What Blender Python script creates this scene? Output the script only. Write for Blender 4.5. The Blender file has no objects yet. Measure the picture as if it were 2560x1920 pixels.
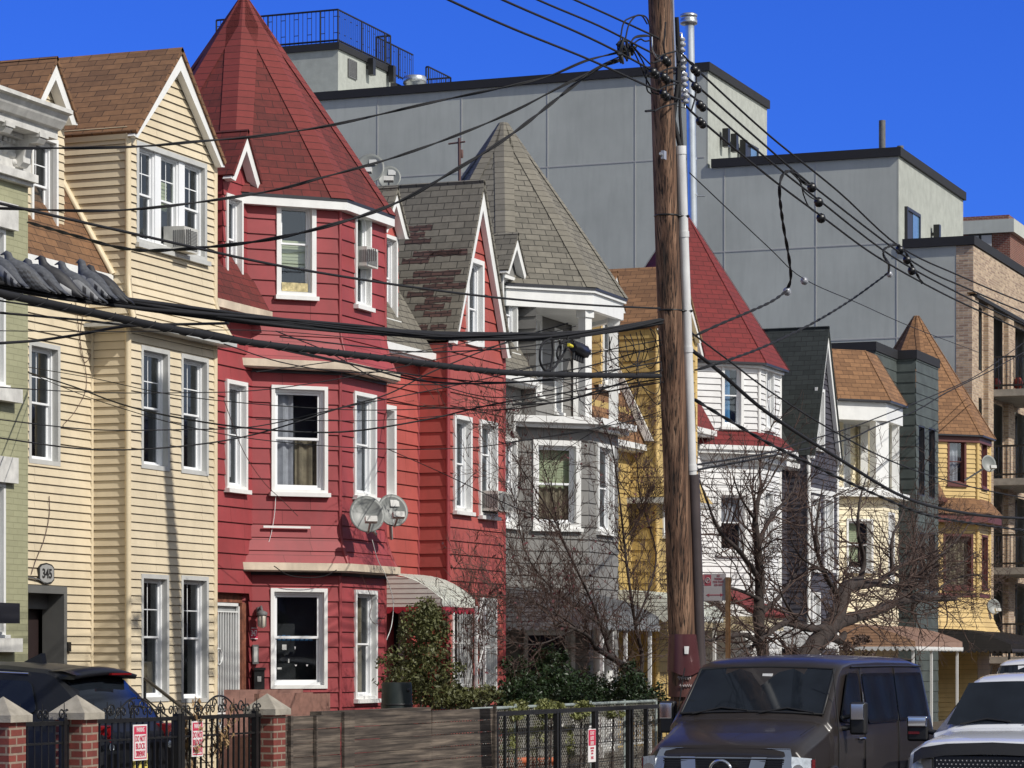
import bpy, math, random
from mathutils import Vector
rad = math.radians
random.seed(7)
# ---------------------------------------------------------------- camera model (metres; street runs along +Y, houses face +X)
FPX, HOR, HC, ANG = 7265.0, 1650.0, 2.1, rad(21.15)
FW = (-math.sin(ANG), math.cos(ANG)); RT = (math.cos(ANG), math.sin(ANG))
COL = bpy.context.scene.collection

def ray(px):
    t = (px-1280)/FPX
    return (RT[0]*t+FW[0], RT[1]*t+FW[1])

class Fr:
    """vertical plane: origin, direction angle of u (90 faces the street, 45 faces street and camera, 0 faces the camera)"""
    def __init__(s, x, y, ang):
        a = rad(ang); s.O = (x, y); s.d = (math.cos(a), math.sin(a)); s.n = (s.d[1], -s.d[0])
    def uz(s, px, py):
        r = ray(px); dn = r[0]*s.n[0]+r[1]*s.n[1]
        Z = (s.O[0]*s.n[0]+s.O[1]*s.n[1])/dn
        x, y = r[0]*Z, r[1]*Z
        return ((x-s.O[0])*s.d[0]+(y-s.O[1])*s.d[1], HC+(HOR-py)*Z/FPX)
    def P(s, u, z, o=0.0):
        return Vector((s.O[0]+s.d[0]*u+s.n[0]*o, s.O[1]+s.d[1]*u+s.n[1]*o, z))

def front(x): return Fr(x, 0, 90)      # u equals world y
def at(px, py, x):                      # point of lateral plane x seen at a pixel
    f = front(x); u, z = f.uz(px, py); return Vector((x, u, z))
def R4(fr, pl, pr, pt, pb):
    u0, z1 = fr.uz(pl, pt); _, z0 = fr.uz(pl, pb); u1, _ = fr.uz(pr, pt)
    return (u0, u1, z0, z1)

ORG = {}
def tag(o, label=None, cat=None, group=None, kind=None):
    if label: o['label'] = label
    if cat: o['category'] = cat
    if group: o['group'] = group
    if kind: o['kind'] = kind
    return o
def thing(name, label, cat, loc, group=None):
    o = bpy.data.objects.new(name, None); COL.objects.link(o); o.empty_display_size = .2
    o.location = loc; ORG[o.name] = Vector(loc)
    return tag(o, label, cat, group)

class MB:
    def __init__(s): s.v = []; s.f = []; s.mi = []; s.uv = []; s.m = 0; s.sm = []; s.smooth = False
    def poly(s, pts, uv=None):
        b = len(s.v); s.v += [Vector(p) for p in pts]; s.f.append(tuple(range(b, b+len(pts))))
        s.mi.append(s.m); s.uv.append(uv); s.sm.append(s.smooth); return s
    def mesh(s, vs, fs):
        b = len(s.v); s.v += [Vector(p) for p in vs]
        for f in fs: s.f.append(tuple(b+i for i in f)); s.mi.append(s.m); s.uv.append(None); s.sm.append(s.smooth)
        return s
    def hexa(s, p):  # p: 8 points bottom 0-3 ccw, top 4-7
        return s.mesh(p, [(3,2,1,0),(4,5,6,7),(0,1,5,4),(1,2,6,5),(2,3,7,6),(3,0,4,7)])
    def box(s, x0, x1, y0, y1, z0, z1):
        return s.hexa([(x0,y0,z0),(x1,y0,z0),(x1,y1,z0),(x0,y1,z0),(x0,y0,z1),(x1,y0,z1),(x1,y1,z1),(x0,y1,z1)])
    def fb(s, fr, u0, u1, z0, z1, o0, o1):  # box in a frame
        P = fr.P
        return s.hexa([P(u0,z0,o1),P(u1,z0,o1),P(u1,z0,o0),P(u0,z0,o0),P(u0,z1,o1),P(u1,z1,o1),P(u1,z1,o0),P(u0,z1,o0)])
    def prism(s, fr, pts, o0, o1):  # outline in a frame, extruded outward
        n = len(pts); a = [fr.P(u, z, o1) for u, z in pts]; b = [fr.P(u, z, o0) for u, z in pts]
        fs = [tuple(range(n)), tuple(range(2*n-1, n-1, -1))]
        fs += [(i, n+i, n+(i+1) % n, (i+1) % n) for i in range(n)]
        return s.mesh(a+b, fs)
    def vprism(s, plan, z0, z1):  # plan outline (x,y) ccw, extruded up
        n = len(plan)
        v = [(x, y, z0) for x, y in plan]+[(x, y, z1) for x, y in plan]
        fs = [tuple(range(n-1, -1, -1)), tuple(range(n, 2*n))]+[(i, (i+1) % n, n+(i+1) % n, n+i) for i in range(n)]
        return s.mesh(v, fs)
    def tube(s, pts, r, n=6, cap=True):
        pts = [Vector(p) for p in pts]; k = len(pts)
        rs = r if isinstance(r, (list, tuple)) else [r]*k
        vs = []; prev = None
        for i, p in enumerate(pts):
            t = (pts[min(i+1, k-1)]-pts[max(i-1, 0)])
            if t.length < 1e-9: t = Vector((0, 0, 1))
            t.normalize()
            if prev is None:
                a = Vector((0, 0, 1)) if abs(t.z) < .9 else Vector((1, 0, 0))
                u = t.cross(a).normalized()
            else:
                u = prev-t*prev.dot(t)
                u = u.normalized() if u.length > 1e-6 else t.orthogonal().normalized()
            prev = u; w = t.cross(u)
            for j in range(n):
                q = 2*math.pi*j/n
                vs.append(p+(u*math.cos(q)+w*math.sin(q))*rs[i])
        fs = []
        for i in range(k-1):
            for j in range(n):
                a, b = i*n+j, i*n+(j+1) % n
                fs.append((a, b, b+n, a+n))
        old = s.smooth; s.smooth = True; s.mesh(vs, fs); s.smooth = old
        if cap and n > 3:
            s.mesh(vs[:n], [tuple(range(n-1, -1, -1))]); s.mesh(vs[-n:], [tuple(range(n))])
        return s
    def lathe(s, c, prof, n=16, axis=(0, 0, 1)):
        a = Vector(axis).normalized(); return s.tube([Vector(c)+a*h for r, h in prof], [max(r, .0005) for r, h in prof], n)
    def build(s, name, mats, parent=None, label=None, cat=None, group=None, kind=None):
        if not isinstance(mats, (list, tuple)): mats = [mats]
        if parent is not None: org = ORG[parent.name]
        elif s.v:
            org = Vector(((min(v.x for v in s.v)+max(v.x for v in s.v))/2, (min(v.y for v in s.v)+max(v.y for v in s.v))/2, min(v.z for v in s.v)))
        else: org = Vector((0, 0, 0))
        me = bpy.data.meshes.new(name)
        me.from_pydata([v-org for v in s.v], [], s.f)
        for m in mats: me.materials.append(m)
        me.polygons.foreach_set('material_index', s.mi)
        me.polygons.foreach_set('use_smooth', s.sm)
        ul = me.uv_layers.new(name='UVMap'); uvs = []
        for f, uv in zip(s.f, s.uv):
            if uv is None:
                p = [s.v[i] for i in f]
                n = Vector((0, 0, 0))
                for i in range(len(p)): n += p[i].cross(p[(i+1) % len(p)]) if len(p) > 4 else Vector((0, 0, 0))
                if len(p) <= 4: n = (p[1]-p[0]).cross(p[-1]-p[0])+(p[2]-p[0]).cross(p[-1]-p[1])
                if n.length < 1e-12: n = Vector((0, 0, 1))
                n.normalize()
                ua = Vector((0, 0, 1)).cross(n)
                ua = ua.normalized() if ua.length > .05 else Vector((0, 1, 0))
                va = n.cross(ua)
                uv = [(q.dot(ua), q.dot(va)) for q in p]
            for q in uv: uvs += [q[0], q[1]]
        ul.data.foreach_set('uv', uvs)
        me.update()
        o = bpy.data.objects.new(name, me); COL.objects.link(o)
        if parent is not None: o.parent = parent
        else: o.location = org
        ORG[o.name] = org
        return tag(o, label, cat, group, kind)

def clone(root, loc, label=None, group=None, rot=None):
    c = root.copy(); COL.objects.link(c); c.location = loc; ORG[c.name] = Vector(loc)
    if rot is not None: c.rotation_euler = rot
    if label: c['label'] = label
    if group: c['group'] = group
    for ch in list(root.children):
        d = ch.copy(); COL.objects.link(d); d.parent = c
        for g in list(ch.children):
            e = g.copy(); COL.objects.link(e); e.parent = d
    return c

# ---------------------------------------------------------------- materials
def newmat(name):
    m = bpy.data.materials.new(name); m.use_nodes = True; nt = m.node_tree
    return m, nt, nt.nodes['Principled BSDF'], nt.nodes, nt.links
def setp(p, **k):
    for a, b in k.items():
        n = {'base':'Base Color','rough':'Roughness','metal':'Metallic','spec':'Specular IOR Level','coat':'Coat Weight','coatr':'Coat Roughness'}[a]
        p.inputs[n].default_value = b
def c4(c): return (c[0], c[1], c[2], 1)
def srgb(r, g, b):
    f = lambda v: (v/255/12.92) if v/255 <= .04045 else ((v/255+.055)/1.055)**2.4
    return (f(r), f(g), f(b))
def mixc(N, L, fac, a, b, mode='MIX'):
    n = N.new('ShaderNodeMix'); n.data_type = 'RGBA'; n.blend_type = mode
    for sck, v in ((n.inputs[0], fac), (n.inputs[6], a), (n.inputs[7], b)):
        if hasattr(v, 'links'): L.new(v, sck)
        elif isinstance(v, (int, float)): sck.default_value = v
        else: sck.default_value = c4(v)
    return n.outputs[2]
def noise(N, L, co, scale, detail=4, rough=.6, stretch=None):
    n = N.new('ShaderNodeTexNoise'); n.inputs['Scale'].default_value = scale; n.inputs['Detail'].default_value = detail; n.inputs['Roughness'].default_value = rough
    if stretch:
        mp = N.new('ShaderNodeMapping'); mp.inputs['Scale'].default_value = stretch; L.new(co, mp.inputs[0]); co = mp.outputs[0]
    L.new(co, n.inputs['Vector']); return n.outputs['Fac']
def ramp(N, L, fac, stops):
    r = N.new('ShaderNodeValToRGB'); L.new(fac, r.inputs[0]); e = r.color_ramp.elements
    while len(e) < len(stops): e.new(.5)
    for i, (p, c) in enumerate(stops): e[i].position = p; e[i].color = c4(c) if not isinstance(c, (int, float)) else (c, c, c, 1)
    return r.outputs[0]
def bump(N, L, h, s, dist, P):
    b = N.new('ShaderNodeBump'); b.inputs['Strength'].default_value = s; b.inputs['Distance'].default_value = dist
    L.new(h, b.inputs['Height']); L.new(b.outputs[0], P.inputs['Normal'])

def paint(name, col, rough=.55, var=.12, scale=2.5, dirt=.0, streak=0.0, metal=0, grain=.15, coat=0, coarse=1, board=None):
    """painted or plain surface: faint cloudy tone changes, fine grain, optional rain streaks"""
    m, nt, P, N, L = newmat(name); setp(P, rough=rough, metal=metal, coat=coat)
    co = N.new('ShaderNodeTexCoord').outputs['Object']
    a = noise(N, L, co, scale)
    lo = tuple(c*(1-var) for c in col); hi = tuple(min(1, c*(1+var)) for c in col)
    o = ramp(N, L, a, [(.3, lo), (.7, hi)])
    if board: setp(P, spec=.25)
    if board:   # every board its own faint tone, butt joints between boards
        uvn = N.new('ShaderNodeTexCoord').outputs['UV']; bt = N.new('ShaderNodeTexBrick'); bt.offset = .37; bt.offset_frequency = 3
        bt.inputs['Scale'].default_value = 1; bt.inputs['Brick Width'].default_value = board[0]; bt.inputs['Row Height'].default_value = board[1]
        bt.inputs['Mortar Size'].default_value = board[2]; bt.inputs['Mortar Smooth'].default_value = 0; bt.inputs['Color1'].default_value = (1-board[3],)*3+(1,); bt.inputs['Color2'].default_value = (1,)*4; bt.inputs['Mortar'].default_value = (.35, .33, .32, 1)
        L.new(uvn, bt.inputs['Vector']); o = mixc(N, L, 1.0, o, bt.outputs['Color'], 'MULTIPLY')
        g_ = noise(N, L, co, .55, 5, .7); o = mixc(N, L, 1.0, o, ramp(N, L, g_, [(.35, (.86, .85, .83)), (.6, (1, 1, 1))]), 'MULTIPLY')
    if streak:
        b = noise(N, L, co, 6, 3, .6, (1, 1, .12))
        k = ramp(N, L, b, [(.45, 0), (.75, 1)])
        mm = N.new('ShaderNodeMath'); mm.operation = 'MULTIPLY'; mm.inputs[1].default_value = streak; L.new(k, mm.inputs[0])
        o = mixc(N, L, mm.outputs[0], o, tuple(c*.45+.03 for c in col))
    L.new(o, P.inputs['Base Color'])
    if grain: bump(N, L, noise(N, L, co, 90*coarse, 3), grain, .004, P)
    return m

def brick(name, c1, c2, mortar, bw, bh, ms, bumpd=.004, rough=.8, off=.5, var=.18, bias=0, smooth=.1, big=.12, squash=1):
    m, nt, P, N, L = newmat(name); setp(P, rough=rough)
    tc = N.new('ShaderNodeTexCoord'); uv = tc.outputs['UV']
    b = N.new('ShaderNodeTexBrick'); b.offset = off
    b.inputs['Scale'].default_value = 1; b.inputs['Brick Width'].default_value = bw; b.inputs['Row Height'].default_value = bh
    b.inputs['Mortar Size'].default_value = ms; b.inputs['Mortar Smooth'].default_value = smooth; b.inputs['Bias'].default_value = bias
    b.inputs['Color1'].default_value = c4(c1); b.inputs['Color2'].default_value = c4(c2); b.inputs['Mortar'].default_value = c4(mortar)
    # slightly wavy rows
    nz = N.new('ShaderNodeTexNoise'); nz.inputs['Scale'].default_value = 1.7; L.new(uv, nz.inputs['Vector'])
    mv = N.new('ShaderNodeVectorMath'); mv.operation = 'MULTIPLY_ADD'; mv.inputs[1].default_value = (bh*.25, bh*.25, 0)
    L.new(nz.outputs['Color'], mv.inputs[0]); L.new(uv, mv.inputs[2]); L.new(mv.outputs[0], b.inputs['Vector'])
    nn = noise(N, L, uv, 9, 4); k = ramp(N, L, nn, [(.25, 1-var), (.75, 1+0*var)])
    o = mixc(N, L, 1.0, b.outputs['Color'], k, 'MULTIPLY')
    k2 = ramp(N, L, noise(N, L, uv, .6, 2), [(.3, 1-big), (.7, 1)])
    o = mixc(N, L, 1.0, o, k2, 'MULTIPLY')
    L.new(o, P.inputs['Base Color'])
    iv = N.new('ShaderNodeMath'); iv.operation = 'SUBTRACT'; iv.inputs[0].default_value = 1; L.new(b.outputs['Fac'], iv.inputs[1])
    ad = N.new('ShaderNodeMath'); ad.operation = 'MULTIPLY_ADD'; ad.inputs[1].default_value = .35; L.new(noise(N, L, uv, 60, 2), ad.inputs[0]); L.new(iv.outputs[0], ad.inputs[2])
    bump(N, L, ad.outputs[0], 1, bumpd, P)
    return m

def wood(name, dark, mid, light, stretch, scale=5, rough=.8, bd=.006, crack=.10):
    m, nt, P, N, L = newmat(name); setp(P, rough=rough)
    co = N.new('ShaderNodeTexCoord').outputs['Object']
    a = noise(N, L, co, scale, 8, .65, stretch)
    o = ramp(N, L, a, [(.32, dark), (.48, mid), (.66, light)])
    f = noise(N, L, co, scale*4, 5, .6, tuple(s_*(.28 if s_ == min(stretch) else 1) for s_ in stretch))
    o = mixc(N, L, 1.0, o, ramp(N, L, f, [(.40, crack), (.50, 1)]), 'MULTIPLY')
    g = noise(N, L, co, .9, 3)
    o = mixc(N, L, 1.0, o, ramp(N, L, g, [(.3, .6), (.65, 1.0)]), 'MULTIPLY')
    L.new(o, P.inputs['Base Color']); bump(N, L, f, .9, bd, P)
    return m

def glassmat(name, tint, mixv=.45, rough=.03):
    m, nt, P, N, L = newmat(name); N.remove(P)
    out = [n for n in N if n.type == 'OUTPUT_MATERIAL'][0]
    g = N.new('ShaderNodeBsdfGlossy'); g.inputs['Roughness'].default_value = rough; g.inputs['Color'].default_value = (.8, .85, .9, 1)
    t = N.new('ShaderNodeBsdfTransparent'); t.inputs['Color'].default_value = c4(tint)
    ge = N.new('ShaderNodeNewGeometry'); d = N.new('ShaderNodeVectorMath'); d.operation = 'DOT_PRODUCT'; L.new(ge.outputs['Incoming'], d.inputs[0]); L.new(ge.outputs['Normal'], d.inputs[1])
    def mth(op, a, b):
        q = N.new('ShaderNodeMath'); q.operation = op
        for k_, v in ((0, a), (1, b)):
            if v is None: continue
            if hasattr(v, 'links'): L.new(v, q.inputs[k_])
            else: q.inputs[k_].default_value = v
        return q.outputs[0]
    ad_ = mth('ADD', mth('MULTIPLY', mth('POWER', mth('SUBTRACT', 1.0, mth('ABSOLUTE', d.outputs['Value'], None)), 5.0), .9), .05+mixv*.1)
    class _o: outputs = [ad_]
    ad = _o
    mx = N.new('ShaderNodeMixShader'); L.new(ad.outputs[0], mx.inputs[0]); L.new(t.outputs[0], mx.inputs[1]); L.new(g.outputs[0], mx.inputs[2])
    co = N.new('ShaderNodeTexCoord').outputs['Object']
    b = N.new('ShaderNodeBump'); b.inputs['Strength'].default_value = .12; b.inputs['Distance'].default_value = .02
    L.new(noise(N, L, co, 1.6, 1), b.inputs['Height']); L.new(b.outputs[0], g.inputs['Normal'])
    L.new(mx.outputs[0], out.inputs[0]); return m

MT = {}
def M(k): return MT[k]
W_ = lambda v: (v, v, v)
MT.update(
 cream=paint('cream_vinyl_siding', (.73,.625,.45), .5, .05, 1.5, streak=.14, grain=.05, board=(3.66,.11,.0025,.07)),
 creamtrim=paint('cream_corner_trim', (.70,.585,.40), .5, .05),
 red=paint('crimson_painted_shingle', (.355,.066,.072), .55, .16, 1.0, streak=.3, grain=.2, board=(1.22,.23,.004,.16)),
 red2=paint('orange_red_painted_shingle', (.46,.105,.090), .55, .16, .8, streak=.3, grain=.2, board=(1.22,.23,.004,.16)),
 redtrim=paint('crimson_trim', (.29,.048,.054), .5, .1),
 grey=paint('grey_painted_shingle', (.235,.23,.22), .55, .08, 1.2, streak=.2, board=(1.22,.23,.004,.12)),
 yellow=paint('yellow_siding', (.53,.38,.145), .55, .1, 1.5, streak=.25, board=(1.22,.23,.004,.12)),
 yellow2=paint('bright_yellow_siding', (.70,.50,.21), .55, .08, 1.5, streak=.2, board=(3.6,.14,.003,.08)),
 white=paint('white_siding', (.80,.80,.80), .5, .05, 1.5, streak=.15, board=(3.6,.14,.003,.05)),
 navy=paint('dark_purple_siding', (.055,.052,.066), .6, .12, 1.5),
 cream2=paint('pale_yellow_siding', (.80,.71,.50), .5, .06, 1.5, streak=.06),
 green=paint('dark_slate_panel', (.068,.082,.078), .65, .3, 2.0, streak=.3),
 black=paint('black_metal_coping', (.014,.014,.017), .75, .1),
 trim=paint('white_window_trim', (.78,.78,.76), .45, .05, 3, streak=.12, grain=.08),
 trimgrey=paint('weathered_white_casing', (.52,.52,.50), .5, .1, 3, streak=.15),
 sash=paint('white_vinyl_sash', (.82,.83,.84), .35, .03),
 browntrim=paint('maroon_window_trim', (.12,.035,.03), .5, .1),
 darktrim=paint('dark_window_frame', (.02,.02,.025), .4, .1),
 gutter=paint('stained_cream_gutter', (.62,.52,.40), .5, .25, 2.2, streak=.35),
 interior=paint('room_shade_backing', (.040,.040,.042), .9, .3),  # dark base colour stands in for the shade of unlit rooms
 curtain=paint('net_curtain', (.55,.53,.56), .9, .2, 6),
 bluecurtain=paint('blue_curtain', (.10,.30,.55), .9, .2, 6),
 tan=paint('tan_shade', (.34,.27,.18), .9, .4, 4),
 blind=paint('pale_green_blind', (.62,.64,.40), .7, .05),
 olive=brick('olive_painted_brick', (.36,.355,.22), (.39,.385,.24), (.33,.325,.20), .21, .075, .006, .0025, .6, big=.1, var=.08),
 stonewhite=paint('painted_stone', (.60,.59,.56), .7, .2, 5, streak=.3, grain=.6),
 shbrown=brick('brown_asphalt_shingles', (.27,.14,.068), (.15,.078,.042), (.065,.035,.02), .30, .125, .006, .008, .9, var=.35, bias=-.25),
 shbrown2=brick('light_brown_asphalt_shingles', (.31,.16,.075), (.19,.095,.045), (.11,.055,.03), .30, .13, .006, .008, .9, var=.3, bias=-.2),
 shred=brick('red_asphalt_shingles', (.185,.027,.023), (.118,.020,.017), (.065,.013,.012), .30, .135, .006, .010, .85, var=.35, bias=-.15, big=.25),
 shredc=brick('red_hip_caps', (.215,.034,.030), (.18,.029,.026), (.06,.012,.012), 3.0, .14, .006, .006, .85, var=.2),
 shredb=brick('bright_red_asphalt_shingles', (.215,.024,.024), (.165,.019,.020), (.10,.012,.012), .30, .135, .007, .006, .85, var=.2),
 shgrey=brick('grey_asphalt_shingles', (.235,.215,.175), (.165,.152,.125), (.055,.05,.042), .30, .135, .008, .008, .9, var=.3),
 shgreyc=brick('grey_hip_caps', (.23,.21,.17), (.18,.165,.135), (.06,.055,.045), 3.0, .14, .006, .006, .9, var=.2),
 shpatch=brick('exposed_reddish_underlayer', (.125,.065,.055), (.085,.047,.042), (.03,.02,.02), .22, .07, .01, .006, .9, var=.4),
 shdark=brick('dark_green_grey_shingles', (.040,.048,.045), (.022,.028,.026), (.010,.012,.012), .30, .135, .006, .006, .9, var=.3, bias=-.2),
 stucco=paint('grey_stucco', (.46,.48,.44), .85, .10, .5, streak=.16, grain=.5, coarse=.5),
 stuccofront=paint('pale_rough_stucco', (.37,.385,.35), .9, .12, 3, streak=.1, grain=1.0, coarse=.35),
 joint=paint('pale_panel_joint', (.42,.42,.41), .7, .05),
 tanbrick=brick('tan_brick', (.70,.52,.35), (.36,.235,.165), (.58,.50,.40), .30, .078, .010, .006, .85, var=.35),
 redbrick=brick('red_brick', (.26,.075,.05), (.19,.05,.035), (.33,.27,.21), .215, .075, .010, .006, .85, var=.35),
 pierbrick=brick('pier_red_brick', (.27,.058,.042), (.18,.042,.033), (.34,.26,.20), .215, .078, .011, .010, .8, var=.35),
 concrete=paint('concrete', (.29,.27,.24), .9, .2, 4, streak=.2, grain=.8),
 capstone=paint('weathered_cap_stone', (.33,.30,.25), .9, .25, 7, grain=1.2),
 granite=brick('pinkish_granite_slabs', (.36,.19,.15), (.33,.17,.13), (.28,.15,.12), .6, .45, .004, .001, .7, var=.45),
 galv=paint('galvanised_steel', (.62,.64,.66), .3, .12, 4, metal=.9, grain=.1),
 iron=paint('black_wrought_iron', (.012,.012,.013), .35, .2, 8),
 whiteiron=paint('white_wrought_iron', (.74,.75,.74), .4, .08, 8),
 wire=paint('black_cable', (.008,.008,.010), .8, .2, 10, grain=0),
 wirebrown=paint('thin_brown_cable', (.09,.05,.045), .6, .2, 10, grain=0),
 porcelain=paint('grey_porcelain', (.32,.33,.36), .2, .1, 8),
 pvc=paint('white_conduit', (.70,.70,.69), .45, .1, 3, streak=.5),
 pvcb=paint('brown_conduit', (.07,.055,.055), .5, .2, 3),
 dish=paint('grey_dish', (.20,.21,.20), .45, .06, 5),
 asphalt=paint('asphalt', (.055,.055,.057), .9, .2, 5, grain=1),
 sidewalk=paint('sidewalk_concrete', (.36,.35,.33), .9, .15, 2, grain=.7),
 soil=paint('yard_soil', (.09,.07,.05), .95, .3, 3, grain=1),
 pole=wood('weathered_pole_wood', (.040,.026,.020), (.17,.088,.052), (.40,.24,.15), (4.0, 4.0, .10), 3.4, .85, .02),
 plank=wood('weathered_planks', (.035,.027,.022), (.095,.074,.060), (.23,.185,.145), (1.6, .30, 5.0), 2.0, .85, .006, .5),
 bark=paint('dark_bark', (.042,.031,.027), .9, .4, 9, grain=1.2),
 twig=paint('reddish_twig', (.078,.048,.038), .8, .3, 9, grain=0),
 leafdark=paint('dark_evergreen_leaf', (.022,.045,.012), .5, .6, 5, grain=0),
 leafolive=paint('olive_evergreen_leaf', (.085,.09,.028), .6, .5, 4, grain=0),
 ivy=paint('yellow_green_ivy', (.17,.18,.06), .6, .4, 6, grain=0),
 terracotta=paint('terracotta', (.48,.12,.05), .7, .1, 5),
 rubber=paint('black_rubber', (.02,.02,.022), .5, .2, 6),
 glass=glassmat('window_glass', (.72,.76,.78), .5),
 chrome=paint('chrome', (.75,.76,.78), .08, .02, metal=1, grain=0),
)
# ---------------------------------------------------------------- walls and windows
XM, XB = -19.4, -18.85
frM, frB = front(XM), front(XB)
XC, RO = -20.45, 2.05
YC = [41.15, 52.4, 63.8, 75.3, 87.0]

def siding(mb, fr, poly, holes=(), pitch=.11, lap=.02, oz=0.0, lean=None):
    """lapped boards on a convex outline, leaving window openings; lean(z) adds an outward offset (flared skirts)"""
    zmin = min(z for u, z in poly); zmax = max(z for u, z in poly)
    zs = {round(z, 4) for u, z in poly}
    for h in holes: zs |= {round(h[2], 4), round(h[3], 4)}
    k = math.ceil((zmin+1e-4)/pitch)
    courses = set()
    while k*pitch < zmax-1e-4:
        courses.add(round(k*pitch, 4)); k += 1
    zs = sorted(z for z in zs | courses if zmin-1e-6 <= z <= zmax+1e-6)
    def iv(z):
        us = []
        n = len(poly)
        for i in range(n):
            (u0, z0), (u1, z1) = poly[i], poly[(i+1) % n]
            if abs(z1-z0) < 1e-9: continue
            t = (z-z0)/(z1-z0)
            if -1e-9 <= t <= 1+1e-9: us.append(u0+(u1-u0)*t)
        return (min(us), max(us)) if us else None
    ln = lean or (lambda z: 0)
    for a, b in zip(zs, zs[1:]):
        if b-a < 1e-4: continue
        ia, ib = iv(a+1e-5), iv(b-1e-5)
        if not ia or not ib: continue
        f0 = (a/pitch) % 1; f0 = 0 if f0 > .999 or f0 < .001 else f0
        oa = lap*(1-f0); ob = lap*(1-f0-(b-a)/pitch)
        cuts = sorted([(h[0], h[1]) for h in holes if h[2] <= a+1e-4 and h[3] >= b-1e-4])
        segs = []; cur = 0.0
        edges = [(ia[0], ib[0])]
        for h in cuts:
            segs.append((edges[-1], (max(h[0], ia[0]), max(h[0], ib[0])))); edges.append((h[1], h[1]))
        segs.append((edges[-1], (ia[1], ib[1])))
        for (la, lb), (ra, rb) in segs:
            if ra-la < .004 and rb-lb < .004: continue
            pa, pb = ln(a), ln(b)
            A, B, C, D = fr.P(la, a, oz+oa+pa), fr.P(ra, a, oz+oa+pa), fr.P(rb, b, oz+ob+pb), fr.P(lb, b, oz+ob+pb)
            mb.poly([A, B, C, D], [(la, a), (ra, a), (rb, b), (lb, b)])
            if f0 == 0:
                mb.poly([fr.P(la, a, oz+pa), fr.P(ra, a, oz+pa), B, A], [(la, a), (ra, a), (ra, a), (la, a)])
    return mb

def flare(mb, plan, out, z0, z1, pitch, lap, power=1.7, ends=True):
    """skirt that swings outward towards its foot, round a plan line [(x,y)...] walked with the outside on the right"""
    n = len(plan); nor = []
    for i in range(n-1):
        dx, dy = plan[i+1][0]-plan[i][0], plan[i+1][1]-plan[i][1]; l = math.hypot(dx, dy); nor.append((dy/l, -dx/l))
    mit = []
    for i in range(n):
        a = nor[max(i-1, 0)]; b = nor[min(i, n-2)]
        k = 1+a[0]*b[0]+a[1]*b[1]; mit.append(((a[0]+b[0])/k, (a[1]+b[1])/k))
    def ring(z, extra):
        t = max(0, 1-(z-z0)/(z1-z0)); o = out*t**power+extra
        return [Vector((p[0]+m[0]*o, p[1]+m[1]*o, z)) for p, m in zip(plan, mit)]
    z = z0
    nst = max(3, round((z1-z0)/pitch)); h = (z1-z0)/nst
    for k in range(nst):
        a = ring(z0+k*h, lap); b = ring(z0+(k+1)*h, .001); c = ring(z0+k*h, 0)
        d = 0
        for i in range(n-1):
            l = (a[i+1]-a[i]).length
            mb.poly([a[i], a[i+1], b[i+1], b[i]], [(d, z0+k*h), (d+l, z0+k*h), (d+l, z0+k*h+h), (d, z0+k*h+h)])
            mb.poly([c[i], c[i+1], a[i+1], a[i]]); d += l
    return ring(z0, lap)

def band(mb, plan, out0, out1, z0, z1):
    """moulding running round a plan line"""
    n = len(plan); nor = []
    for i in range(n-1):
        dx, dy = plan[i+1][0]-plan[i][0], plan[i+1][1]-plan[i][1]; l = math.hypot(dx, dy); nor.append((dy/l, -dx/l))
    def off(o):
        r = []
        for i in range(n):
            a = nor[max(i-1, 0)]; b = nor[min(i, n-2)]; k = 1+a[0]*b[0]+a[1]*b[1]
            r.append((plan[i][0]+(a[0]+b[0])/k*o, plan[i][1]+(a[1]+b[1])/k*o))
        return r
    A, B = off(out0), off(out1)
    for i in range(n-1):
        p = [(*A[i], z0), (*B[i], z0), (*B[i+1], z0), (*A[i+1], z0), (*A[i], z1), (*B[i], z1), (*B[i+1], z1), (*A[i+1], z1)]
        mb.hexa(p)
    return mb

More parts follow.
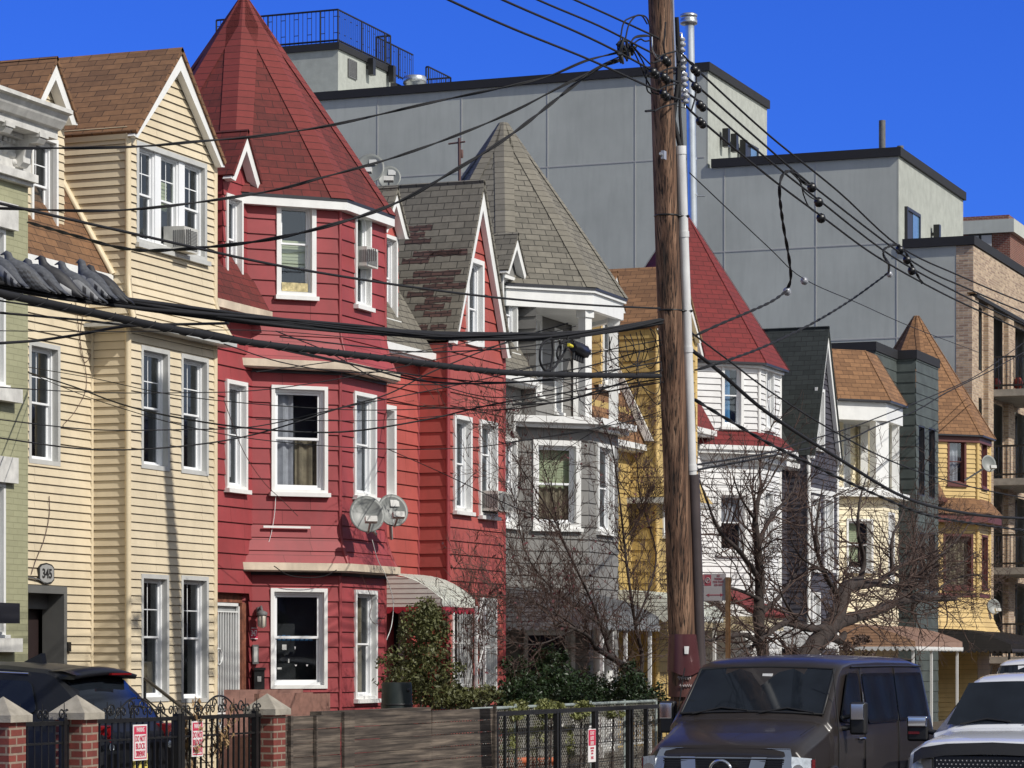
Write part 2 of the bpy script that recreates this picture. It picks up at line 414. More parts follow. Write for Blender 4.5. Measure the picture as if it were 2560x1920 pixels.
def window(par, fr, R, rec=.1, cas=.07, proud=.035, trim='trim', sash='sash', reveal=None, sw=.036, split=.5, grid=None,
           curtain=None, sill=True, n=1, post=.12, name='window', glass=True, trans=False, lowbar=0, asym=0):
    u0, u1, z0, z1 = R; mb = MB(); P = fr.P
    # casing round the opening
    mb.fb(fr, u0, u0+cas, z0, z1, -.02, proud); mb.fb(fr, u1-cas, u1, z0, z1, -.02, proud)
    mb.fb(fr, u0+cas, u1-cas, z1-cas, z1, -.02, proud); mb.fb(fr, u0+cas, u1-cas, z0, z0+cas, -.02, proud)
    if sill: mb.fb(fr, u0-.03, u1+.03, z0-.05, z0+.012, -.02, proud+.05)
    a0, a1, b0, b1 = u0+cas, u1-cas, z0+cas, z1-cas
    mb.m = 1  # reveals: thin boards that line the opening
    t = .012
    if rec > .02:
        mb.fb(fr, a0-t, a0, b0, b1, -rec-.06, -.021); mb.fb(fr, a1, a1+t, b0, b1, -rec-.06, -.021)
        mb.fb(fr, a0, a1, b1, b1+t, -rec-.06, -.021); mb.fb(fr, a0, a1, b0-t, b0, -rec-.06, -.021)
    mb.m = 2
    W = (a1-a0-post*(n-1))/n; panes = []
    for i in range(n):
        c0 = a0+i*(W+post); c1 = c0+W
        if i < n-1: mb.fb(fr, c1, c1+post, b0, b1, -rec-.02, -rec*.35)
        s = sw; zm = b0+(b1-b0)*split
        mb.fb(fr, c0, c0+s*.8, b0, b1, -rec-.055, -rec+.02); mb.fb(fr, c1-s*.8, c1, b0, b1, -rec-.055, -rec+.02)
        mb.fb(fr, c0+s*.8, c1-s*.8, b1-s*.8, b1, -rec-.055, -rec+.02); mb.fb(fr, c0+s*.8, c1-s*.8, b0, b0+s*.8, -rec-.055, -rec+.02)
        i0, i1 = c0+s*.8, c1-s*.8
        for (q0, q1, dd) in ((zm, b1-s*.8, .0), (b0+s*.8, zm+s*.6, .025)):  # upper sash in front? lower sash behind
            e = s*.75; o = -rec-.012-dd
            mb.fb(fr, i0, i0+e, q0, q1, o-.02, o); mb.fb(fr, i1-e, i1, q0, q1, o-.02, o)
            mb.fb(fr, i0+e, i1-e, q0, q0+e, o-.02, o); mb.fb(fr, i0+e, i1-e, q1-e, q1, o-.02, o)
            panes.append((i0+e, i1-e, q0+e, q1-e, o-.012))
            if grid and (grid[2] != 'upper' or dd == 0):
                for g in range(1, grid[0]):
                    uu = i0+e+(i1-i0-2*e)*g/grid[0]; mb.fb(fr, uu-.007, uu+.007, q0+e, q1-e, o-.0135, o-.0105)
                for g in range(1, grid[1]):
                    zz = q0+e+(q1-q0-2*e)*g/grid[1]; mb.fb(fr, i0+e, i1-e, zz-.007, zz+.007, o-.0137, o-.0103)
    mb.m = 3
    mb.fb(fr, a0-t, a1+t, b0-t, b1+t, -rec-.42, -rec-.40)
    mb.fb(fr, a0-t, a0-t+.005, b0, b1, -rec-.4, -rec-.062); mb.fb(fr, a1+t-.005, a1+t, b0, b1, -rec-.4, -rec-.062)
    mb.fb(fr, a0, a1, b1+t-.005, b1+t, -rec-.4, -rec-.062); mb.fb(fr, a0, a1, b0-t, b0-t+.005, -rec-.4, -rec-.062)
    w = mb.build(name, [M(trim), M(reveal or trim), M(sash), M('interior')], par)
    for (p0, p1, q0, q1, o) in panes:
        g = MB().poly([P(p0, q0, o), P(p1, q0, o), P(p1, q1, o), P(p0, q1, o)])
        g.build('pane', M('glass'), w)
    if curtain:
        for kind, f0, f1, g0, g1 in curtain:   # fractions of width and height
            cu0, cu1 = a0+(a1-a0)*f0, a0+(a1-a0)*f1; cz0, cz1 = b0+(b1-b0)*g0, b0+(b1-b0)*g1
            c = MB(); o = -rec-.13
            if kind == 'blind':
                k = 0; z = cz1
                while z > cz0: c.fb(fr, cu0, cu1, z-.045, z-.008, o-.004, o); z -= .05
                c.m = 0
                c.fb(fr, cu0, cu1, cz0, cz1, o-.012, o-.008)
                c.build('blind', M('blind'), w)
            else:
                N_ = max(6, int((cu1-cu0)/.03)); ph = random.random()*6
                c.smooth = True
                top = [P(cu0+(cu1-cu0)*i/N_, cz1, o+.022*math.sin(i*1.3+ph)) for i in range(N_+1)]
                bot = [P(cu0+(cu1-cu0)*i/N_, cz0, o+.03*math.sin(i*1.3+ph+.5*math.sin(i*.7))) for i in range(N_+1)]
                for i in range(N_): c.poly([bot[i], bot[i+1], top[i+1], top[i]])
                c.build('curtain', M(kind), w)
    return w

def aircon(par, fr, u0, u1, z0, z1, depth=.38, tilt=.03, label=None):
    """window air conditioner hanging out of a sash"""
    t = MB(); P = fr.P; o0 = -.1; o1 = depth
    def hx(a, b, c, d, e, f): t.hexa([P(a,c-tilt*f,f),P(b,c-tilt*f,f),P(b,c-tilt*e,e),P(a,c-tilt*e,e),P(a,d-tilt*f,f),P(b,d-tilt*f,f),P(b,d-tilt*e,e),P(a,d-tilt*e,e)])
    hx(u0, u1, z0, z1, o0, o1)
    t.m = 1
    n = 14
    for i in range(n):
        zz = z0+.03+(z1-z0-.06)*i/n
        t.fb(fr, u0+.04, u1-.04, zz-tilt*o1, zz+(z1-z0)*.03-tilt*o1, o1, o1+.005)
    for i in range(9):
        oo = .05+i*.032
        t.fb(fr, u0-.004, u0, z0+.06-tilt*o1, z1-.05-tilt*o1, oo, oo+.018)
    cen = P((u0+u1)/2, z0, o0)
    r = thing('air_conditioner', label, 'air conditioner', cen)
    t.m = 0
    body = t.build('casing', [MT['acbody'], MT['acdark']], r)
    return r
MT['acbody'] = paint('air_conditioner_shell', (.55,.54,.50), .5, .12, 8, streak=.2)
MT['acdark'] = paint('air_conditioner_grille', (.12,.12,.12), .6, .2, 8)

def cone(par, yc, R, z0, z1, mat, capmat, capw=.13, name='roof', truncate=None, sag=0):
    """eight-sided spire with hip caps"""
    k = 1/math.cos(math.pi/8); c = Vector((XC, yc, z1)); tr = truncate or .0
    V = [Vector((XC+R*k*math.cos(rad(22.5+45*i)), yc+R*k*math.sin(rad(22.5+45*i)), z0)) for i in range(8)]
    S = 7
    def edge(i, s):  # slight inward sag like an old roof
        p = V[i]*(1-s)+c*s
        if sag: p += Vector((XC-p.x, yc-p.y, 0))*(-sag*math.sin(math.pi*s))
        return p
    mb = MB(); top = 1-tr if tr else 1-.03
    for i in range(8):
        j = (i+1) % 8
        for s in range(S):
            a, b = s/S*top, (s+1)/S*top
            p = [edge(i, a), edge(j, a), edge(j, b), edge(i, b)]
            e = (V[j]-V[i]).normalized(); n = (p[1]-p[0]).cross(p[3]-p[0]).normalized(); vv = n.cross(e)
            mb.poly(p, [(q.dot(e), (q-V[i]).dot(vv)) for q in p])
    mb.m = 1
    mb.poly([edge(i, top) for i in range(8)])
    # underside and thin edge
    mb.poly([v-Vector((0, 0, .05)) for v in reversed(V)])
    for i in range(8):
        j = (i+1) % 8; d = Vector((0, 0, .05)); mb.poly([V[i]-d, V[j]-d, V[j], V[i]])
    mb.m = 2
    for i in range(8):
        h = (i-1) % 8; j = (i+1) % 8
        for s in range(S):
            a, b = s/S*top, (s+1)/S*top
            for q in (h, j):
                e0 = (V[q]-V[i]).normalized()
                wa, wb = capw*min(1, (1-a)*6), capw*min(1, (1-b)*6)
                p0, p1 = edge(i, a), edge(i, b)
                out = (V[i]-Vector((XC, yc, z0))).normalized()*.022
                pts = [p0+out, p0+e0*wa+out, p1+e0*wb+out, p1+out]
                if q == h: pts = [pts[1], pts[0], pts[3], pts[2]]
                L0 = (p0-V[i]).length; L1 = (p1-V[i]).length
                mb.poly(pts, [(0, L0), (capw, L0), (capw, L1), (0, L1)])
    return mb.build(name, [M(mat), M('darktrim'), M(capmat)], par)

def oct_plan(yc, R, first=-2, last=2):
    """plan corners of the turret from facet 'first' to 'last' (facet 0 faces the street, -1 street and camera)"""
    k = R/math.cos(math.pi/8)
    return [(XC+k*math.cos(rad(-22.5+45*i)), yc+k*math.sin(rad(-22.5+45*i))) for i in range(first, last+1)]
def facet(yc, R, i):
    k = R/math.cos(math.pi/8); a = rad(-22.5+45*i)
    return Fr(XC+k*math.cos(a), yc+k*math.sin(a), 90+45*i)
SID = .8284

def slab(mb, pts, th):   # roof plane from 4 points with thickness below
    n = (Vector(pts[1])-Vector(pts[0])).cross(Vector(pts[3])-Vector(pts[0])).normalized()
    if n.z < 0: n = -n
    a = [Vector(p) for p in pts]; b = [p-n*th for p in a]
    mb.hexa(b+a)
    return mb

def gable(par, y0, y1, ze, zr, xf, xback, shingle, rake='trim', over=.10, rakew=.16, name='gable_roof'):
    ym = (y0+y1)/2; xo = xf+.16
    mb = MB(); s = (zr-ze)/(ym-y0); k = 1/math.hypot(1, s); dy = over*k; dz = over*s*k; up = .05
    L = (y0-dy, ze-dz+up); Rr = (y1+dy, ze-dz+up)
    slab(mb, [(xo, L[0], L[1]), (xo, ym, zr+up), (xback, ym, zr+up), (xback, L[0], L[1])], .06)
    slab(mb, [(xo, ym, zr+up), (xo, Rr[0], Rr[1]), (xback, Rr[0], Rr[1]), (xback, ym, zr+up)], .06)
    r = mb.build(name, M(shingle), par)
    t = MB(); f = front(xf)
    nz = rakew*math.hypot(1, s)
    for sg, (ye, zz) in ((1, L), (-1, Rr)):
        pts = [(ye, zz-.07), (ye+sg*rakew*.0, zz-.07-.0), (ym, zr+up-.09), (ym, zr+up-.09-nz), (ye+sg*rakew*s/math.hypot(1, s)*.9, zz-.07-rakew*.1)]
        pts = [pts[0], pts[2], pts[3], pts[4]]
        if sg < 0: pts = pts[::-1]
        t.prism(f, pts[::-1] if sg > 0 else pts[::-1], .03, .13)
    t.build('rake_trim', M(rake), r)
    return r

def dormer(par, yc, hw, shingle, wallmat, wallm2, pitch, trim='trim', win=None, curtain=None, z0=7.65, ze=9.3, zr=9.95, xf=-19.45, xb=-22.5, **k):
    f = front(xf); mb = MB()
    hole = win
    siding(mb, f, [(yc-hw, z0), (yc+hw, z0), (yc+hw, ze), (yc, zr), (yc-hw, ze)], [hole], pitch, .016)
    for ang, y, x0 in ((0, yc-hw, xb), ):
        siding(mb, Fr(xb, y, 0), [(0, z0), (xf-xb, z0), (xf-xb, ze), (0, ze)], (), pitch, .016)
    mb.poly([(xf, yc+hw, z0), (xb, yc+hw, z0), (xb, yc+hw, ze), (xf, yc+hw, ze)])
    d = mb.build('dormer', M(wallmat), par)
    r = gable(d, yc-hw, yc+hw, ze, zr, xf, xb, shingle, trim, .10, .13, 'dormer_roof') if False else None
    mb = MB(); s = (zr-ze)/hw; q = .12/math.hypot(1, s)
    for sg in (-1, 1):
        p = [(xf+.2, yc+sg*(hw+q), ze-q*s+.05), (xf+.2, yc, zr+.05), (xb, yc, zr+.05), (xb, yc+sg*(hw+q), ze-q*s+.05)]
        slab(mb, p if sg < 0 else p[::-1], .05)
    mb.build('dormer_roof', M(shingle), d)
    t = MB(); nz = .15*math.hypot(1, s)
    for sg in (-1, 1):
        pts = [(yc+sg*(hw+q), ze-q*s-.01), (yc, zr-.01), (yc, zr-.01-nz), (yc+sg*(hw+q-.15), ze-q*s-.03)]
        t.prism(f, pts if sg > 0 else pts[::-1], .03, .17)
    t.build('rake_trim', M(trim), d)
    t = MB(); t.fb(f, yc-hw-.03, yc+hw+.05, z0-.1, z0, -.02, .06); t.build('base_trim', M(trim), d)
    w = window(par, f, win, curtain=curtain, trim=trim, **k)
    return d

def mansard(par, y0, y1, shingle, z0=7.28, z1=9.35, x0=-19.1, x1=-20.3, gut='gutter', hip=False):
    mb = MB(); slab(mb, [(x0, y0, z0), (x0, y1, z0), (x1, y1, z1), (x1, y0, z1)], .06)
    if hip: slab(mb, [(x0, y1, z0), (XM+.0, y1+.42, z0), (x1, y1+.05, z1), (x1, y1-.02, z1)], .05)
    r = mb.build('mansard_roof', M(shingle), par)
    g = MB(); g.box(XM+.01, x0-.02, y0, y1, z0-.17, z0-.03); g.box(x0-.10, x0+.04, y0, y1, z0-.13, z0-.012)
    g.build('gutter', M(gut), r)
    return r

def flatroof(par, y0, y1, z=9.3, x0=-20.35, x1=-31):
    mb = MB(); mb.box(x1, x0, y0, y1, z-.2, z)
    mb.box(x1, x1+.2, y0, y1, .3, z-.2)
    mb.build('flat_roof', M('darktrim'), par)
def plainwall(mb, x0, x1, y, z0, z1):  # party wall
    mb.box(x0, x1, y-.05, y+.05, z0, z1)
# ---------------------------------------------------------------- houses
def bay_walls(mb, y0, y1, z0, z1, holes=(), pitch=.11, lap=.02, xr=XM, gab=None):
    """projecting square bay: return facing the camera, front, far return; gab=(ze,zr) finishes the front as a gable"""
    fr0 = Fr(xr, y0, 0)
    siding(mb, fr0, [(0, z0), (XB-xr, z0), (XB-xr, z1), (0, z1)], (), pitch, lap)
    top = [(y1, z1), (y0, z1)] if not gab else [(y1, gab[0]), ((y0+y1)/2, gab[1]), (y0, gab[0])]
    siding(mb, frB, [(y0, z0), (y1, z0)]+top, holes, pitch, lap)
    mb.poly([(XB, y1, z0), (xr, y1, z0), (xr, y1, z1), (XB, y1, z1)])
def posts(mb, pts, z0, z1, r=.035):
    for x, y in pts: mb.tube([(x, y, z0), (x, y, z1)], r, 4)
def turret_wall(mb, yc, R, z0, z1, holes={}, facets=(-2, -1, 0, 1), pitch=.23, lap=.02):
    s = SID*R
    for i in facets:
        siding(mb, facet(yc, R, i), [(0, z0), (s, z0), (s, z1), (0, z1)], holes.get(i, ()), pitch, lap)
def soffit(mb, plan, out, z, t=.04):
    band(mb, plan, -.3, out, z-t, z)

PL = [('curtain', 0, .42, 0, 1)]
# ---- olive brick house at the far left
h = thing('brick_house', 'olive painted brick house with a heavy white bracketed cornice at the left edge', 'house', (-19, 28, .3))
f0 = front(-18.9); w = MB()
ho = [(30.3, 31.42, 5.5, 7.45), (30.3, 31.42, 2.4, 4.3)]
siding(w, f0, [(23, .3), (31.95, .3), (31.95, 8.35), (23, 8.35)], ho, 50, 0)
w.poly([(-18.9, 31.95, .3), (-30, 31.95, .3), (-30, 31.95, 9), (-18.9, 31.95, 9)]); w.poly([(-18.9, 23, .3), (-30, 23, .3), (-30, 23, 9), (-18.9, 23, 9)])
w.poly([(-30, 23, .3), (-30, 31.95, .3), (-30, 31.95, 9), (-30, 23, 9)])
w.build('wall', M('olive'), h)
for r in ho: window(h, f0, r, .12, .05, .0, 'trim', grid=None)
for r in ho:
    l = MB(); l.fb(f0, r[0]-.2, r[1]+.17, r[3]+.0, r[3]+.32, .005, .08); l.build('lintel', M('stonewhite'), h)
    l = MB(); l.fb(f0, r[0]-.2, r[1]+.17, r[2]-.2, r[2]-.03, .005, .14); l.build('sill', M('stonewhite'), h)
c = MB()  # cornice
c.fb(f0, 23, 31.97, 8.1, 8.2, 0, .14); c.fb(f0, 23, 31.95, 8.05, 8.1, 0, .08); c.fb(f0, 23, 31.95, 8.2, 8.62, -.05, .05)
c.fb(f0, 23, 31.98, 8.58, 8.64, .05, .18)
prof = [(.0, 8.64), (.40, 8.64), (.40, 8.74), (.46, 8.76), (.52, 8.84), (.56, 8.92), (.62, 8.94), (.62, 8.99), (-.1, 9.04), (-.1, 8.64)]
ca = [f0.P(23, z, o) for o, z in prof]; cb = [f0.P(32.0, z, o) for o, z in prof]; n = len(prof)
c.mesh(ca+cb, [tuple(range(n)), tuple(range(2*n-1, n-1, -1))]+[(i, (i+1) % n, n+(i+1) % n, n+i) for i in range(n)])
random.seed(3)
for k in range(26):  # moulded foliage on the frieze
    u = 29.9+random.random()*1.85; z = 8.28+random.random()*.22
    c.smooth = True; c.lathe(f0.P(u, z, .045), [(.05, 0), (.045, .02), (.02, .04)], 7, (1, 0, 0)); c.smooth = False
for u in [31.72-.62*i for i in range(9)]:  # dentil course
    for q in range(6): c.fb(f0, u-.1*q, u-.1*q+.06, 8.52, 8.575, .05, .10)
cn = c.build('cornice', M('stonewhite'), h)
for u in (31.55, 30.75, 29.95, 29.15):
    b = MB(); pr = [(.05, 8.64), (.38, 8.64), (.40, 8.58), (.36, 8.53), (.26, 8.53), (.20, 8.47), (.17, 8.38), (.17, 8.30), (.12, 8.25), (.05, 8.25)]
    a = [f0.P(u, z, o) for o, z in pr]; d = [f0.P(u+.17, z, o) for o, z in pr]; n = len(pr)
    b.mesh(a+d, [tuple(range(n)), tuple(range(2*n-1, n-1, -1))]+[(i, (i+1) % n, n+(i+1) % n, n+i) for i in range(n)])
    b.fb(f0, u-.02, u+.19, 8.6, 8.66, .05, .42)
    b.build('bracket', M('stonewhite'), cn)
w = MB(); w.fb(f0, 30.75, 31.25, 2.55, 2.8, .1, .3); w.build('meter_box', M('darktrim'), h)

# ---- cream vinyl house, number 345
h = thing('clapboard_house', 'cream vinyl sided house number 345 with brown shingle gable roof', 'house', (XM, 34.5, .3))
h345 = h
w = MB()
dr = R4(frM, 66, 163, 1462, 1700); dr = (32.05, dr[1], .9, dr[3])
wm = R4(frM, 70, 148, 850, 1157)
siding(w, frM, [(32, .3), (34.46, .3), (34.46, 7.2), (32, 7.2)], [dr, wm], .11, .022)
W1, W2 = R4(frB, 351, 422, 862, 1170), R4(frB, 451, 519, 883, 1182)
W3, W4 = R4(frB, 351, 420, 1434, 1755), R4(frB, 451, 519, 1438, 1757)
bay_walls(w, 34.46, 37.0, .3, 6.7, [W1, W2, W3, W4])
plan = [(XM, 34.46), (XB, 34.46), (XB, 37.0), (XM, 37.0)]
flare(w, plan, .2, 6.62, 7.25, .11, .022)
W5 = R4(frB, 339, 515, 350, 608)
fr0 = Fr(-24, 34.46, 0)
siding(w, fr0, [(0, 7.2), (24+XB, 7.2), (24+XB, 9.25), (0, 9.25)], (), .11, .022)
siding(w, frB, [(34.46, 7.25), (37.0, 7.25), (37.0, 9.2), (35.73, 10.5), (34.46, 9.2)], [W5], .11, .022)
w.poly([(XB, 37, 7.2), (-24, 37, 7.2), (-24, 37, 9.2), (XB, 37, 9.2)])
w.build('wall', M('cream'), h)
t = MB(); posts(t, [(XB, 34.46), (XB, 37.0)], .3, 6.6, .05); posts(t, [(XB, 34.46), (XB, 37.0)], 7.2, 9.2, .05); posts(t, [(XM+.01, 34.44)], .3, 7.1, .03)
t.fb(fr0, 0, 24+XB, 9.08, 9.2, .02, .04)
for q in (-1, 1):  # post follows the flare
    y = 35.73+q*1.27
    t.tube([(XB+.0+.2*(1-s)**1.7, y+q*.2*(1-s)**1.7, 6.62+.63*s) for s in [i/6 for i in range(7)]], .05, 4)
t.tube([(-20.15, 34.42, 9.1), (-19.06, 34.42, 7.27)], .05, 4)
t.build('corner_trim', M('creamtrim'), h)
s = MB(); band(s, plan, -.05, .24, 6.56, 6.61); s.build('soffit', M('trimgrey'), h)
gr = dict(grid=(2, 2, 'upper'))
window(h, frB, W5, .07, .07, .02, 'trimgrey', n=3, post=.17, grid=(2, 2, 'upper'), curtain=[('blind', .36, .62, .45, .75)])
for r in (W1, W2, W3, W4): window(h, frB, r, .085, .06, .02, 'trimgrey', grid=(2, 2, 'upper'), sill=False, curtain=[('tan', 0, 1, .0, .3)] if r is W3 else None)
window(h, frM, wm, .09, .06, .02, 'trimgrey', grid=(2, 2, 'upper'), sill=False)
gable(h, 34.46, 37.0, 9.2, 10.5, XB, -24, 'shbrown')
mansard(h, 32.0, 34.44, 'shbrown', gut='trim')
dormer(h, 33.3, .5, 'shbrown', 'cream', None, .11, win=R4(front(-19.45), 75, 141, 330, 578), grid=(2, 2, 'upper'), rec=.09, cas=.05, trim='trim', reveal='trimgrey')
flatroof(h, 32, 37.0, 9.25, -20.3)
d = MB(); d.fb(frM, dr[0], dr[1], dr[3]-.1, dr[3], -.3, .03); d.fb(frM, dr[1]-.08, dr[1], .5, dr[3]-.1, -.3, .03)
d.fb(frM, dr[0], dr[1]-.08, dr[3]-.3, dr[3]-.1, -.3, -.22); d.m = 1; d.fb(frM, dr[0]-.3, dr[1]-.08, .5, dr[3]-.3, -.42, -.36)
d.m = 2
d0, d1 = dr[0]+.03, dr[1]-.5
for i in range(5): u = d0+(d1-d0)*i/4; d.fb(frM, u, u+.025, 1.0, dr[3]-.55, -.36, -.345)
for i in range(12): z = 1.0+(dr[3]-1.6)*i/11; d.fb(frM, d0, d1, z, z+.02, -.3598, -.343)
door = d.build('door', [paint('grey_door_frame', (.13,.13,.125), .5), paint('dark_red_door', (.03,.02,.02), .4), M('trimgrey')], h)
g = MB(); pts = []
for i in range(9): pts.append((dr[0]+.05+i*.13, dr[3]+.04+.07*math.sin(i/8*math.pi)**.6))
g.prism(frM, pts+[(u, z-.015) for u, z in reversed(pts)], .024, .05); g.build('door_scroll', M('acdark'), h)
# number plate
def text_mesh(txt, size, fr, u, z, o, mat, par, name='number', bold=0, ext=.004, align='CENTER', sx=1):
    cu = bpy.data.curves.new(name, 'FONT'); cu.body = txt; cu.size = size; cu.extrude = ext; cu.align_x = align; cu.align_y = 'CENTER'; cu.offset = bold; cu.resolution_u = 3
    ob = bpy.data.objects.new('tmp', cu); COL.objects.link(ob)
    me = bpy.data.meshes.new_from_object(ob.evaluated_get(bpy.context.evaluated_depsgraph_get()))
    mb = MB()
    mb.mesh([fr.P(u+v.co.x*sx, z+v.co.y, o+v.co.z) for v in me.vertices], [tuple(p.vertices) for p in me.polygons])
    bpy.data.objects.remove(ob); bpy.data.meshes.remove(me); bpy.data.curves.remove(cu)
    return mb.build(name, mat, par)
MT['plate'] = paint('grey_number_plate', (.34,.34,.33), .6, .1); MT['ink'] = paint('black_lettering', (.02,.02,.02), .6)
MT['redink'] = paint('red_lettering', (.55,.03,.08), .6); MT['signwhite'] = paint('white_sign', (.74,.72,.72), .5, .05); MT['whiteink'] = paint('white_lettering', (.85,.82,.82), .5)
u, z = frM.uz(110, 1434)
r = thing('house_number_plate', 'grey house number plate reading 345 above the dark door', 'number plate', frM.P(u, z-.13, .03))
p = MB(); a, b = .195, .12
oc = [(u-a, z-b+.04), (u-a+.06, z-b), (u, z-b-.02), (u+a-.06, z-b), (u+a, z-b+.04), (u+a, z+b-.04), (u+a-.06, z+b), (u, z+b+.02), (u-a+.06, z+b), (u-a, z+b-.04)]
p.prism(frM, oc, .024, .04); p.m = 1; p.prism(frM, [(u+(x-u)*.88, z+(y-z)*.86) for x, y in oc], .04, .045); p.build('plate', [M('ink'), M('plate')], r)
text_mesh('345', .17, frM, u, z-.005, .047, M('ink'), r, bold=.004)
q = R4(frM, 162, 170, 1605, 1629); w = MB(); w.fb(frM, *q, .02, .05); w.build('doorbell', M('iron'), None, 'small black doorbell camera on the cream siding right of the 345 door', 'doorbell')

# ---- red turret house, number 347
yc = YC[0]
h = thing('shingled_house', 'crimson house number 347 with a tall octagonal red turret', 'house', (XM, 40, .3))
h347 = h
w = MB()
W1 = R4(frM, 561, 613, 947, 1222); dr = R4(frM, 543, 621, 1480, 1700); dr = (38.15, dr[1], .9, dr[3])
siding(w, frM, [(37.05, .3), (39.35, .3), (39.35, 7.3), (37.05, 7.3)], [W1, dr], .23, .022)
A, B = facet(yc, RO, -1), facet(yc, RO, 0)
A1, A2, A3 = R4(A, 690, 789, 501, 740), R4(A, 677, 818, 962, 1232), R4(A, 675, 817, 1470, 1722)
B1, B2, B3 = R4(B, 885, 924, 523, 763), R4(B, 882, 937, 977, 1240), R4(B, 884, 939, 1474, 1750)
turret_wall(w, yc, RO, .3, 3.45, {-1: [A3], 0: [B3]}, (-1, 0, 1))
turret_wall(w, yc, RO, 4.15, 6.5, {-1: [A2], 0: [B2]}, (-1, 0, 1))
turret_wall(w, yc, RO, 7.2, 9.1, {-1: [A1], 0: [B1]})
p3 = oct_plan(yc, RO, -1, 2)
flare(w, p3, .16, 3.55, 4.15, .2, .022); flare(w, p3, .17, 6.6, 7.2, .2, .022)
w.build('wall', M('red'), h)
t = MB()
for z0, z1 in ((.3, 3.5), (3.45, 6.5), (6.5, 9.05)): posts(t, p3[0:3], z0, z1, .035)
for zb in (3.55, 6.6):
    for (x, y) in p3[1:3]:
        dx, dy = x-XC, y-yc; l = math.hypot(dx, dy)
        t.tube([(x+dx/l*.18*(1-s)**1.7, y+dy/l*.18*(1-s)**1.7, zb+.6*s) for s in [i/6 for i in range(7)]], .035, 4)
t.build('corner_trim', M('redtrim'), h)
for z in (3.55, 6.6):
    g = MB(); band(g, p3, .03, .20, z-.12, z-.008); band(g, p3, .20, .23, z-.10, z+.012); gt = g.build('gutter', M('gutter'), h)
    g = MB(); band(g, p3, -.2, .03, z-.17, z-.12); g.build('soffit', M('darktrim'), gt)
g = MB(); ff = facet(yc, RO+.06, -1); u0, zq = ff.uz(657, 1316); g.fb(ff, u0, u0+.75, zq-.02, zq+.012, .0, .03); g.build('bare_strip', M('trim'), h)
g = MB(); band(g, oct_plan(yc, RO, -2, 2), .001, .145, 8.93, 9.09); g.build('fascia', M('trim'), h)
cone(h, yc, 2.2, 9.1, 12.6, 'shred', 'shredc', .27, 'turret_roof', sag=.012)
window(h, A, A1, .07, .07, .04, split=.56, curtain=[('blind', 0, 1, .35, .62)], lowbar=1)
MT['worn'] = paint('peeling_yellow_panel', (.50,.42,.22), .7, .5, 14, streak=.3); q = MB(); q.fb(A, A1[0]+.11, A1[1]-.11, A1[2]+.09, A1[2]+.22, -.09, -.035); q.build('filler_panel', M('worn'), h)
window(h, A, A2, .05, .055, .04, curtain=[('curtain', 0, .45, 0, 1), ('tan', .5, .98, 0, .5)], sw=.05)
w3_ = window(h, A, A3, .05, .055, .04, sw=.05, sill=False)
for (px, py, a, b, mt) in ((743, 1620, .025, .05, 'whiteink'), (745, 1664, .04, .03, 'whiteink'), (773, 1664, .035, .035, 'whiteink'), (716, 1618, .07, .08, 'trimgrey'), (704, 1671, .07, .03, 'trimgrey'), (727, 1652, .02, .06, 'trimgrey')):
    u, z = A.uz(px, py); q = MB(); q.poly([A.P(u-a/2, z+b/2, -.094), A.P(u, z-b/2, -.094), A.P(u+a/2, z+b/2, -.094), A.P(u, z+b*.35, -.094)] if mt == 'whiteink' else [A.P(u-a/2, z-b/2, -.094), A.P(u+a/2, z-b/2, -.094), A.P(u+a/2, z+b/2, -.094), A.P(u-a/2, z+b/2, -.094)]); q.build('pane_sticker', M(mt), w3_)
q = MB(); zc = A.uz(740, 1602)[1]; u0, u1 = A.uz(692, 1600)[0], A.uz(795, 1600)[0]
for i in range(9): a = u0+(u1-u0)*i/9; q.fb(A, a, a+.05, zc, zc+random.uniform(.02, .09), -.2, -.16)
q.build('sill_clutter', M('bluecurtain'), w3_)
window(h, B, B1, .06, .05, .04, curtain=[('blind', 0, 1, .5, 1)])
window(h, B, B2, .07, .06, .04, curtain=[('curtain', .5, 1, 0, 1)])
window(h, B, B3, .07, .06, .04, curtain=[('tan', 0, 1, 0, 1)])
window(h, frM, W1, .06, .06, .05, curtain=[('curtain', 0, .9, .1, 1)])
mansard(h, 37.2, 39.32, 'shred', z0=7.33, hip=True)
dormer(h, 38.9, .45, 'shred', 'red', None, .23, win=R4(front(-19.45), 563, 604, 482, 702), rec=.08, cas=.05, curtain=[('curtain', 0, 1, 0, 1)], sill=True)
flatroof(h, 37.06, 43.2, 9.28, -20.6)
# white security door
d = MB(); u0, u1, z0, z1 = dr; D0, D1, DZ = u0, u1-.13, dr[3]-.15
d.fb(frM, u0, u1, z1-.14, z1, -.2, -.1); d.fb(frM, D1+.0, u1, .5, z1-.14, -.2, -.04)
d.build('door_surround', [paint('brown_worn_transom', (.20,.07,.04), .7, .5, 9)], h)
d = MB(); d.fb(frM, D0, D1, .7, DZ, -.16, -.13)
dd = d.build('security_door', paint('grey_white_door', (.30,.31,.31), .6, .3), h)
g = MB(); e = .045
g.fb(frM, D0, D0+e, .7, DZ, -.12, -.08); g.fb(frM, D1-e, D1, .7, DZ, -.12, -.08); g.fb(frM, D0, D1, DZ-e, DZ, -.12, -.08)
g.fb(frM, D0, D1, DZ-.14, DZ-.12, -.12, -.09)
for z in (1.05, 1.3, 1.34): g.fb(frM, D0, D1, z, z+.025, -.12, -.085)
n = 11
for i in range(1, n): u = D0+(D1-D0)*i/n; g.fb(frM, u-.008, u+.008, 1.34, DZ-.14, -.112, -.095); g.fb(frM, u-.008, u+.008, .7, 1.05, -.112, -.095)
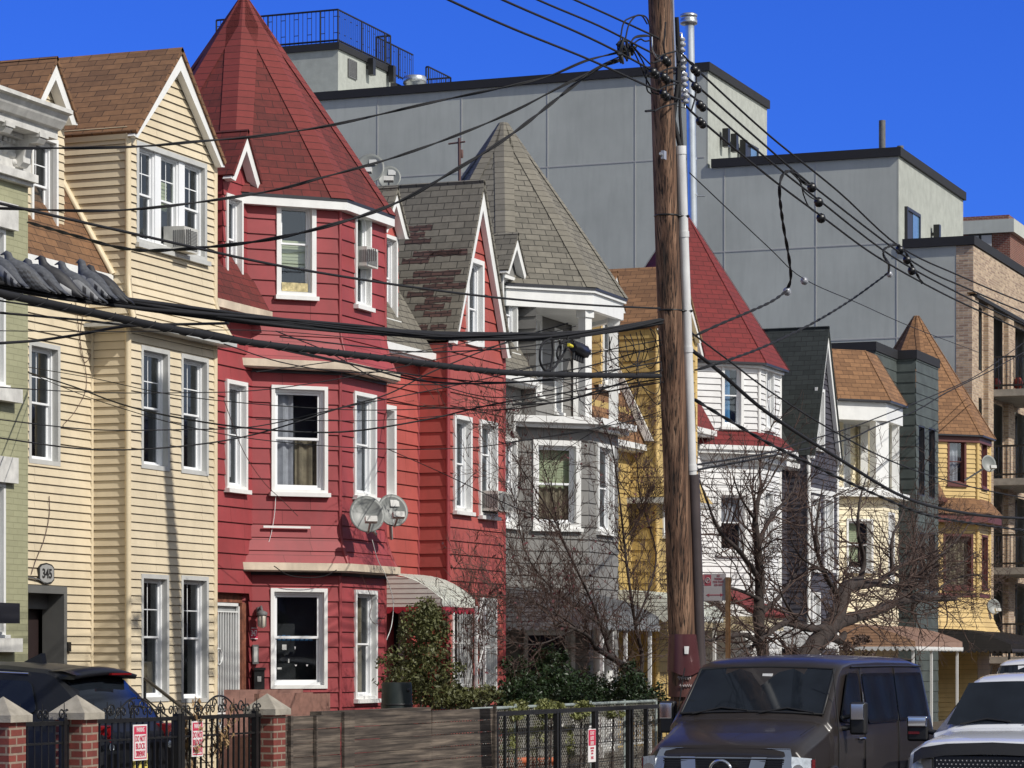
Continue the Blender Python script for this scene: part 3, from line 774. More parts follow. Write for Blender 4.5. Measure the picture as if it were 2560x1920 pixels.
for i in range(5):
    cu = D0+.1+(D1-D0-.2)*i/4; g.tube([frM.P(cu+.08*math.cos(a), 1.19+.08*math.sin(a), -.1) for a in [k*math.pi/6 for k in range(13)]], .009, 4)
g.tube([frM.P(D0+.25+.11*math.cos(a), 2.15+.12*math.sin(a), -.09) for a in [k*math.pi/8 for k in range(17)]], .012, 4)
g.build('door_grille', M('whiteiron'), dd)
g = MB(); g.lathe(frM.P(D1-.05, 1.22, -.08), [(.03, 0), (.03, .03), (.015, .04), (.03, .06), (.03, .09)], 8, (1, 0, 0)); g.build('door_knob', M('iron'), dd)
# steps wall, number, lamp, boxes
s = MB(); s.box(-19.38, -18.2, 37.3, 38.7, .3, 1.0); s.fb(A, -.3, .95, .3, 1.66, .35, .43); s.box(-18.32, -18.24, 37.2, 39.0, .3, 1.62)
s.box(-18.32, -18.24, 39.0, 39.6, .3, 1.6)
s.build('stoop', M('granite'), h)
fA = A
q = R4(fA, 623, 641, 1570, 1597)
fa = frM; u, z = frM.uz(631, 1583); u2 = 39.26; 
f2 = Fr(XM, 39.0, 90)
r = thing('house_number_plate', 'small red plate with number 347 beside the white barred door', 'number plate', A.P(.42, z, .04)); qn = R4(A, 623, 642, 1570, 1597); z = (qn[2]+qn[3])/2
p = MB(); p.fb(A, qn[0], qn[1], z-.085, z+.085, .024, .04); p.m = 1
for b_ in ((qn[0], qn[1], z+.075, z+.085), (qn[0], qn[1], z-.085, z-.075)): p.fb(A, b_[0], b_[1], b_[2], b_[3], .04, .045)
p.build('plate', [M('redink'), M('whiteink')], r); text_mesh('347', .125, A, (qn[0]+qn[1])/2, z, .0455, M('whiteink'), r, sx=.5, bold=.001)
ul = A.uz(652, 1520)[0]-.05
r = thing('wall_lamp', 'caged porch lamp on the crimson wall above the 347 plate', 'wall lamp', A.P(ul, 2.75, .03))
l = MB(); c = A.P(ul, 2.85, .06); l.lathe(c, [(.05, -.02), (.05, .05)], 8, (A.n[0], A.n[1], 0)); l.tube([c, A.P(ul, 2.9, .16), A.P(ul, 2.82, .2)], .02, 6); l.build('bracket', M('acdark'), r)
l = MB(); c = A.P(ul, 2.58, .2); l.lathe(c, [(.03, 0), (.06, .03), (.065, .18), (.04, .21)], 10); l.build('lamp_glass', paint('frosted_lamp_glass', (.55,.5,.42), .2), r)
l = MB(); l.lathe(A.P(ul, 2.77, .2), [(.08, 0), (.085, .04), (.03, .07)], 10)
for k in range(6):
    a = k*math.pi/3; l.tube([c+Vector((.068*math.cos(a), .068*math.sin(a), .02)), c+Vector((.072*math.cos(a), .072*math.sin(a), .2))], .006, 4)
l.build('cage', M('acdark'), r)
q = R4(A, 628, 657, 1674, 1724); m = MB(); m.fb(A, q[0], q[1]-.02, q[2], q[3], .03, .14); m.fb(A, q[0]-.01, q[1]-.01, q[3]-.01, q[3]+.03, .03, .16); m.m = 1; m.fb(A, q[0]+.05, q[0]+.11, q[2]+.12, q[2]+.2, .14, .143)
m.build('mailbox', [M('iron'), M('plate')], None, 'black mailbox hanging on the crimson wall beside the white door', 'mailbox')
q = R4(A, 628, 643, 1612, 1660); m = MB(); m.fb(A, *q, .03, .07); m.m = 1; m.fb(A, q[0]+.02, q[1]-.02, q[2]+.03, q[3]-.03, .07, .073)
m.build('intercom', [M('acdark'), M('trimgrey')], None, 'grey intercom panel beside the big ground floor window of the crimson turret', 'intercom')

# ---- red gable house
h = thing('shingled_house', 'red house with a steep grey shingled gable and striped door awning', 'house', (XM, 45.7, .3))
g0, g1 = 45.7, 48.3
w = MB()
w2 = (43.55, frM.uz(985, 1016)[0], *sorted((frM.uz(985, 1250)[1], frM.uz(985, 1016)[1]))); dr = (43.9, 44.9, .9, 3.0)
siding(w, frM, [(43.0, .3), (g0, .3), (g0, 7.4), (43.0, 7.4)], [w2, dr], .23, .022)
Wg = R4(frB, 1163, 1205, 640, 860); Wa = R4(frB, 1131, 1175, 1035, 1278); Wb = R4(frB, 1195, 1239, 1048, 1290)
Wc = R4(frB, 1195, 1238, 1494, 1745); Wd = R4(frB, 1128, 1176, 1490, 1728)
bay_walls(w, g0, g1, .3, 7.5, [Wa, Wb, Wc, Wd], .23, .022)
siding(w, frB, [(g0, 7.5), (g1, 7.5), (47.0, 10.4)], [Wg], .23, .022)
w.build('wall', M('red2'), h)
t = MB(); posts(t, [(XB, g0), (XB, g1)], .3, 7.5, .045); posts(t, [(XM+.01, g0-.01)], .3, 7.3, .03); t.build('corner_trim', M('redtrim'), h)
gable(h, g0, g1, 7.6, 10.42, XB, -24.3, 'shgrey', rakew=.19)
gr_ = MB(); random.seed(11)   # torn patches that bare the red underlayer, lying on the near slope
sl = (10.42-7.6)/1.3; k = 1/math.hypot(1, sl)
def on_slope(x, v, o): y = 47.0-v*k; z = 10.47-v*sl*k; return Vector((x, y-sl*k*o, z+k*o))
for (px, py, wd) in [(1048, 566, .5), (1030, 586, .5), (1046, 600, .5), (1122, 626, .7), (1092, 640, .9), (1040, 655, .5), (1092, 690, .9), (1070, 706, .95), (1110, 722, .8), (1052, 738, .5), (1096, 748, .5), (1075, 765, .55), (1095, 780, .5), (1058, 812, .2), (1098, 812, .3)]:
    r_ = ray(px); t0 = (px-1280)/FPX
    # intersect pixel ray with slope plane
    best = None
    N3 = Vector((0, -sl*k, k)); P0 = on_slope(-20, 0, 0); D = Vector((r_[0], r_[1], (HOR-py)/FPX)); C0 = Vector((0, 0, HC))
    tt = (P0-C0).dot(N3)/D.dot(N3); q = C0+D*tt; v = (q.y-47.0)/(-k)
    row = round(v/.135)*.135; o = .006
    pts = []; nn = 7
    for i in range(nn+1): pts.append((q.x-wd/2+wd*i/nn, row-.06+random.uniform(-.02, .02)))
    for i in range(nn, -1, -1): pts.append((q.x-wd/2+wd*i/nn+random.uniform(-.02, .02), row+.055+random.uniform(-.025, .01)))
    gr_.poly([on_slope(x, v_, o) for x, v_ in pts])
gr_.build('torn_shingles', M('shpatch'), h)
mansard(h, 43.1, g0, 'shgrey', z0=7.33, gut='trim')
d = dormer(h, 44.5, .45, 'shgrey', 'red2', None, .23, win=(44.12, 44.88, 7.78, 9.2), rec=.08, cas=.06)
flatroof(h, 43.2, 48.3, 9.25, -20.6)
window(h, frM, w2, .12, .09, .05)
window(h, frB, Wg, .07, .08, .05, split=.42, curtain=[('curtain', 0, 1, 0, 1)], sill=False)
window(h, frB, Wa, .08, .07, .05, curtain=[('curtain', 0, 1, .1, 1)])
wb = window(h, frB, Wb, .08, .07, .05, split=.66, curtain=[('curtain', 0, 1, .6, 1)])
for r in (Wc, Wd):
    ww = window(h, frB, r, .1, .06, .04, sill=False); b = MB()
    for i in range(1, 8): u = r[0]+.04+(r[1]-r[0]-.08)*i/8; b.fb(frB, u-.007, u+.007, r[2]+.03, r[3]-.03, .055, .07)
    for z in (r[2]+.1, r[2]+.2, r[3]-.1, (r[2]+r[3])/2): b.fb(frB, r[0]+.04, r[1]-.04, z, z+.015, .056, .068)
    b.build('window_bars', M('whiteiron'), ww)
d = MB(); d.fb(frM, dr[0], dr[1], .6, dr[3], -.15, -.1); d.m = 1; d.fb(frM, dr[0]-.1, dr[0], .5, dr[3]+.1, -.02, .06); d.fb(frM, dr[1], dr[1]+.1, .5, dr[3]+.1, -.02, .06)
d.build('door', [M('redtrim'), M('trimgrey')], h)

def awning(name, label, x0, x1, y0, y1, ztop, zbot, mats, ribs=.11, scallop=.06, legs=(), par=None, legmat='trim', h1=.35):
    """corrugated metal door hood: domed top bulging towards the street, closed flat sides, scalloped skirt"""
    r = par or thing(name, label, 'awning', ((x0+x1)/2, (y0+y1)/2, zbot))
    D = x1-x0; H = ztop-zbot; n = 9
    prof = [(x0+D*math.sin(i/n*math.pi/2), zbot+H*(.18+.82*math.cos(i/n*math.pi/2)) if i < n else zbot+.0) for i in range(n+1)]
    prof = [(x0+D*(i/n), zbot+H*(1-.75*(i/n)**2.6)) for i in range(n+1)]+[(x1, zbot)]
    top = MB(); m = max(6, int((y1-y0)/ribs))
    for j in range(m):
        ya, yb = y0+(y1-y0)*j/m, y0+(y1-y0)*(j+1)/m; yq = yb-.025
        for (a, b), (c, d) in zip(prof, prof[1:]):
            top.m = 0 if j % 2 == 0 else 0
            top.poly([(a, ya, b), (c, ya, d), (c, yq, d), (a, yq, b)])
            e = .022; top.mesh([(a, yq, b), (c, yq, d), (c, yb, d), (a, yb, b), (a+.01, yq, b+e), (c+.015, yq, d+e*.7), (c+.015, yb, d+e*.7), (a+.01, yb, b+e)], [(4,5,6,7), (0,1,5,4), (3,2,6,7), (1,2,6,5)])
    top.build('canopy', M(mats[0]), r)
    for yy, sg in ((y0, -1), (y1, 1)):
        s = MB(); k = int(H/.075)
        for q in range(k):   # horizontal lapped strips
            za, zb = zbot+H*q/k, zbot+H*(q+1)/k
            def xat(z):
                for (a, b), (c, d) in zip(prof, prof[1:]):
                    if d <= z <= b: return a+(c-a)*((b-z)/(b-d) if b > d else 0)
                return x1 if z < zbot+H*.3 else x0
            xa, xb = xat(za+.001), xat(zb-.001)
            s.poly([(x0, yy+sg*.009, za), (xa, yy+sg*.009, za), (xb, yy+sg*.002, zb), (x0, yy+sg*.002, zb)])
            s.poly([(x0, yy, za), (xa, yy, za), (xa, yy+sg*.009, za), (x0, yy+sg*.009, za)])
        s.build('side_panel', M(mats[1]), r)
    v = MB()
    def scal(p, q, nrm):
        L = math.hypot(q[0]-p[0], q[1]-p[1]); c = max(2, int(L/.16)); K = c*6
        for i in range(K):
            t0, t1 = i/K, (i+1)/K
            f = lambda t: zbot-.03-scallop*abs(math.sin(t*c*math.pi))
            P0 = (p[0]+(q[0]-p[0])*t0, p[1]+(q[1]-p[1])*t0); P1 = (p[0]+(q[0]-p[0])*t1, p[1]+(q[1]-p[1])*t1)
            o = (nrm[0]*.012, nrm[1]*.012)
            v.hexa([(P0[0], P0[1], f(t0)), (P1[0], P1[1], f(t1)), (P1[0]+o[0], P1[1]+o[1], f(t1)), (P0[0]+o[0], P0[1]+o[1], f(t0)),
                    (P0[0], P0[1], zbot+.02), (P1[0], P1[1], zbot+.02), (P1[0]+o[0], P1[1]+o[1], zbot+.02), (P0[0]+o[0], P0[1]+o[1], zbot+.02)])
    scal((x0, y0-.02), (x1+.02, y0-.02), (0, -1)); scal((x1+.02, y0-.02), (x1+.02, y1+.02), (1, 0)); scal((x0, y1+.01), (x1, y1+.01), (0, 1))
    v.build('valance', M(mats[2]), r)
    for (lx, ly) in legs:
        g = MB(); g.fb(Fr(lx, ly, 90), -.03, .03, h1, zbot-.01, -.03, .03); g.build('post', M(legmat), r)
    return r
MT['awnwhite'] = paint('white_green_awning_metal', (.70,.72,.66), .4, .06, 3, streak=.15); MT['awnred'] = paint('red_valance', (.40,.03,.05), .5)
MT['awngrey'] = paint('grey_awning_metal', (.22,.23,.24), .5, .15, 3, streak=.3); MT['awntan'] = paint('tan_awning_metal', (.47,.27,.16), .5, .12, 3, streak=.2)
MT['awntop'] = paint('pinkish_awning_metal', (.40,.27,.215), .5, .15, 3, streak=.2); MT['awndark'] = paint('dark_brown_awning', (.035,.03,.028), .5, .2, 3)
awning('door_awning', 'white and green ribbed metal awning with red scallops over the red house door', -19.36, -18.15, 43.75, 45.15, 3.52, 2.95, ('awnwhite', 'awnwhite', 'awnred'), legs=())
# white scrolled porch posts and rail under the awning
r = thing('porch_railing', 'white scrolled iron porch post beneath the striped awning', 'railing', (-18.1, 45.3, .3))
g = MB(); x = -18.1
for y in (45.12, 45.5): g.box(x-.02, x+.02, y-.02, y+.02, .3, 3.0)
for q in range(6):
    z = .75+q*.42; sgn = 1 if q % 2 else -1
    g.tube([(x, 45.31+sgn*(.02+.11*math.cos(a)*(1-a/9)), z+.13*math.sin(a)*(1-a/9)) for a in [k*.5 for k in range(15)]], .011, 4)
    g.tube([(x, 45.16 if sgn > 0 else 45.46, z-.1), (x, 45.46 if sgn > 0 else 45.16, z+.3)], .011, 4)
g.build('post', M('whiteiron'), r)
g = MB(); g.box(x-.02, x+.02, 43.2, 45.1, 1.3, 1.34)
for i in range(16): y = 43.25+i*.12; g.box(x-.008, x+.008, y, y+.016, .3, 1.3)
g.box(x-.02, x+.02, 45.5, 47.6, 1.3, 1.34)
for i in range(17): y = 45.6+i*.12; g.box(x-.008, x+.008, y, y+.016, .3, 1.3)
g.build('handrail', M('iron'), r)
aircon(None, frB, Wb[0]+.1, Wb[1]-.02, Wb[2]+.10, Wb[2]+.45, .34, label='air conditioner in the upper window of the red gable bay')
f = front(XB); W5_ = R4(frB, 339, 515, 350, 608)
aircon(None, frB, 35.66, 36.08, 7.74, 8.08, .22, label='grey air conditioner in the triple window of the cream gable')
aircon(None, B, B1[0]+.1, B1[1]-.06, frB.uz(900, 722)[1]+.2, frB.uz(900, 722)[1]+.50, .17, label='boxy air conditioner in the turret window under the red spire')
# ---------------------------------------------------------------- grey house with corner balcony
def px_y(px, x=XM): return front(x).uz(px, 1000)[0]
yc = YC[1]
h = thing('shingled_house', 'grey shingled house with a grey spire over an open corner balcony', 'house', (XM, 51.5, .3))
w = MB()
A, B = facet(yc, RO, -1), facet(yc, RO, 0)
W1 = R4(frM, 1255, 1289, 1090, 1314)
siding(w, frM, [(48.35, .3), (50.6, .3), (50.6, 7.3), (48.35, 7.3)], [W1], .23, .022)
A2 = R4(A, 1331, 1450, 1099, 1321); B2 = R4(B, 1490, 1530, 1107, 1330)
A3 = (.35, 1.4, .9, 2.7); B3 = (.4, 1.3, .9, 2.7)
turret_wall(w, yc, RO, .3, 6.5, {-1: [A2, A3], 0: [B2, B3]}, (-1, 0, 1))
fi = front(-19.75); b0, b1 = yc-1.75, yc+1.75
wi = [(50.75, 51.45, 7.2, 8.75), (52.05, 52.6, 7.2, 8.75), (53.3, 53.75, 6.95, 8.6)]
siding(w, fi, [(b0-.3, 6.6), (b1+.3, 6.6), (b1+.3, 9.0), (b0-.3, 9.0)], wi, .23, .022)
siding(w, Fr(-19.75, b0+.05, 0), [(0, 6.6), (.62, 6.6), (.62, 8.8), (0, 8.8)], (), .23, .022)
w.poly([(-19.4, 54.35, .3), (-30, 54.35, .3), (-30, 54.35, 9), (-19.4, 54.35, 9)])
w.build('wall', M('grey'), h)
for r, c in ((A2, [('blind', 0, 1, .48, 1), ('tan', 0, 1, 0, .48)]),): window(h, A, r, .08, .10, .05, curtain=c, sw=.05)
window(h, A, A3, .1, .08, .05); window(h, B, B3, .07, .08, .05); window(h, B, B2, .07, .07, .05); window(h, frM, W1, .07, .08, .05, curtain=[('curtain', 0, 1, 0, 1)])
for r in wi[:2]: window(h, fi, r, .06, .1, .03, curtain=[('curtain', 0, 1, 0, 1)])
window(h, fi, wi[2], .06, .08, .03)
g = MB(); p3 = oct_plan(yc, RO, -1, 2)
band(g, p3, -1.9, .06, 6.55, 6.62); band(g, p3, .06, .2, 6.5, 6.62); band(g, p3, .2, .34, 6.52, 6.64); band(g, p3, -.2, .2, 6.44, 6.499)
g.box(-19.75, XM, yc-1.7, yc+1.7, 6.5, 6.6)
g.build('balcony_deck', M('trim'), h)
g = MB(); band(g, oct_plan(yc, RO, -2, 2), -.02, .10, 8.68, 9.08); band(g, oct_plan(yc, RO, -2, 2), .10, .15, 9.0, 9.1); g.build('fascia', M('trim'), h)
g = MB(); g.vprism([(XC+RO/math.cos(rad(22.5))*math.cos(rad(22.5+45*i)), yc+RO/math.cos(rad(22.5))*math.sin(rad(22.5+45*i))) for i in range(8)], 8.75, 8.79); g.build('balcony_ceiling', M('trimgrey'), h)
for i, (x, y) in enumerate(oct_plan(yc, RO-.08, -1, 2)):
    if i == 0: continue
    g = MB(); g.fb(Fr(x, y, 67.5 if i == 1 else 112.5), -.09, .09, 6.62, 8.75, -.09, .09); g.fb(Fr(x, y, 67.5 if i == 1 else 112.5), -.12, .12, 8.55, 8.75, -.12, .12); g.build('column', M('trim'), h)
cone(h, yc, 2.22, 9.1, 12.6, 'shgrey', 'shgreyc', .2, 'turret_roof', sag=.012)
g = MB()
for dx in (0, .12): pass
pts = [A.P(.02, 6.5, .3), A.P(.02, 6.42, .28), A.P(.05, 6.2, .08), A.P(.05, .6, .08)]
g.tube(pts, .055, 6); g.build('downspout', M('trim'), h)
mansard(h, 48.35, 50.7, 'shgrey', z0=7.33, gut='trim')
dormer(h, 50.1, .48, 'shgrey', 'grey', None, .23, win=(49.72, 50.5, 7.78, 9.2), rec=.08, cas=.06, curtain=[('tan', 0, 1, 0, 1)])
flatroof(h, 48.35, 54.4, 9.25, -20.6)
awning('porch_awning', 'long grey corrugated porch awning with scalloped edge on the grey house', -19.3, -17.1, 48.7, 51.8, 3.38, 2.72, ('awngrey', 'awngrey', 'awngrey'), legs=[(-17.2, 48.9), (-17.2, 50.2), (-17.2, 51.6)], legmat='whiteiron')
g = MB(); x = -17.2
g.box(x-.02, x+.02, 48.8, 51.6, 1.28, 1.33); g.box(x-.02, x+.02, 48.8, 51.6, .55, .58)
for i in range(22): y = 48.85+i*.125; g.box(x-.01, x+.01, y, y+.02, .55, 1.28)
for i in range(5):
    y = 49.0+i*.6; g.tube([(x, y+.1*math.cos(a), 1.15+.1*math.sin(a)) for a in [k*math.pi/5 for k in range(11)]], .01, 4)
g.build('porch_railing', M('whiteiron'), None, 'white iron railing of the porch under the grey awning', 'railing')
def fluted(x, y, z0, z1, par, r=.11):
    g = MB(); g.lathe((x, y, z0), [(r*1.3, 0), (r*1.3, .08), (r, .1), (r*.9, z1-z0-.1), (r*1.3, z1-z0-.06), (r*1.3, z1-z0)], 12); g.build('porch_column', M('trim'), par)
fluted(-18.0, 51.5, .4, 2.72, h); fluted(-18.0, 51.0, .4, 2.72, h)

# ---------------------------------------------------------------- yellow gabled house behind the pole
g0, g1 = 57.0, 59.6
h = thing('clapboard_house', 'yellow house with brown gable roof partly hidden by the wooden pole', 'house', (XM, 57, .3))
w = MB()
w1 = (54.9, 55.8, 4.3, 6.3)
siding(w, frM, [(54.4, .3), (g0, .3), (g0, 7.3), (54.4, 7.3)], [w1], .23, .022)
Wy = [R4(frB, 1662, 1690, 905, 1040), R4(frB, 1655, 1690, 1170, 1340)]
bay_walls(w, g0, g1, .3, 6.5, [Wy[1]], .23, .022)
plan = [(XM, g0), (XB, g0), (XB, g1), (XM, g1)]
flare(w, plan, .3, 5.45, 6.3, .2, .022)
siding(w, Fr(-24, g0, 0), [(0, 6.5), (24+XB, 6.5), (24+XB, 9.05), (0, 9.05)], (), .23, .022)
siding(w, frB, [(g0, 6.5), (g1, 6.5), (g1, 9.0), (58.3, 10.35), (g0, 9.0)], [Wy[0]], .23, .022)
w.build('wall', M('yellow'), h)
t = MB(); posts(t, [(XB, g0), (XB, g1)], .3, 9.0, .06); t.build('corner_trim', M('yellow2'), h)
g = MB(); band(g, plan, -.02, .34, 5.33, 5.44); g.build('skirt_trim', M('trimgrey'), h)
for r in Wy: window(h, frB, r, .07, .07, .04)
window(h, frM, w1, .07, .08, .05)
gable(h, g0, g1, 9.0, 10.35, XB, -24.2, 'shbrown2')
mansard(h, 54.4, g0, 'shbrown2', z0=6.55, z1=9.2, gut='trim')
dormer(h, 55.7, .5, 'shbrown2', 'yellow2', None, .23, win=(55.3, 56.1, 7.7, 9.1), rec=.08, cas=.06)
g = MB(); f_ = Fr(-20.4, g0-.03, 0); g.prism(f_, [(.15, 9.05), (1.32, 6.62), (1.5, 6.62), (.32, 9.05)], 0, .06); g.build('verge_board', M('trim'), h)
flatroof(h, 54.4, 59.6, 9.0, -20.6)
awning('porch_awning', 'small pale awning below the yellow house behind the bare shrub', -19.3, -17.6, 55.5, 57.5, 3.5, 2.95, ('awnwhite', 'awnwhite', 'awnwhite'), legs=[(-17.7, 57.3)])

# ---------------------------------------------------------------- white house with bright red spire
yc = YC[2]
h = thing('clapboard_house', 'white sided house with a bright red spire right of the pole', 'house', (XM, 63, .3))
w = MB(); A, B = facet(yc, RO, -1), facet(yc, RO, 0)
siding(w, frM, [(59.6, .3), (62, .3), (62, 7.0), (59.6, 7.0)], [(60.2, 61.1, 4.2, 6.1)], .14, .024)
A1, B1 = R4(A, 1803, 1858, 909, 1068), R4(B, 1912, 1932, 918, 1072)
A2 = R4(A, 1793, 1868, 1228, 1385); B2 = R4(B, 1908, 1930, 1225, 1385)
turret_wall(w, yc, RO, .3, 6.6, {-1: [A2], 0: [B2]}, (-1, 0, 1), .14, .024)
turret_wall(w, yc, RO, 7.1, 8.75, {-1: [A1], 0: [B1]}, (-2, -1, 0, 1), .14, .024)
w.build('wall', M('white'), h)
t = MB(); posts(t, oct_plan(yc, RO, -1, 1), .3, 6.6, .05); posts(t, oct_plan(yc, RO, -1, 1), 7.2, 8.75, .05); t.build('corner_trim', M('trim'), h)
window(h, A, A1, .06, .07, .04, curtain=[('bluecurtain', .05, .6, 0, 1)]); window(h, B, B1, .06, .06, .04, curtain=[('curtain', 0, 1, 0, 1)])
window(h, A, A2, .08, .08, .04, curtain=[('curtain', 0, 1, .5, 1)]); window(h, B, B2, .08, .06, .04)
window(h, frM, (60.2, 61.1, 4.2, 6.1), .07, .08, .04)
cone(h, yc, 2.25, 8.77, 12.5, 'shredb', 'shredb', .02, 'turret_roof', sag=.0)
s = MB(); flare(s, oct_plan(yc, RO, -1, 2), .36, 6.88, 7.24, .12, .01, power=1.0); s.build('skirt_roof', M('shredb'), h)
g = MB(); p3 = oct_plan(yc, RO, -1, 2); band(g, p3, .15, .34, 6.70, 6.80); band(g, p3, .28, .40, 6.78, 6.88); band(g, p3, .0, .15, 6.56, 6.70); g.build('gutter', M('trim'), h)
g = MB(); band(g, oct_plan(yc, RO, -2, 2), .001, .1, 8.66, 8.76); g.build('fascia', M('trim'), h)
mansard(h, 59.7, 61.9, 'shredb', z0=7.2, gut='trim')
dormer(h, 61.1, .5, 'shredb', 'white', None, .14, win=(60.7, 61.5, 7.6, 8.9), z0=7.5, ze=8.9, zr=9.5, rec=.08, cas=.06)
flatroof(h, 59.6, 65.8, 9.0, -20.6)
awning('porch_awning', 'white ribbed awning low behind the bare tree on the white house', -19.3, -18.0, 66.2, 68.7, 2.9, 2.45, ('pvc', 'pvc', 'pvc'), legs=[(-18.1, 66.4), (-18.1, 68.6)])
r = MB(); slab(r, [(-17.6, 60.2, 3.1), (-17.6, 62.6, 3.1), (-19.3, 61.9, 4.0), (-19.3, 60.9, 4.0)], .08); r.build('porch_roof', M('shredb'), h)
s = MB(); s.box(-19.3, -17.7, 60.3, 62.5, 2.75, 3.04); s.build('porch_beam', M('cream2'), h)

# ---------------------------------------------------------------- dark purple gable house
g0, g1 = 68.8, 71.5
h = thing('clapboard_house', 'dark purple house with white trimmed steep gable and dark green shingles', 'house', (XM, 69, .3))
w = MB()
siding(w, frM, [(65.9, .3), (g0, .3), (g0, 6.9), (65.9, 6.9)], (), .14, .024)
V = [R4(frB, 2039, 2058, 968, 1122), R4(frB, 2027, 2047, 1238, 1425), R4(frB, 2058, 2080, 1240, 1425), R4(frB, 2027, 2047, 1480, 1640)]
bay_walls(w, g0, g1, .3, 7.1, V[1:], .14, .024)
siding(w, frB, [(g0, 7.1), (g1, 7.1), (70.15, 10.35)], [V[0]], .14, .024)
w.build('wall', M('navy'), h)
t = MB(); posts(t, [(XB, g0), (XB, g1)], .3, 7.1, .055); t.fb(frB, g0, g1, 6.2, 6.32, .02, .06); t.build('corner_trim', M('trim'), h)
for r in V: window(h, frB, r, .08, .08, .05)
gable(h, g0, g1, 7.15, 10.35, XB, -24.5, 'shdark', rakew=.16)
mansard(h, 65.9, g0, 'shdark', z0=6.9, gut='trim')
flatroof(h, 65.9, 71.5, 9.0, -20.6)
g = MB(); g.lathe((-21.5, 68.9, 9), [(.06, 0), (.06, 1.9)], 8); g.build('vent_pipe', M('pvc'), h)

# ---------------------------------------------------------------- pale yellow house with truncated turret balcony
yc = YC[3]
h = thing('clapboard_house', 'pale yellow house with a cut-off brown turret roof over a white balcony', 'house', (XM, 74.5, .3))
w = MB(); A, B = facet(yc, RO, -1), facet(yc, RO, 0)
siding(w, frM, [(71.5, .3), (73.5, .3), (73.5, 9.0), (71.5, 9.0)], [(72.1, 72.9, 7.0, 8.5), (72.1, 72.9, 4.2, 6.0)], .14, .024)
A2, B2 = R4(A, 2115, 2182, 1296, 1428), (.5, 1.2, 4.1, 6.0)
turret_wall(w, yc, RO, .3, 6.5, {-1: [A2], 0: [B2]}, (-1, 0, 1), .14, .024)
siding(w, front(-19.8), [(yc-2.1, 6.5), (yc+2, 6.5), (yc+2, 9.0), (yc-2.1, 9.0)], [(yc-1.75, yc-1.2, 6.9, 8.6), (yc-.75, yc-.2, 6.9, 8.6), (yc+.4, yc+1.1, 6.6, 8.6)], .14, .024)
w.poly([(-19.4, 77.55, .3), (-30, 77.55, .3), (-30, 77.55, 9), (-19.4, 77.55, 9)]); siding(w, frM, [(76.9, .3), (77.6, .3), (77.6, 7), (76.9, 7)], (), .14, .024)
w.build('wall', M('cream2'), h)
window(h, A, A2, .08, .06, .04, curtain=[('blind', 0, .6, .2, 1)]); window(h, B, B2, .08, .07, .04)
for r in ((yc-1.75, yc-1.2, 6.9, 8.6), (yc-.75, yc-.2, 6.9, 8.6), (yc+.4, yc+1.1, 6.6, 8.6)): window(h, front(-19.8), r, .05, .07, .03)
for r in ((72.1, 72.9, 7.0, 8.5), (72.1, 72.9, 4.2, 6.0)): window(h, frM, r, .08, .07, .04)
g = MB(); p3 = oct_plan(yc, RO, -1, 2); band(g, p3, -1.9, .05, 6.45, 6.6); band(g, p3, .05, .3, 6.35, 6.5); g.box(-19.8, XM, yc-1.7, yc+1.7, 6.4, 6.55); g.build('balcony_deck', M('trim'), h)
g = MB(); band(g, oct_plan(yc, RO, -2, 2), -.05, .12, 8.35, 8.85); g.build('fascia', M('trim'), h)
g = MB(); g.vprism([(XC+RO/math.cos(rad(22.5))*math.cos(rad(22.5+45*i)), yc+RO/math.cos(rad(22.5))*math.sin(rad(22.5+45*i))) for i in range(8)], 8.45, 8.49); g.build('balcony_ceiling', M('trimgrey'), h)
for i, (x, y) in enumerate(oct_plan(yc, RO-.1, -1, 2)):
    g = MB(); a = 22.5 if i == 0 else (67.5 if i == 1 else 112.5); wd_ = .28 if i else .1
    g.fb(Fr(x, y, a), -wd_, wd_ if i == 1 else .1, 6.6, 8.45, -.1, .1); g.build('column', M('trim'), h)
cone(h, yc, 2.3, 8.88, 12.9, 'shbrown2', 'shbrown2', .02, 'turret_roof', truncate=.66)
gable(h, 71.9, 73.1, 8.9, 10.0, XM, -22, 'shbrown2', rakew=.14, name='small_gable')
flatroof(h, 71.5, 77.6, 9.0, -20.6)
awning('porch_awning', 'brown ribbed awning with white scalloped edge right of the tree', -19.3, -16.9, 71.8, 77.2, 3.02, 2.42, ('awntop', 'awntan', 'trim'), legs=[(-17, 71.95), (-17, 74.0), (-17, 77.05)], ribs=.12)

# ---------------------------------------------------------------- modern slate house
g0, g1 = 80.1, 82.9
h = thing('modern_house', 'dark slate panelled modern house with flat black coping', 'house', (XM, 80, .3))
w = MB()
siding(w, Fr(-31, 77.62, 0), [(0, 6.0), (31+XM, 6.0), (31+XM, 10.55), (0, 10.55)], (), .30, .02)
siding(w, frM, [(77.62, .3), (g0, .3), (g0, 10.55), (77.62, 10.55)], [(78.2, 79.3, 4, 6)], .30, .02)
V = [R4(frB, 2296, 2311, 1062, 1238), R4(frB, 2321, 2337, 1068, 1245), R4(frB, 2296, 2311, 1330, 1480), R4(frB, 2321, 2337, 1330, 1480)]
bay_walls(w, g0, g1, .3, 10.55, V, .30, .02)
w.poly([(-30, 82.9, .3), (XM, 82.9, .3), (XM, 82.9, 10), (-30, 82.9, 10)])
w.build('wall', M('green'), h)
plan = [(-31, 77.62), (XM, 77.62), (XM, g0), (XB, g0), (XB, g1), (-31, g1)]
g = MB(); band(g, plan, -.25, .05, 10.55, 10.8); g.build('coping', M('black'), h)
g = MB(); g.box(-31, -19.6, 77.9, 82.7, 10.0, 10.1); g.build('flat_roof', M('darktrim'), h)
for r in V+[]: window(h, frB, r, .07, .04, .01, 'darktrim', 'darktrim', sill=False)
window(h, frM, (78.2, 79.3, 4, 6), .07, .04, .01, 'darktrim', 'darktrim', sill=False)

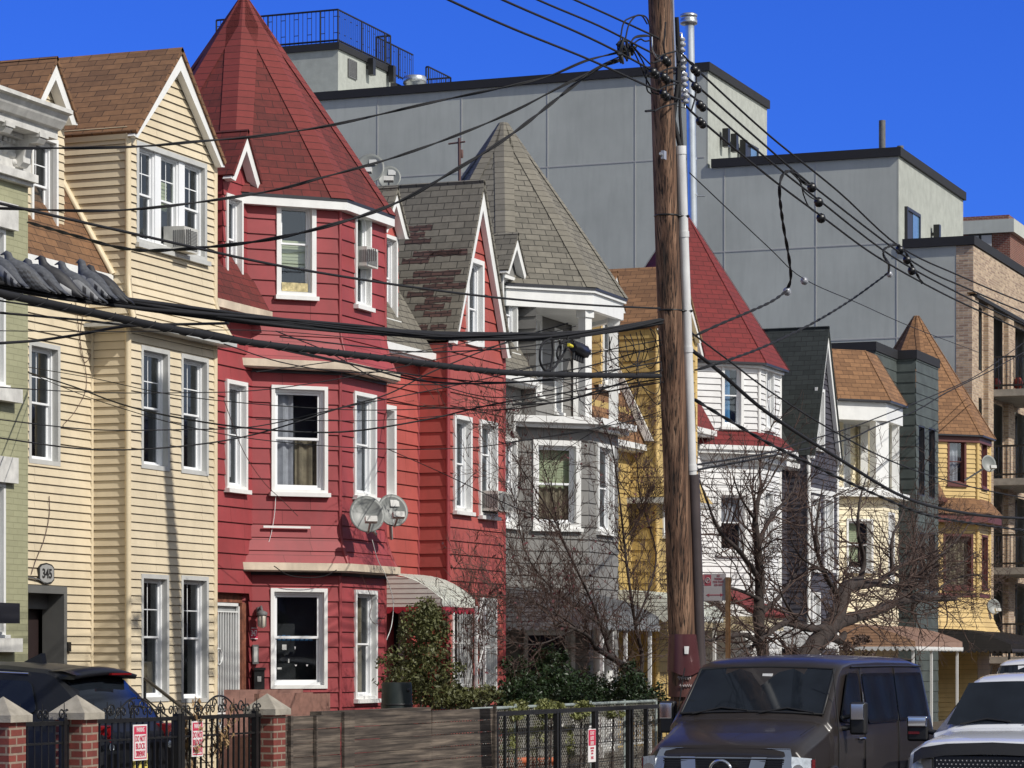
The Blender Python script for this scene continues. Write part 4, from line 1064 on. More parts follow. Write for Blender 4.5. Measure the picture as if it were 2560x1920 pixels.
# ---------------------------------------------------------------- yellow clapboard house with brown spire
yc = YC[4]
h = thing('clapboard_house', 'bright yellow clapboard house with brown spire beside the slate house', 'house', (XM, 86, .3))
w = MB(); A, B = facet(yc, RO, -1), facet(yc, RO, 0)
A1, B1 = R4(A, 2368, 2415, 1096, 1212), R4(B, 2452, 2466, 1102, 1220)
A2, B2 = R4(A, 2358, 2432, 1334, 1472), R4(B, 2453, 2468, 1336, 1470)
turret_wall(w, yc, RO, .3, 2.9, {}, (-1, 0, 1), .14, .024)
turret_wall(w, yc, RO, 3.9, 6.2, {-1: [A2], 0: [B2]}, (-1, 0, 1), .14, .024)
turret_wall(w, yc, RO, 6.9, 8.75, {-1: [A1], 0: [B1]}, (-2, -1, 0, 1), .14, .024)
p3 = oct_plan(yc, RO, -1, 2); flare(w, p3, .3, 2.95, 3.95, .14, .02)
siding(w, frM, [(82.95, .3), (85.2, .3), (85.2, 7.0), (82.95, 7.0)], (), .14, .024); siding(w, frM, [(88.8, .3), (89.9, .3), (89.9, 8.8), (88.8, 8.8)], (), .14, .024)
w.build('wall', M('yellow2'), h)
t = MB(); posts(t, p3[:3], 3.9, 6.2, .07); posts(t, p3[:3], 6.9, 8.75, .07); t.build('corner_trim', M('yellow2'), h)
for f_, r in ((A, A1), (B, B1), (A, A2), (B, B2)): window(h, f_, r, .05, .07, .03, 'browntrim', 'browntrim', curtain=[('curtain', 0, .75, 0, 1)] if r is A1 else ([('tan', 0, 1, 0, 1)] if r is A2 else None))
cone(h, yc, 2.25, 8.82, 12.7, 'shbrown2', 'shbrown2', .12, 'turret_roof')
s = MB(); flare(s, p3, .42, 6.45, 6.95, .135, .01, power=1.0); s.build('skirt_roof', M('shbrown2'), h)
for q_ in ((p3, .05, .36, 6.2, 6.42), (oct_plan(yc, RO, -2, 2), .001, .08, 8.6, 8.8), (p3, .0, .04, 3.98, 4.1)): g = MB(); band(g, *q_); g.build('trim_band', M('browntrim'), h)
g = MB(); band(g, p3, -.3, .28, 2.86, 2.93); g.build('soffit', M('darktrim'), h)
mansard(h, 83, 85.1, 'shbrown2', z0=6.9, gut='browntrim')
flatroof(h, 83, 89.95, 8.9, -20.6)
awning('porch_awning', 'dark brown canvas awning at the foot of the bright yellow house', -19.3, -16.8, 83.3, 88.7, 3.0, 2.4, ('awndark', 'awndark', 'awndark'), legs=[(-16.9, 83.5), (-16.9, 86), (-16.9, 88.5)], legmat='iron')

# ---------------------------------------------------------------- grey stepped apartment block
h = thing('apartment_building', 'large grey stuccoed apartment block stepping down to a tan brick front', 'apartment building', (-30, 95, .3))
yp = 90.05; fp = Fr(0, yp, 0)    # u equals world x
w = MB(); w.box(-56, -28.1, yp, 96.9, .3, 21.17); w.build('party_wall', M('stucco'), h)
w = MB(); w.box(-28.1, -21.8, yp+.001, 99.5, .3, 18.02); w.box(-21.8, -19.9, yp+.002, 112, .3, 15.1); w.box(-56, -28.1, 96.9, 112, .3, 18.1)
w.build('setback_wall', M('stucco'), h)
for (x, y0, y1, z0, z1) in ((-28.1, yp, 96.92, 18.02, 21.17), (-21.8, yp, 99.5, 15.0, 18.02)):
    w = MB(); w.box(x, x+.06, y0-.0, y1, z0, z1); w.build('terrace_front', M('stuccofront'), h)
w = MB()
for (x0, x1, y0, y1, z) in ((-56, -27.95, yp-.1, 97.0, 21.17), (-27.9, -21.65, yp-.1, 99.6, 18.02), (-21.6, -19.3, yp-.1, 112.2, 15.1)):
    w.box(x0, x1, y0, y0+.3, z, z+.28); w.box(x1-.3, x1, y0+.3, y1, z, z+.28); w.box(x0, x1-.3, y1-.3, y1, z, z+.28)
w.build('coping', M('black'), h)
j = MB()
def uzp(px, py): return fp.uz(px, py)
for px in (944, 1154, 1369, 1588, 1811, 2040, 2242):
    u = uzp(px, 600)[0]; zt = 21.3 if u < -28.2 else (18.1 if u < -21.9 else 15.05)
    j.box(u-.015, u+.015, yp-.012, yp+.01, 2, zt)
for z in (uzp(1494, 410)[1], uzp(2228, 845)[1]-.0, uzp(1990, 620)[1]):
    pass
za, zb = uzp(1494, 410)[1], uzp(2228, 845)[1]
j.box(-56, -28.15, yp-.011, yp+.009, za-.018, za+.018); j.box(-56, -19.95, yp-.011, yp+.009, zb-.018, zb+.018); zc = uzp(1990, 620)[1]; j.box(-28.1, -21.85, yp-.011, yp+.009, zc-.018, zc+.018)
j.build('panel_joint', M('joint'), h)
# front of tan brick
w = MB(); fb_ = front(-19.55)
T = [(a, b, 13.35-2.88*k-d, 13.35-2.88*k) for k in range(4) for a, b, d in ((91.5, 92.25, 2.0), (93.8, 95.5, 2.48), (97.6, 99.3, 2.48), (101, 102.7, 2.48), (105, 106.5, 2.0))]
siding(w, fb_, [(yp, .3), (112, .3), (112, 15.09), (yp, 15.09)], T, 60, 0)
w.poly([(-19.9, yp-.01, .3), (-19.55, yp-.01, .3), (-19.55, yp-.01, 15.09), (-19.9, yp-.01, 15.09)])
w.fb(fb_, 92.5, 93.3, 3, 13.5, .001, .16); w.fb(fb_, 95.7, 96.6, 3, 13.5, .001, .16); w.fb(fb_, 99.6, 100.5, 3, 13.5, .001, .16); w.fb(fb_, yp-.01, 91.0, 3, 13.5, .001, .16)
w.fb(fb_, yp-.01, 112, 13.62, 15.08, .001, .2)
q = MB(); q.fb(fb_, yp+.4, 112, 13.5, 13.61, .0, .24); q.build('header_shade_strip', M('black'), h)  # black strip carries the shade of the recess under the header
w.build('brick_front', M('tanbrick'), h)
for r in T:
    q = MB(); q.fb(fb_, *r, -.5, -.45); e = .06
    q.fb(fb_, r[0], r[0]+e, r[2], r[3], -.35, -.28); q.fb(fb_, r[1]-e, r[1], r[2], r[3], -.35, -.28); q.fb(fb_, r[0]+e, r[1]-e, r[3]-e, r[3], -.35, -.28); q.fb(fb_, (r[0]+r[1])/2-.03, (r[0]+r[1])/2+.03, r[2], r[3]-e, -.35, -.28)
    ww = q.build('window', M('darktrim'), h)
    MB().poly([fb_.P(r[0], r[2], -.3), fb_.P(r[1], r[2], -.3), fb_.P(r[1], r[3], -.3), fb_.P(r[0], r[3], -.3)]).build('pane', M('glass'), ww)
for k, z in enumerate((10.85, 7.97, 5.09, 2.21)):
    x1 = -18.05; s = MB(); s.box(-19.54, x1, 99.9, 104.0, z-.22, z); s.build('balcony_slab', M('concrete'), h)
    s = MB(); s.box(-19.54, x1, 93.3, 98.0, z-.22, z); b = s.build('balcony_slab', M('concrete'), h)
    r = MB()
    for (a0, a1) in ((93.35, 97.95), (99.95, 103.95)):
        xx = x1-.05
        for zz in (z+.1, z+1.02): r.box(xx-.03, xx+.03, a0, a1, zz, zz+.06); r.box(-19.5, xx, a0-.03, a0+.03, zz, zz+.06)
        n = int((a1-a0)/.14)
        for i in range(n+1):
            y = a0+(a1-a0)*i/n; t_ = .04 if i % 10 == 0 else .015; r.box(xx-t_, xx+t_, y-t_, y+t_, z, z+1.03)
        for i in range(11): x = -19.5+(xx+19.5)*i/11; r.box(x-.015, x+.015, a0-.015, a0+.015, z, z+1.03)
        for i in range(6): y = a0+.3+i*.8; r.tube([(xx, y, z+.15), (xx, y+.35, z+.42), (xx, y+.7, z+.15)], .012, 4)
    r.build('balcony_railing', M('iron'), b)
# bulkhead with roof railing
yb = 93.0; f2 = Fr(0, yb, 0)
xb = f2.uz(845, 300)[0]
w = MB(); w.box(-47.2, xb, yb, 97.6, 21, 23.55); w.box(-47.2, xb-.55, 97.6, 101.2, 21, 23.3); w.build('bulkhead', M('stuccofront'), h)
w = MB(); w.box(-47.3, xb+.08, yb-.08, 97.68, 23.55, 23.8); w.box(-47.3, xb-.45, 97.68, 101.3, 23.3, 23.55); bk = w.build('bulkhead_coping', M('black'), h)
def railing(pts, z, hh, style, name='roof_railing'):
    r = MB()
    for (p, q) in zip(pts, pts[1:]):
        p, q = Vector(p), Vector(q); L_ = (q-p).length; e = (q-p)/L_; up = Vector((0, 0, 1))
        for zz in (z+.08, z+hh): r.tube([p+up*zz, q+up*zz], .035, 4)
        n = max(1, int(L_/.17))
        for i in range(n+1):
            t_ = .035 if i % 12 == 0 else .013; r.tube([p+e*(L_*i/n)+up*z, p+e*(L_*i/n)+up*(z+hh)], t_, 4)
            if style and i % 3 == 0 and i < n: r.tube([p+e*(L_*i/n)+up*(z+hh*.8), p+e*(L_*(i+1)/n)+up*(z+hh*.8)], .013, 4); r.tube([p+e*(L_*i/n)+up*(z+hh*.3), p+e*(L_*(i+1)/n)+up*(z+hh*.3)], .013, 4)
    return r.build(name, M('iron'), h)
railing([(-47.3, yb, 0), (xb, yb, 0), (xb, 97.6, 0), (xb-.55, 97.6, 0), (xb-.55, 101.0, 0)], 23.8, 1.15, 1)
railing([(xb-.1, 101.2, 0), (xb+.0, 101.2, 0), (xb+.0, 103.4, 0), (xb-1.0, 103.4, 0)], 23.2, 1.3, 0)
railing([(-47.3, 96, 0), (xb-3, 96, 0)], 23.8, .45, 0)
v = MB(); fx = front(xb)
u0, z1 = fx.uz(870, 147); u1, _ = fx.uz(888, 150); _, z0 = fx.uz(870, 192)
for i in range(11): zz = z0+(z1-z0)*i/11; v.fb(fx, u0, u1, zz, zz+.07, .0, .05)
v.fb(fx, u0-.05, u0, z0, z1, 0, .06); v.fb(fx, u1, u1+.05, z0, z1, 0, .06); v.build('louvre', M('acdark'), h)
def lampbox(fr, px, py, lab):
    u, z = fr.uz(px, py); l = MB(); l.fb(fr, u-.12, u+.12, z-.35, z+.25, .1, .3); l.fb(fr, u-.05, u+.05, z-.1, z+.0, 0, .1); l.build('wall_lamp', M('iron'), h)
lampbox(fx, 917, 165, ''); lampbox(fx, 968, 183, '')
f28 = front(-28.04); f21 = front(-21.74)
for px, py in ((1801, 342), (1822, 355), (1845, 370)): lampbox(f28, px, py, '')
lampbox(f21, 2328, 582, ''); 
for f_, (a, b, c, d) in ((f28, (1858, 1888, 360, 392)), (f21, (2263, 2293, 525, 602))):
    u0, z1 = f_.uz(a, c); u1, _ = f_.uz(b, c); _, z0 = f_.uz(a, d)
    q = MB(); q.fb(f_, u0, u1, z0, z1, .0, .05); e = .1; q.fb(f_, u0-e, u0, z0, z1+e, 0, .1); q.fb(f_, u1, u1+e, z0, z1+e, 0, .1); q.fb(f_, u0, u1, z1, z1+e, 0, .1); q.m = 1
    q.fb(f_, u0+.5*(u1-u0), u1, z0, z1, .051, .06)
    q.build('terrace_door', [M('darktrim'), paint('blue_reflecting_glass', (.10, .2, .35), .1)], h)
for px, py0, py1 in ((2194, 312, 372), (2278, 350, 392), (1421, 155, 180)):
    p = fp.uz(px, py1); x = p[0]; y = yp+(.6 if px != 2278 else 3.5)
    if px == 2278: x = -22.3; y = 92.6
    zt = HC+(HOR-py0)*95/FPX
    g = MB(); g.lathe((x, y, (18.2 if px > 2000 else 21.4)), [(.11, 0), (.11, zt-(18.2 if px > 2000 else 21.4)-.3)], 8); g.build('vent_pipe', M('acdark'), h)
g = MB(); p = Fr(0, 99.5, 0).uz(1037, 200); g.lathe((p[0], 99.5, 21.3), [(.38, 0), (.38, 2.2), (.44, 2.22), (.44, 2.45), (.40, 2.5)], 20); g.build('exhaust_stack', M('galv'), h)
# red brick building beyond
h = thing('brick_building', 'red brick building with grey roof edge beyond the tan brick front', 'building', (-24, 122, .3))
w = MB(); w.box(-36, -24.25, 120, 132, .3, 19.85); w.box(-24.25, -20.5, 121, 140, .3, 18.3)
w.build('wall', M('redbrick'), h)
w = MB(); w.box(-36.2, -24.05, 119.8, 132.2, 19.85, 20.4); w.build('roof_edge', M('stucco'), h)
w = MB(); w.box(-27.5, -24.5, 121, 124, 20.4, 20.75); w.build('parapet', M('redbrick'), h)
fr9 = Fr(0, 120, 0); u0, z1 = fr9.uz(2422, 563); u1, _ = fr9.uz(2480, 563); _, z0 = fr9.uz(2422, 625)
w = MB(); w.fb(fr9, u0, u1, z0, z1, -.05, .05); w.m = 1; w.fb(fr9, u0, (u0+u1)/2-.06, z0, z0+(z1-z0)*.55, .05, .07); w.fb(fr9, (u0+u1)/2+.06, u1, z0, z0+(z1-z0)*.55, .05, .07)
w.build('window', [M('interior'), M('joint')], h)
# ---------------------------------------------------------------- ground
def sheet(name, x0, x1, y0, y1, z, m, th=None):
    mb = MB()
    if th: mb.box(x0, x1, y0, y1, z-th, z)
    else: mb.poly([(x0, y0, z), (x1, y0, z), (x1, y1, z), (x0, y1, z)])
    return mb.build(name, M(m), kind='structure')
sheet('ground', -600, 600, -600, 900, -.02, 'soil')
sheet('road', -11.1+.15, 3.2, -60, 300, 0, 'asphalt', .015)
sheet('kerb', -11.1, -10.95, -60, 300, .15, 'concrete', .16)
sheet('pavement', -14.15, -11.105, -60, 300, .14, 'sidewalk', .15)
sheet('pavement', 3.25, 7, -60, 300, .14, 'sidewalk', .15)
sheet('front_yard', -19.3, -14.155, 20, 110, .32, 'soil', .3)
# ---------------------------------------------------------------- wooden pole
def smooth(pts, k=6):
    pts = [Vector(p) for p in pts]; out = []
    P = [pts[0]*2-pts[1]]+pts+[pts[-1]*2-pts[-2]]
    for i in range(1, len(P)-2):
        p0, p1, p2, p3 = P[i-1:i+3]
        for j in range(k):
            t = j/k
            out.append(.5*((2*p1)+(p2-p0)*t+(2*p0-5*p1+4*p2-p3)*t*t+(3*p1-p0-3*p2+p3)*t**3))
    out.append(pts[-1]); return out
XP = -11.1
pb = at(1704, 1590, XP); pt_ = at(1648, 0, XP); dirp = (pt_-pb).normalized()
base = pb+dirp*((.14-pb.z)/dirp.z); topp = base+dirp*((12.7-base.z)/dirp.z)
pole = thing('utility_pole', 'tall leaning weathered wooden utility pole carrying all the cables', 'utility pole', base)
def onp(z, dx=0, dy=0): return base+dirp*((z-base.z)/dirp.z)+Vector((dx, dy, 0))
m = MB(); random.seed(5); zs = [.14+i*.42 for i in range(31)]
n = 26; vs = []
for z in zs:
    c = onp(z); r = .178-.0042*z
    for j in range(n):
        a = 2*math.pi*j/n; rr = r*(1+.035*math.sin(3*a+z*.5)+.02*math.sin(7*a+z*1.3)+(.03 if j % 5 == 0 else 0)*-1); vs.append(c+Vector((rr*math.cos(a), rr*math.sin(a), 0)))
fs = [(i*n+j, i*n+(j+1) % n, (i+1)*n+(j+1) % n, (i+1)*n+j) for i in range(len(zs)-1) for j in range(n)]
m.smooth = True; m.mesh(vs, fs); m.smooth = False; m.mesh(vs[-n:], [tuple(range(n))]); m.build('shaft', M('pole'), pole)
MT['polebase'] = paint('maroon_painted_pole_base', (.10,.035,.028), .6, .35, 5, streak=.3); MT['guard'] = paint('maroon_metal_guard', (.12,.045,.05), .25, .1, 3, metal=.3, coat=.3)
MT['scrawl'] = paint('faded_white_scrawl', (.42,.38,.38), .7)
m = MB()
for z0, z1, r in ((.15, .75, .2), (.77, 1.25, .198), (1.27, 1.62, .196), (1.64, 2.0, .194)):
    m.lathe(onp(z0), [(r, 0), (r, z1-z0)], 20)
m.build('painted_base', M('polebase'), pole)
m = MB(); gz0, gz1 = 1.93, 2.42; nn = 22; vs = []
for z, r in ((gz0, .228), (gz0+.2, .215), (gz1, .186)):
    c = onp(z)
    for j in range(nn+1): a = -2.3+3.7*j/nn; vs.append(c+Vector((r*math.cos(a), r*math.sin(a), (.03*math.cos(3*a) if z == gz0 else 0)-(.09*max(0, math.cos(a-1.2))**4 if z == gz1 else 0))))
m.smooth = True; m.mesh(vs, [(i*(nn+1)+j, i*(nn+1)+j+1, (i+1)*(nn+1)+j+1, (i+1)*(nn+1)+j) for i in range(2) for j in range(nn)]); gd = m.build('metal_guard', M('guard'), pole)
_c = onp(2.22); m = MB(); m.mesh([_c+Vector((.222*math.cos(a), .222*math.sin(a), z)) for z, aa in ((-.045, (-1.12, -.98, -.9)), (.05, (-1.14, -1.02, -.86))) for a in aa], [(0, 1, 4, 3), (1, 2, 5, 4)]); m.build('sticker', M('pvc'), gd)
def polar(z, a, r): c = onp(z); return c+Vector((r*math.cos(a), r*math.sin(a), 0))
m = MB(); a0 = -1.15
for cz, rz, ra in ((1.36, .16, .30), (1.08, .13, .36), (.86, .13, .3)):
    m.tube([polar(cz+rz*math.sin(q), a0+ra*math.cos(q), .203) for q in [k*.4 for k in range(17)]], .008, 4)
m.tube([polar(1.78+.02*math.sin(k*1.9), a0-.35+k*.045, .20) for k in range(18)], .006, 4)
m.tube([polar(1.88+.03*math.sin(k*2.3), a0-.45+k*.05, .20) for k in range(18)], .006, 4)
m.build('scrawl', M('scrawl'), pole)
# conduit and riser
cy = .235
m = MB(); m.tube([onp(z, .175, .10) for z in (4.4, 6, 8.35)], .062, 10); m.tube([onp(z, .175, .10) for z in (8.3, 8.4)], .07, 10)
for z in (4.45, 5.9, 7.3): m.tube([onp(z, .175, .10), onp(z+.07, .175, .10)], .07, 10)
m.build('white_conduit', M('pvc'), pole)
m = MB(); m.tube([onp(z, .19, .11) for z in (.15, 2, 4.4)], .075, 10); m.build('brown_conduit', M('pvcb'), pole)
for z in (7.55, 6.4):
    m = MB(); m.tube([polar(z, 2*math.pi*j/16, .152+.0) for j in range(17)], .012, 4); m.tube([onp(z, .15, .02), onp(z, .25, .1), onp(z, .17, .18)], .016, 4); m.build('clamp_band', M('iron'), pole)
m = MB(); m.tube([onp(8.4, .17, .1), onp(8.75, .06, cy-.02), onp(9.2, .1, cy+.08), onp(9.6, .1, cy+.16), onp(10.0, .1, cy+.12)], .03, 6); m.build('riser_cable', M('wire'), pole)
m = MB(); m.tube([onp(8.4, .19, .12), onp(8.8, .12, cy+.06), onp(9.4, .12, cy+.12), onp(9.75, .05, cy+.14)], .02, 6); m.build('riser_cable', M('wire'), pole)
m = MB(); m.tube([onp(8.4, .15, .12), onp(8.9, .02, cy+.02), onp(9.3, .02, cy+.02)], .02, 6)
m.build('riser_cable', M('wire'), pole)
m = MB(); m.hexa([onp(z, x, y) for z, in ((9.35,), (10.75,)) for x, y in ((.10, .09), (.145, .09), (.145, .14), (.10, .14))]); m.build('rack_strip', M('galv'), pole)
for py in (117, 161, 204, 246):
    c = at(1704+(py-117)*.07, py, XP+.12); s = MB()
    s.lathe(c-Vector((0, 0, .06)), [(.02, 0), (.045, .0), (.048, .03), (.03, .04), (.03, .06), (.052, .07), (.055, .10), (.035, .115), (.035, .13), (.05, .14), (.04, .17)], 12); ins = s.build('insulator', M('porcelain'), pole)
    s = MB(); s.tube([c+Vector((-.1, -.12, .16)), c+Vector((0, 0, .17)), c+Vector((0, 0, -.12)), c+Vector((-.1, -.12, -.1))], .012, 4); s.build('bracket', M('galv'), ins)
m = MB(); m.tube([at(1614, 278, XP), at(1634, 276, XP)], .015, 5); m.tube([at(1690, 95, XP), at(1704, 92, XP)], .012, 5); m.build('step_bolt', M('iron'), pole)
m = MB(); c = at(1655, 388, XP+.16); m.box(c.x, c.x+.04, c.y-.04, c.y+.05, c.z-.05, c.z+.05); m.tube([c+Vector((.02, -.12, 0)), c], .02, 6); m.build('cable_clamp', M('porcelain'), pole)

# ---------------------------------------------------------------- cables
def wire(label, pts, r=.008, name='overhead_cable', cat='cable', mat='wire', tw=0, group=None, n=5, k=6):
    r *= .86; P = smooth([at(*p) for p in pts], k)
    mb = MB()
    if tw:
        L_ = 0; a, b = [], []; fine = smooth(P, 8); acc = 0
        for i, p in enumerate(fine):
            t = (fine[min(i+1, len(fine)-1)]-fine[max(0, i-1)]).normalized(); u = t.cross(Vector((0, 0, 1))).normalized(); w = u.cross(t)
            if i: acc += (p-fine[i-1]).length
            q = acc/tw*1.4*math.pi; o = (u*math.cos(q)+w*math.sin(q))*r*.85
            a.append(p+o); b.append(p-o)
        mb.tube(a, r, n); mb.tube(b, r, n)
    else: mb.tube(P, r, n)
    return mb.build(name, M(mat), None, label, cat, group)
X = XP
G1 = 'four parallel line wires left of the pole'; G2 = 'four parallel line wires right of the pole'
# four line wires, left of the pole
wire('highest of four line wires crossing the sky to the pole top', [(1130, -130, X), (1437, 0, X), (1620, 83, X), (1692, 119, X+.1)], .015, 'line_wire', group=G1)
wire('second line wire from top meeting the pole at a black connector', [(1050, -135, X), (1345, 0, X), (1500, 66, X), (1623, 129, X+.1), (1702, 165, X+.1)], .015, 'line_wire', group=G1)
wire('third line wire from top, passing the cable knot left of pole', [(1010, -115, X), (1257, 0, X), (1450, 84, X), (1560, 138, X+.1), (1666, 195, X+.15), (1706, 208, X+.1)], .016, 'line_wire', group=G1)
wire('lowest of the four line wires over the grey block roof edge', [(850, -130, X), (1122, 0, X), (1280, 71, X), (1480, 152, X+.1), (1666, 237, X+.15), (1710, 250, X+.1)], .016, 'line_wire', group=G1)
wire('highest of four line wires running right past the grey block', [(1698, 126, X+.1), (1743, 174, X), (1920, 336, X), (2095, 478, X), (2250, 617, X), (2400, 690, X), (2560, 757, X), (2720, 815, X)], .017, 'line_wire', group=G2)
wire('second line wire from top running right, with a spool insulator', [(1706, 185, X+.1), (1749, 220, X), (1920, 370, X), (2030, 463, X), (2283, 655, X), (2420, 722, X), (2560, 781, X), (2720, 840, X)], .018, 'line_wire', group=G2)
wire('third line wire from top running right, with a spool insulator', [(1708, 225, X+.1), (1760, 264, X), (1920, 399, X), (2047, 500, X), (2229, 640, X), (2400, 735, X), (2560, 812, X), (2720, 880, X)], .018, 'line_wire', group=G2)
wire('lowest of the line wires running right towards the tan brick front', [(1712, 262, X+.1), (1760, 307, X), (1920, 440, X), (2053, 540, X), (2190, 640, X), (2340, 725, X), (2480, 792, X), (2720, 900, X)], .018, 'line_wire', group=G2)
wire('thin grey guy wire sloping down across the grey block', [(1724, 432, X), (1920, 617, X-.5), (2011, 698, X-1), (2150, 760, X-2), (2283, 819, X-3), (2452, 883, X-5)], .009, 'guy_wire')
def blob(pts, r, mb=None):
    b = mb or MB()
    for p in pts: c = at(*p); b.smooth = True; b.lathe(c-Vector((0, r, 0)), [(.2*r, 0), (.8*r, .25*r), (r, .7*r), (.7*r, 1.0*r), (r, 1.3*r), (.8*r, 1.75*r), (.2*r, 2*r)], 9, (0, 1, -.55)); b.smooth = False
    return b
for px, py, w_ in ((1743, 176, 'below the steel flue'), (1745, 218, 'second from the top right of the pole'), (1757, 264, 'third from the top right of the pole'), (1757, 306, 'lowest right of the pole'),
                   (1669, 151, 'uppermost on the wooden pole face'), (1666, 194, 'middle one on the wooden pole face'), (1666, 237, 'lowest on the wooden pole face'), (1640, 182, 'at the left rim of the pole')):
    b = blob([(px, py, X+.2), (px-7, py-7, X+.2)], .052); b.build('cable_connector', M('iron'), None, 'black taped cable connector '+w_, 'cable connector', 'taped connectors near the pole top')
for px, py, w_ in ((2030, 463, 'highest'), (2047, 500, 'middle'), (2053, 540, 'lowest')):
    blob([(px, py, X)], .07).build('spool_insulator', M('iron'), None, w_+' of three spool insulators on the line wires before the grey block', 'insulator', 'three spool insulators')
# triplex drops running left from the knot
wire('topmost twisted service drop from the knot towards the cream gable', [(-60, 372, -16), (0, 371, -15.8), (309, 368, -14.5), (502, 353, -14), (640, 341, -13.6), (833, 312, -13), (1080, 256, -12.2), (1280, 214, -11.8), (1376, 189, -11.6), (1465, 152, -11.3), (1546, 131, X)], .0105, 'service_drop', tw=1.3)
wire('second twisted service drop crossing the crimson spire', [(-60, 520, -16), (0, 521, -15.8), (309, 525, -14.6), (640, 484, -13.6), (820, 440, -13), (987, 393, -12.6), (1150, 335, -12.2), (1280, 280, -11.8), (1396, 220, -11.4), (1546, 143, X)], .0105, 'service_drop', tw=1.1)
wire('thick twisted service drop sagging from the knot past the grey spire tip', [(71, 556, -18.4), (190, 590, -17), (309, 621, -16), (424, 625, -15), (640, 604, -13.8), (820, 565, -13), (987, 509, -12.5), (1130, 430, -12), (1280, 335, -11.6), (1473, 185, -11.3), (1550, 150, X)], .014, 'service_drop', tw=.8)
wire('plain black cable descending gently across all the upper windows', [(-80, 490, X), (0, 509, X), (309, 579, X), (640, 653, X), (848, 690, X), (1060, 722, X), (1280, 748, X), (1500, 764, X), (1650, 771, X)], .014, 'overhead_cable')
# knot of splices
random.seed(21); kn = thing('cable_knot', 'tangled knot of spliced service cables left of the pole top', 'cable knot', at(1560, 130, X))
m = MB()
for i in range(16):
    a = random.uniform(0, 6.28); c = at(1562+random.uniform(-18, 22), 128+random.uniform(-14, 14), X+random.uniform(-.1, .1)); d = Vector((random.uniform(-.05, .05), math.cos(a)*.07, math.sin(a)*.09)); m.tube([c-d, c, c+d], [.012, .03, .012], 6)
m.build('splice', M('iron'), kn)
m = MB()
for pts in ([(1549, 112), (1558, 60), (1575, 45), (1600, 38), (1616, 44), (1625, 66)], [(1562, 105), (1572, 62), (1590, 40), (1605, 40), (1618, 60)], [(1575, 110), (1588, 92), (1612, 88), (1626, 92)], [(1572, 113), (1585, 96), (1600, 92), (1622, 90)],
            [(1580, 112), (1600, 98), (1612, 103), (1625, 101)], [(1545, 128), (1545, 108), (1555, 102), (1562, 118)], [(1552, 126), (1553, 106), (1566, 103), (1570, 120)], [(1585, 118), (1605, 150), (1615, 175), (1616, 200), (1618, 225), (1628, 235)],
            [(1580, 112), (1600, 135), (1625, 160)], [(1580, 118), (1602, 165), (1612, 190), (1625, 215), (1632, 232), (1655, 237)], [(1612, 180), (1622, 192), (1655, 193)], [(1568, 150), (1560, 140), (1562, 128)]):
    m.tube(smooth([at(a, b, X+.05+.1*(i/len(pts))) for i, (a, b) in enumerate(pts)], 5), .01, 5)
m.build('cable_loops', M('wire'), kn)
m = MB()
for pts in ([(1640, 148), (1660, 136), (1690, 128)], [(1645, 183), (1670, 172), (1692, 168)], [(1645, 226), (1668, 214), (1692, 210)], [(1636, 278), (1655, 268), (1690, 258)], [(1630, 157), (1650, 152), (1668, 148)], [(1664, 55), (1660, 120), (1668, 160), (1665, 230)], [(1700, 130), (1722, 152), (1738, 168), (1740, 230), (1728, 280)]):
    m.tube(smooth([at(a, b, X+.19) for a, b in pts], 4), .011, 5)
m.build('jumper_wires', M('wire'), kn)
m = MB(); m.tube(smooth([at(a, b, X+.17) for a, b in ((1630, 92), (1631, 120), (1636, 135), (1645, 148), (1655, 152))], 4), .010, 5); m.build('bare_wire', M('galv'), kn)
# thick bundle with the pigeons
BU = [(-90, 690, X), (0, 706, X), (150, 733, X), (309, 758, X), (470, 781, X), (640, 802, X), (810, 818, X), (987, 829, X), (1130, 837, X), (1280, 840, X), (1400, 838, X), (1500, 830, X), (1590, 818, X), (1652, 806, X)]
m = MB(); P = smooth([at(*p) for p in BU], 8); fine = smooth(P, 3); random.seed(4)
for s in range(15):
    ph = random.uniform(0, 6.28); rr = random.uniform(.012, .050); tw = random.uniform(-.9, .9); w = []; acc = 0
    for i, p in enumerate(fine):
        if i: acc += (p-fine[i-1]).length
        sp = 1.0+.5*max(0, (acc-17)/4)
        w.append(p+Vector((math.cos(ph+acc*tw)*rr*sp, 0, math.sin(ph+acc*tw)*rr*sp)))
    m.tube(w, .015 if s < 8 else .008, 5)
bun = m.build('cable_bundle', M('wire'), None, 'thick bundle of black cables on which pigeons sit, crossing to the pole', 'cable bundle')
m = MB(); P2 = smooth([at(*p) for p in [(-90, 706, X+.25), (0, 733, X+.25), (231, 781, X+.25), (430, 822, X+.2), (640, 858, X+.2), (800, 877, X+.2), (960, 896, X+.2), (1120, 916, X+.15), (1280, 932, X+.1), (1480, 938, X+.1), (1650, 940, X)]], 8)
m.tube(P2, .03, 8); f2 = smooth(P2, 4); w = []; acc = 0
for i, p in enumerate(f2):
    if i: acc += (p-f2[i-1]).length
    w.append(p+Vector((math.cos(acc*18)*.034, 0, math.sin(acc*18)*.034)))
m.tube(w, .005, 4); m.build('lashed_cable', M('wire'), None, 'single thick lashed cable running below the pigeon bundle', 'cable')
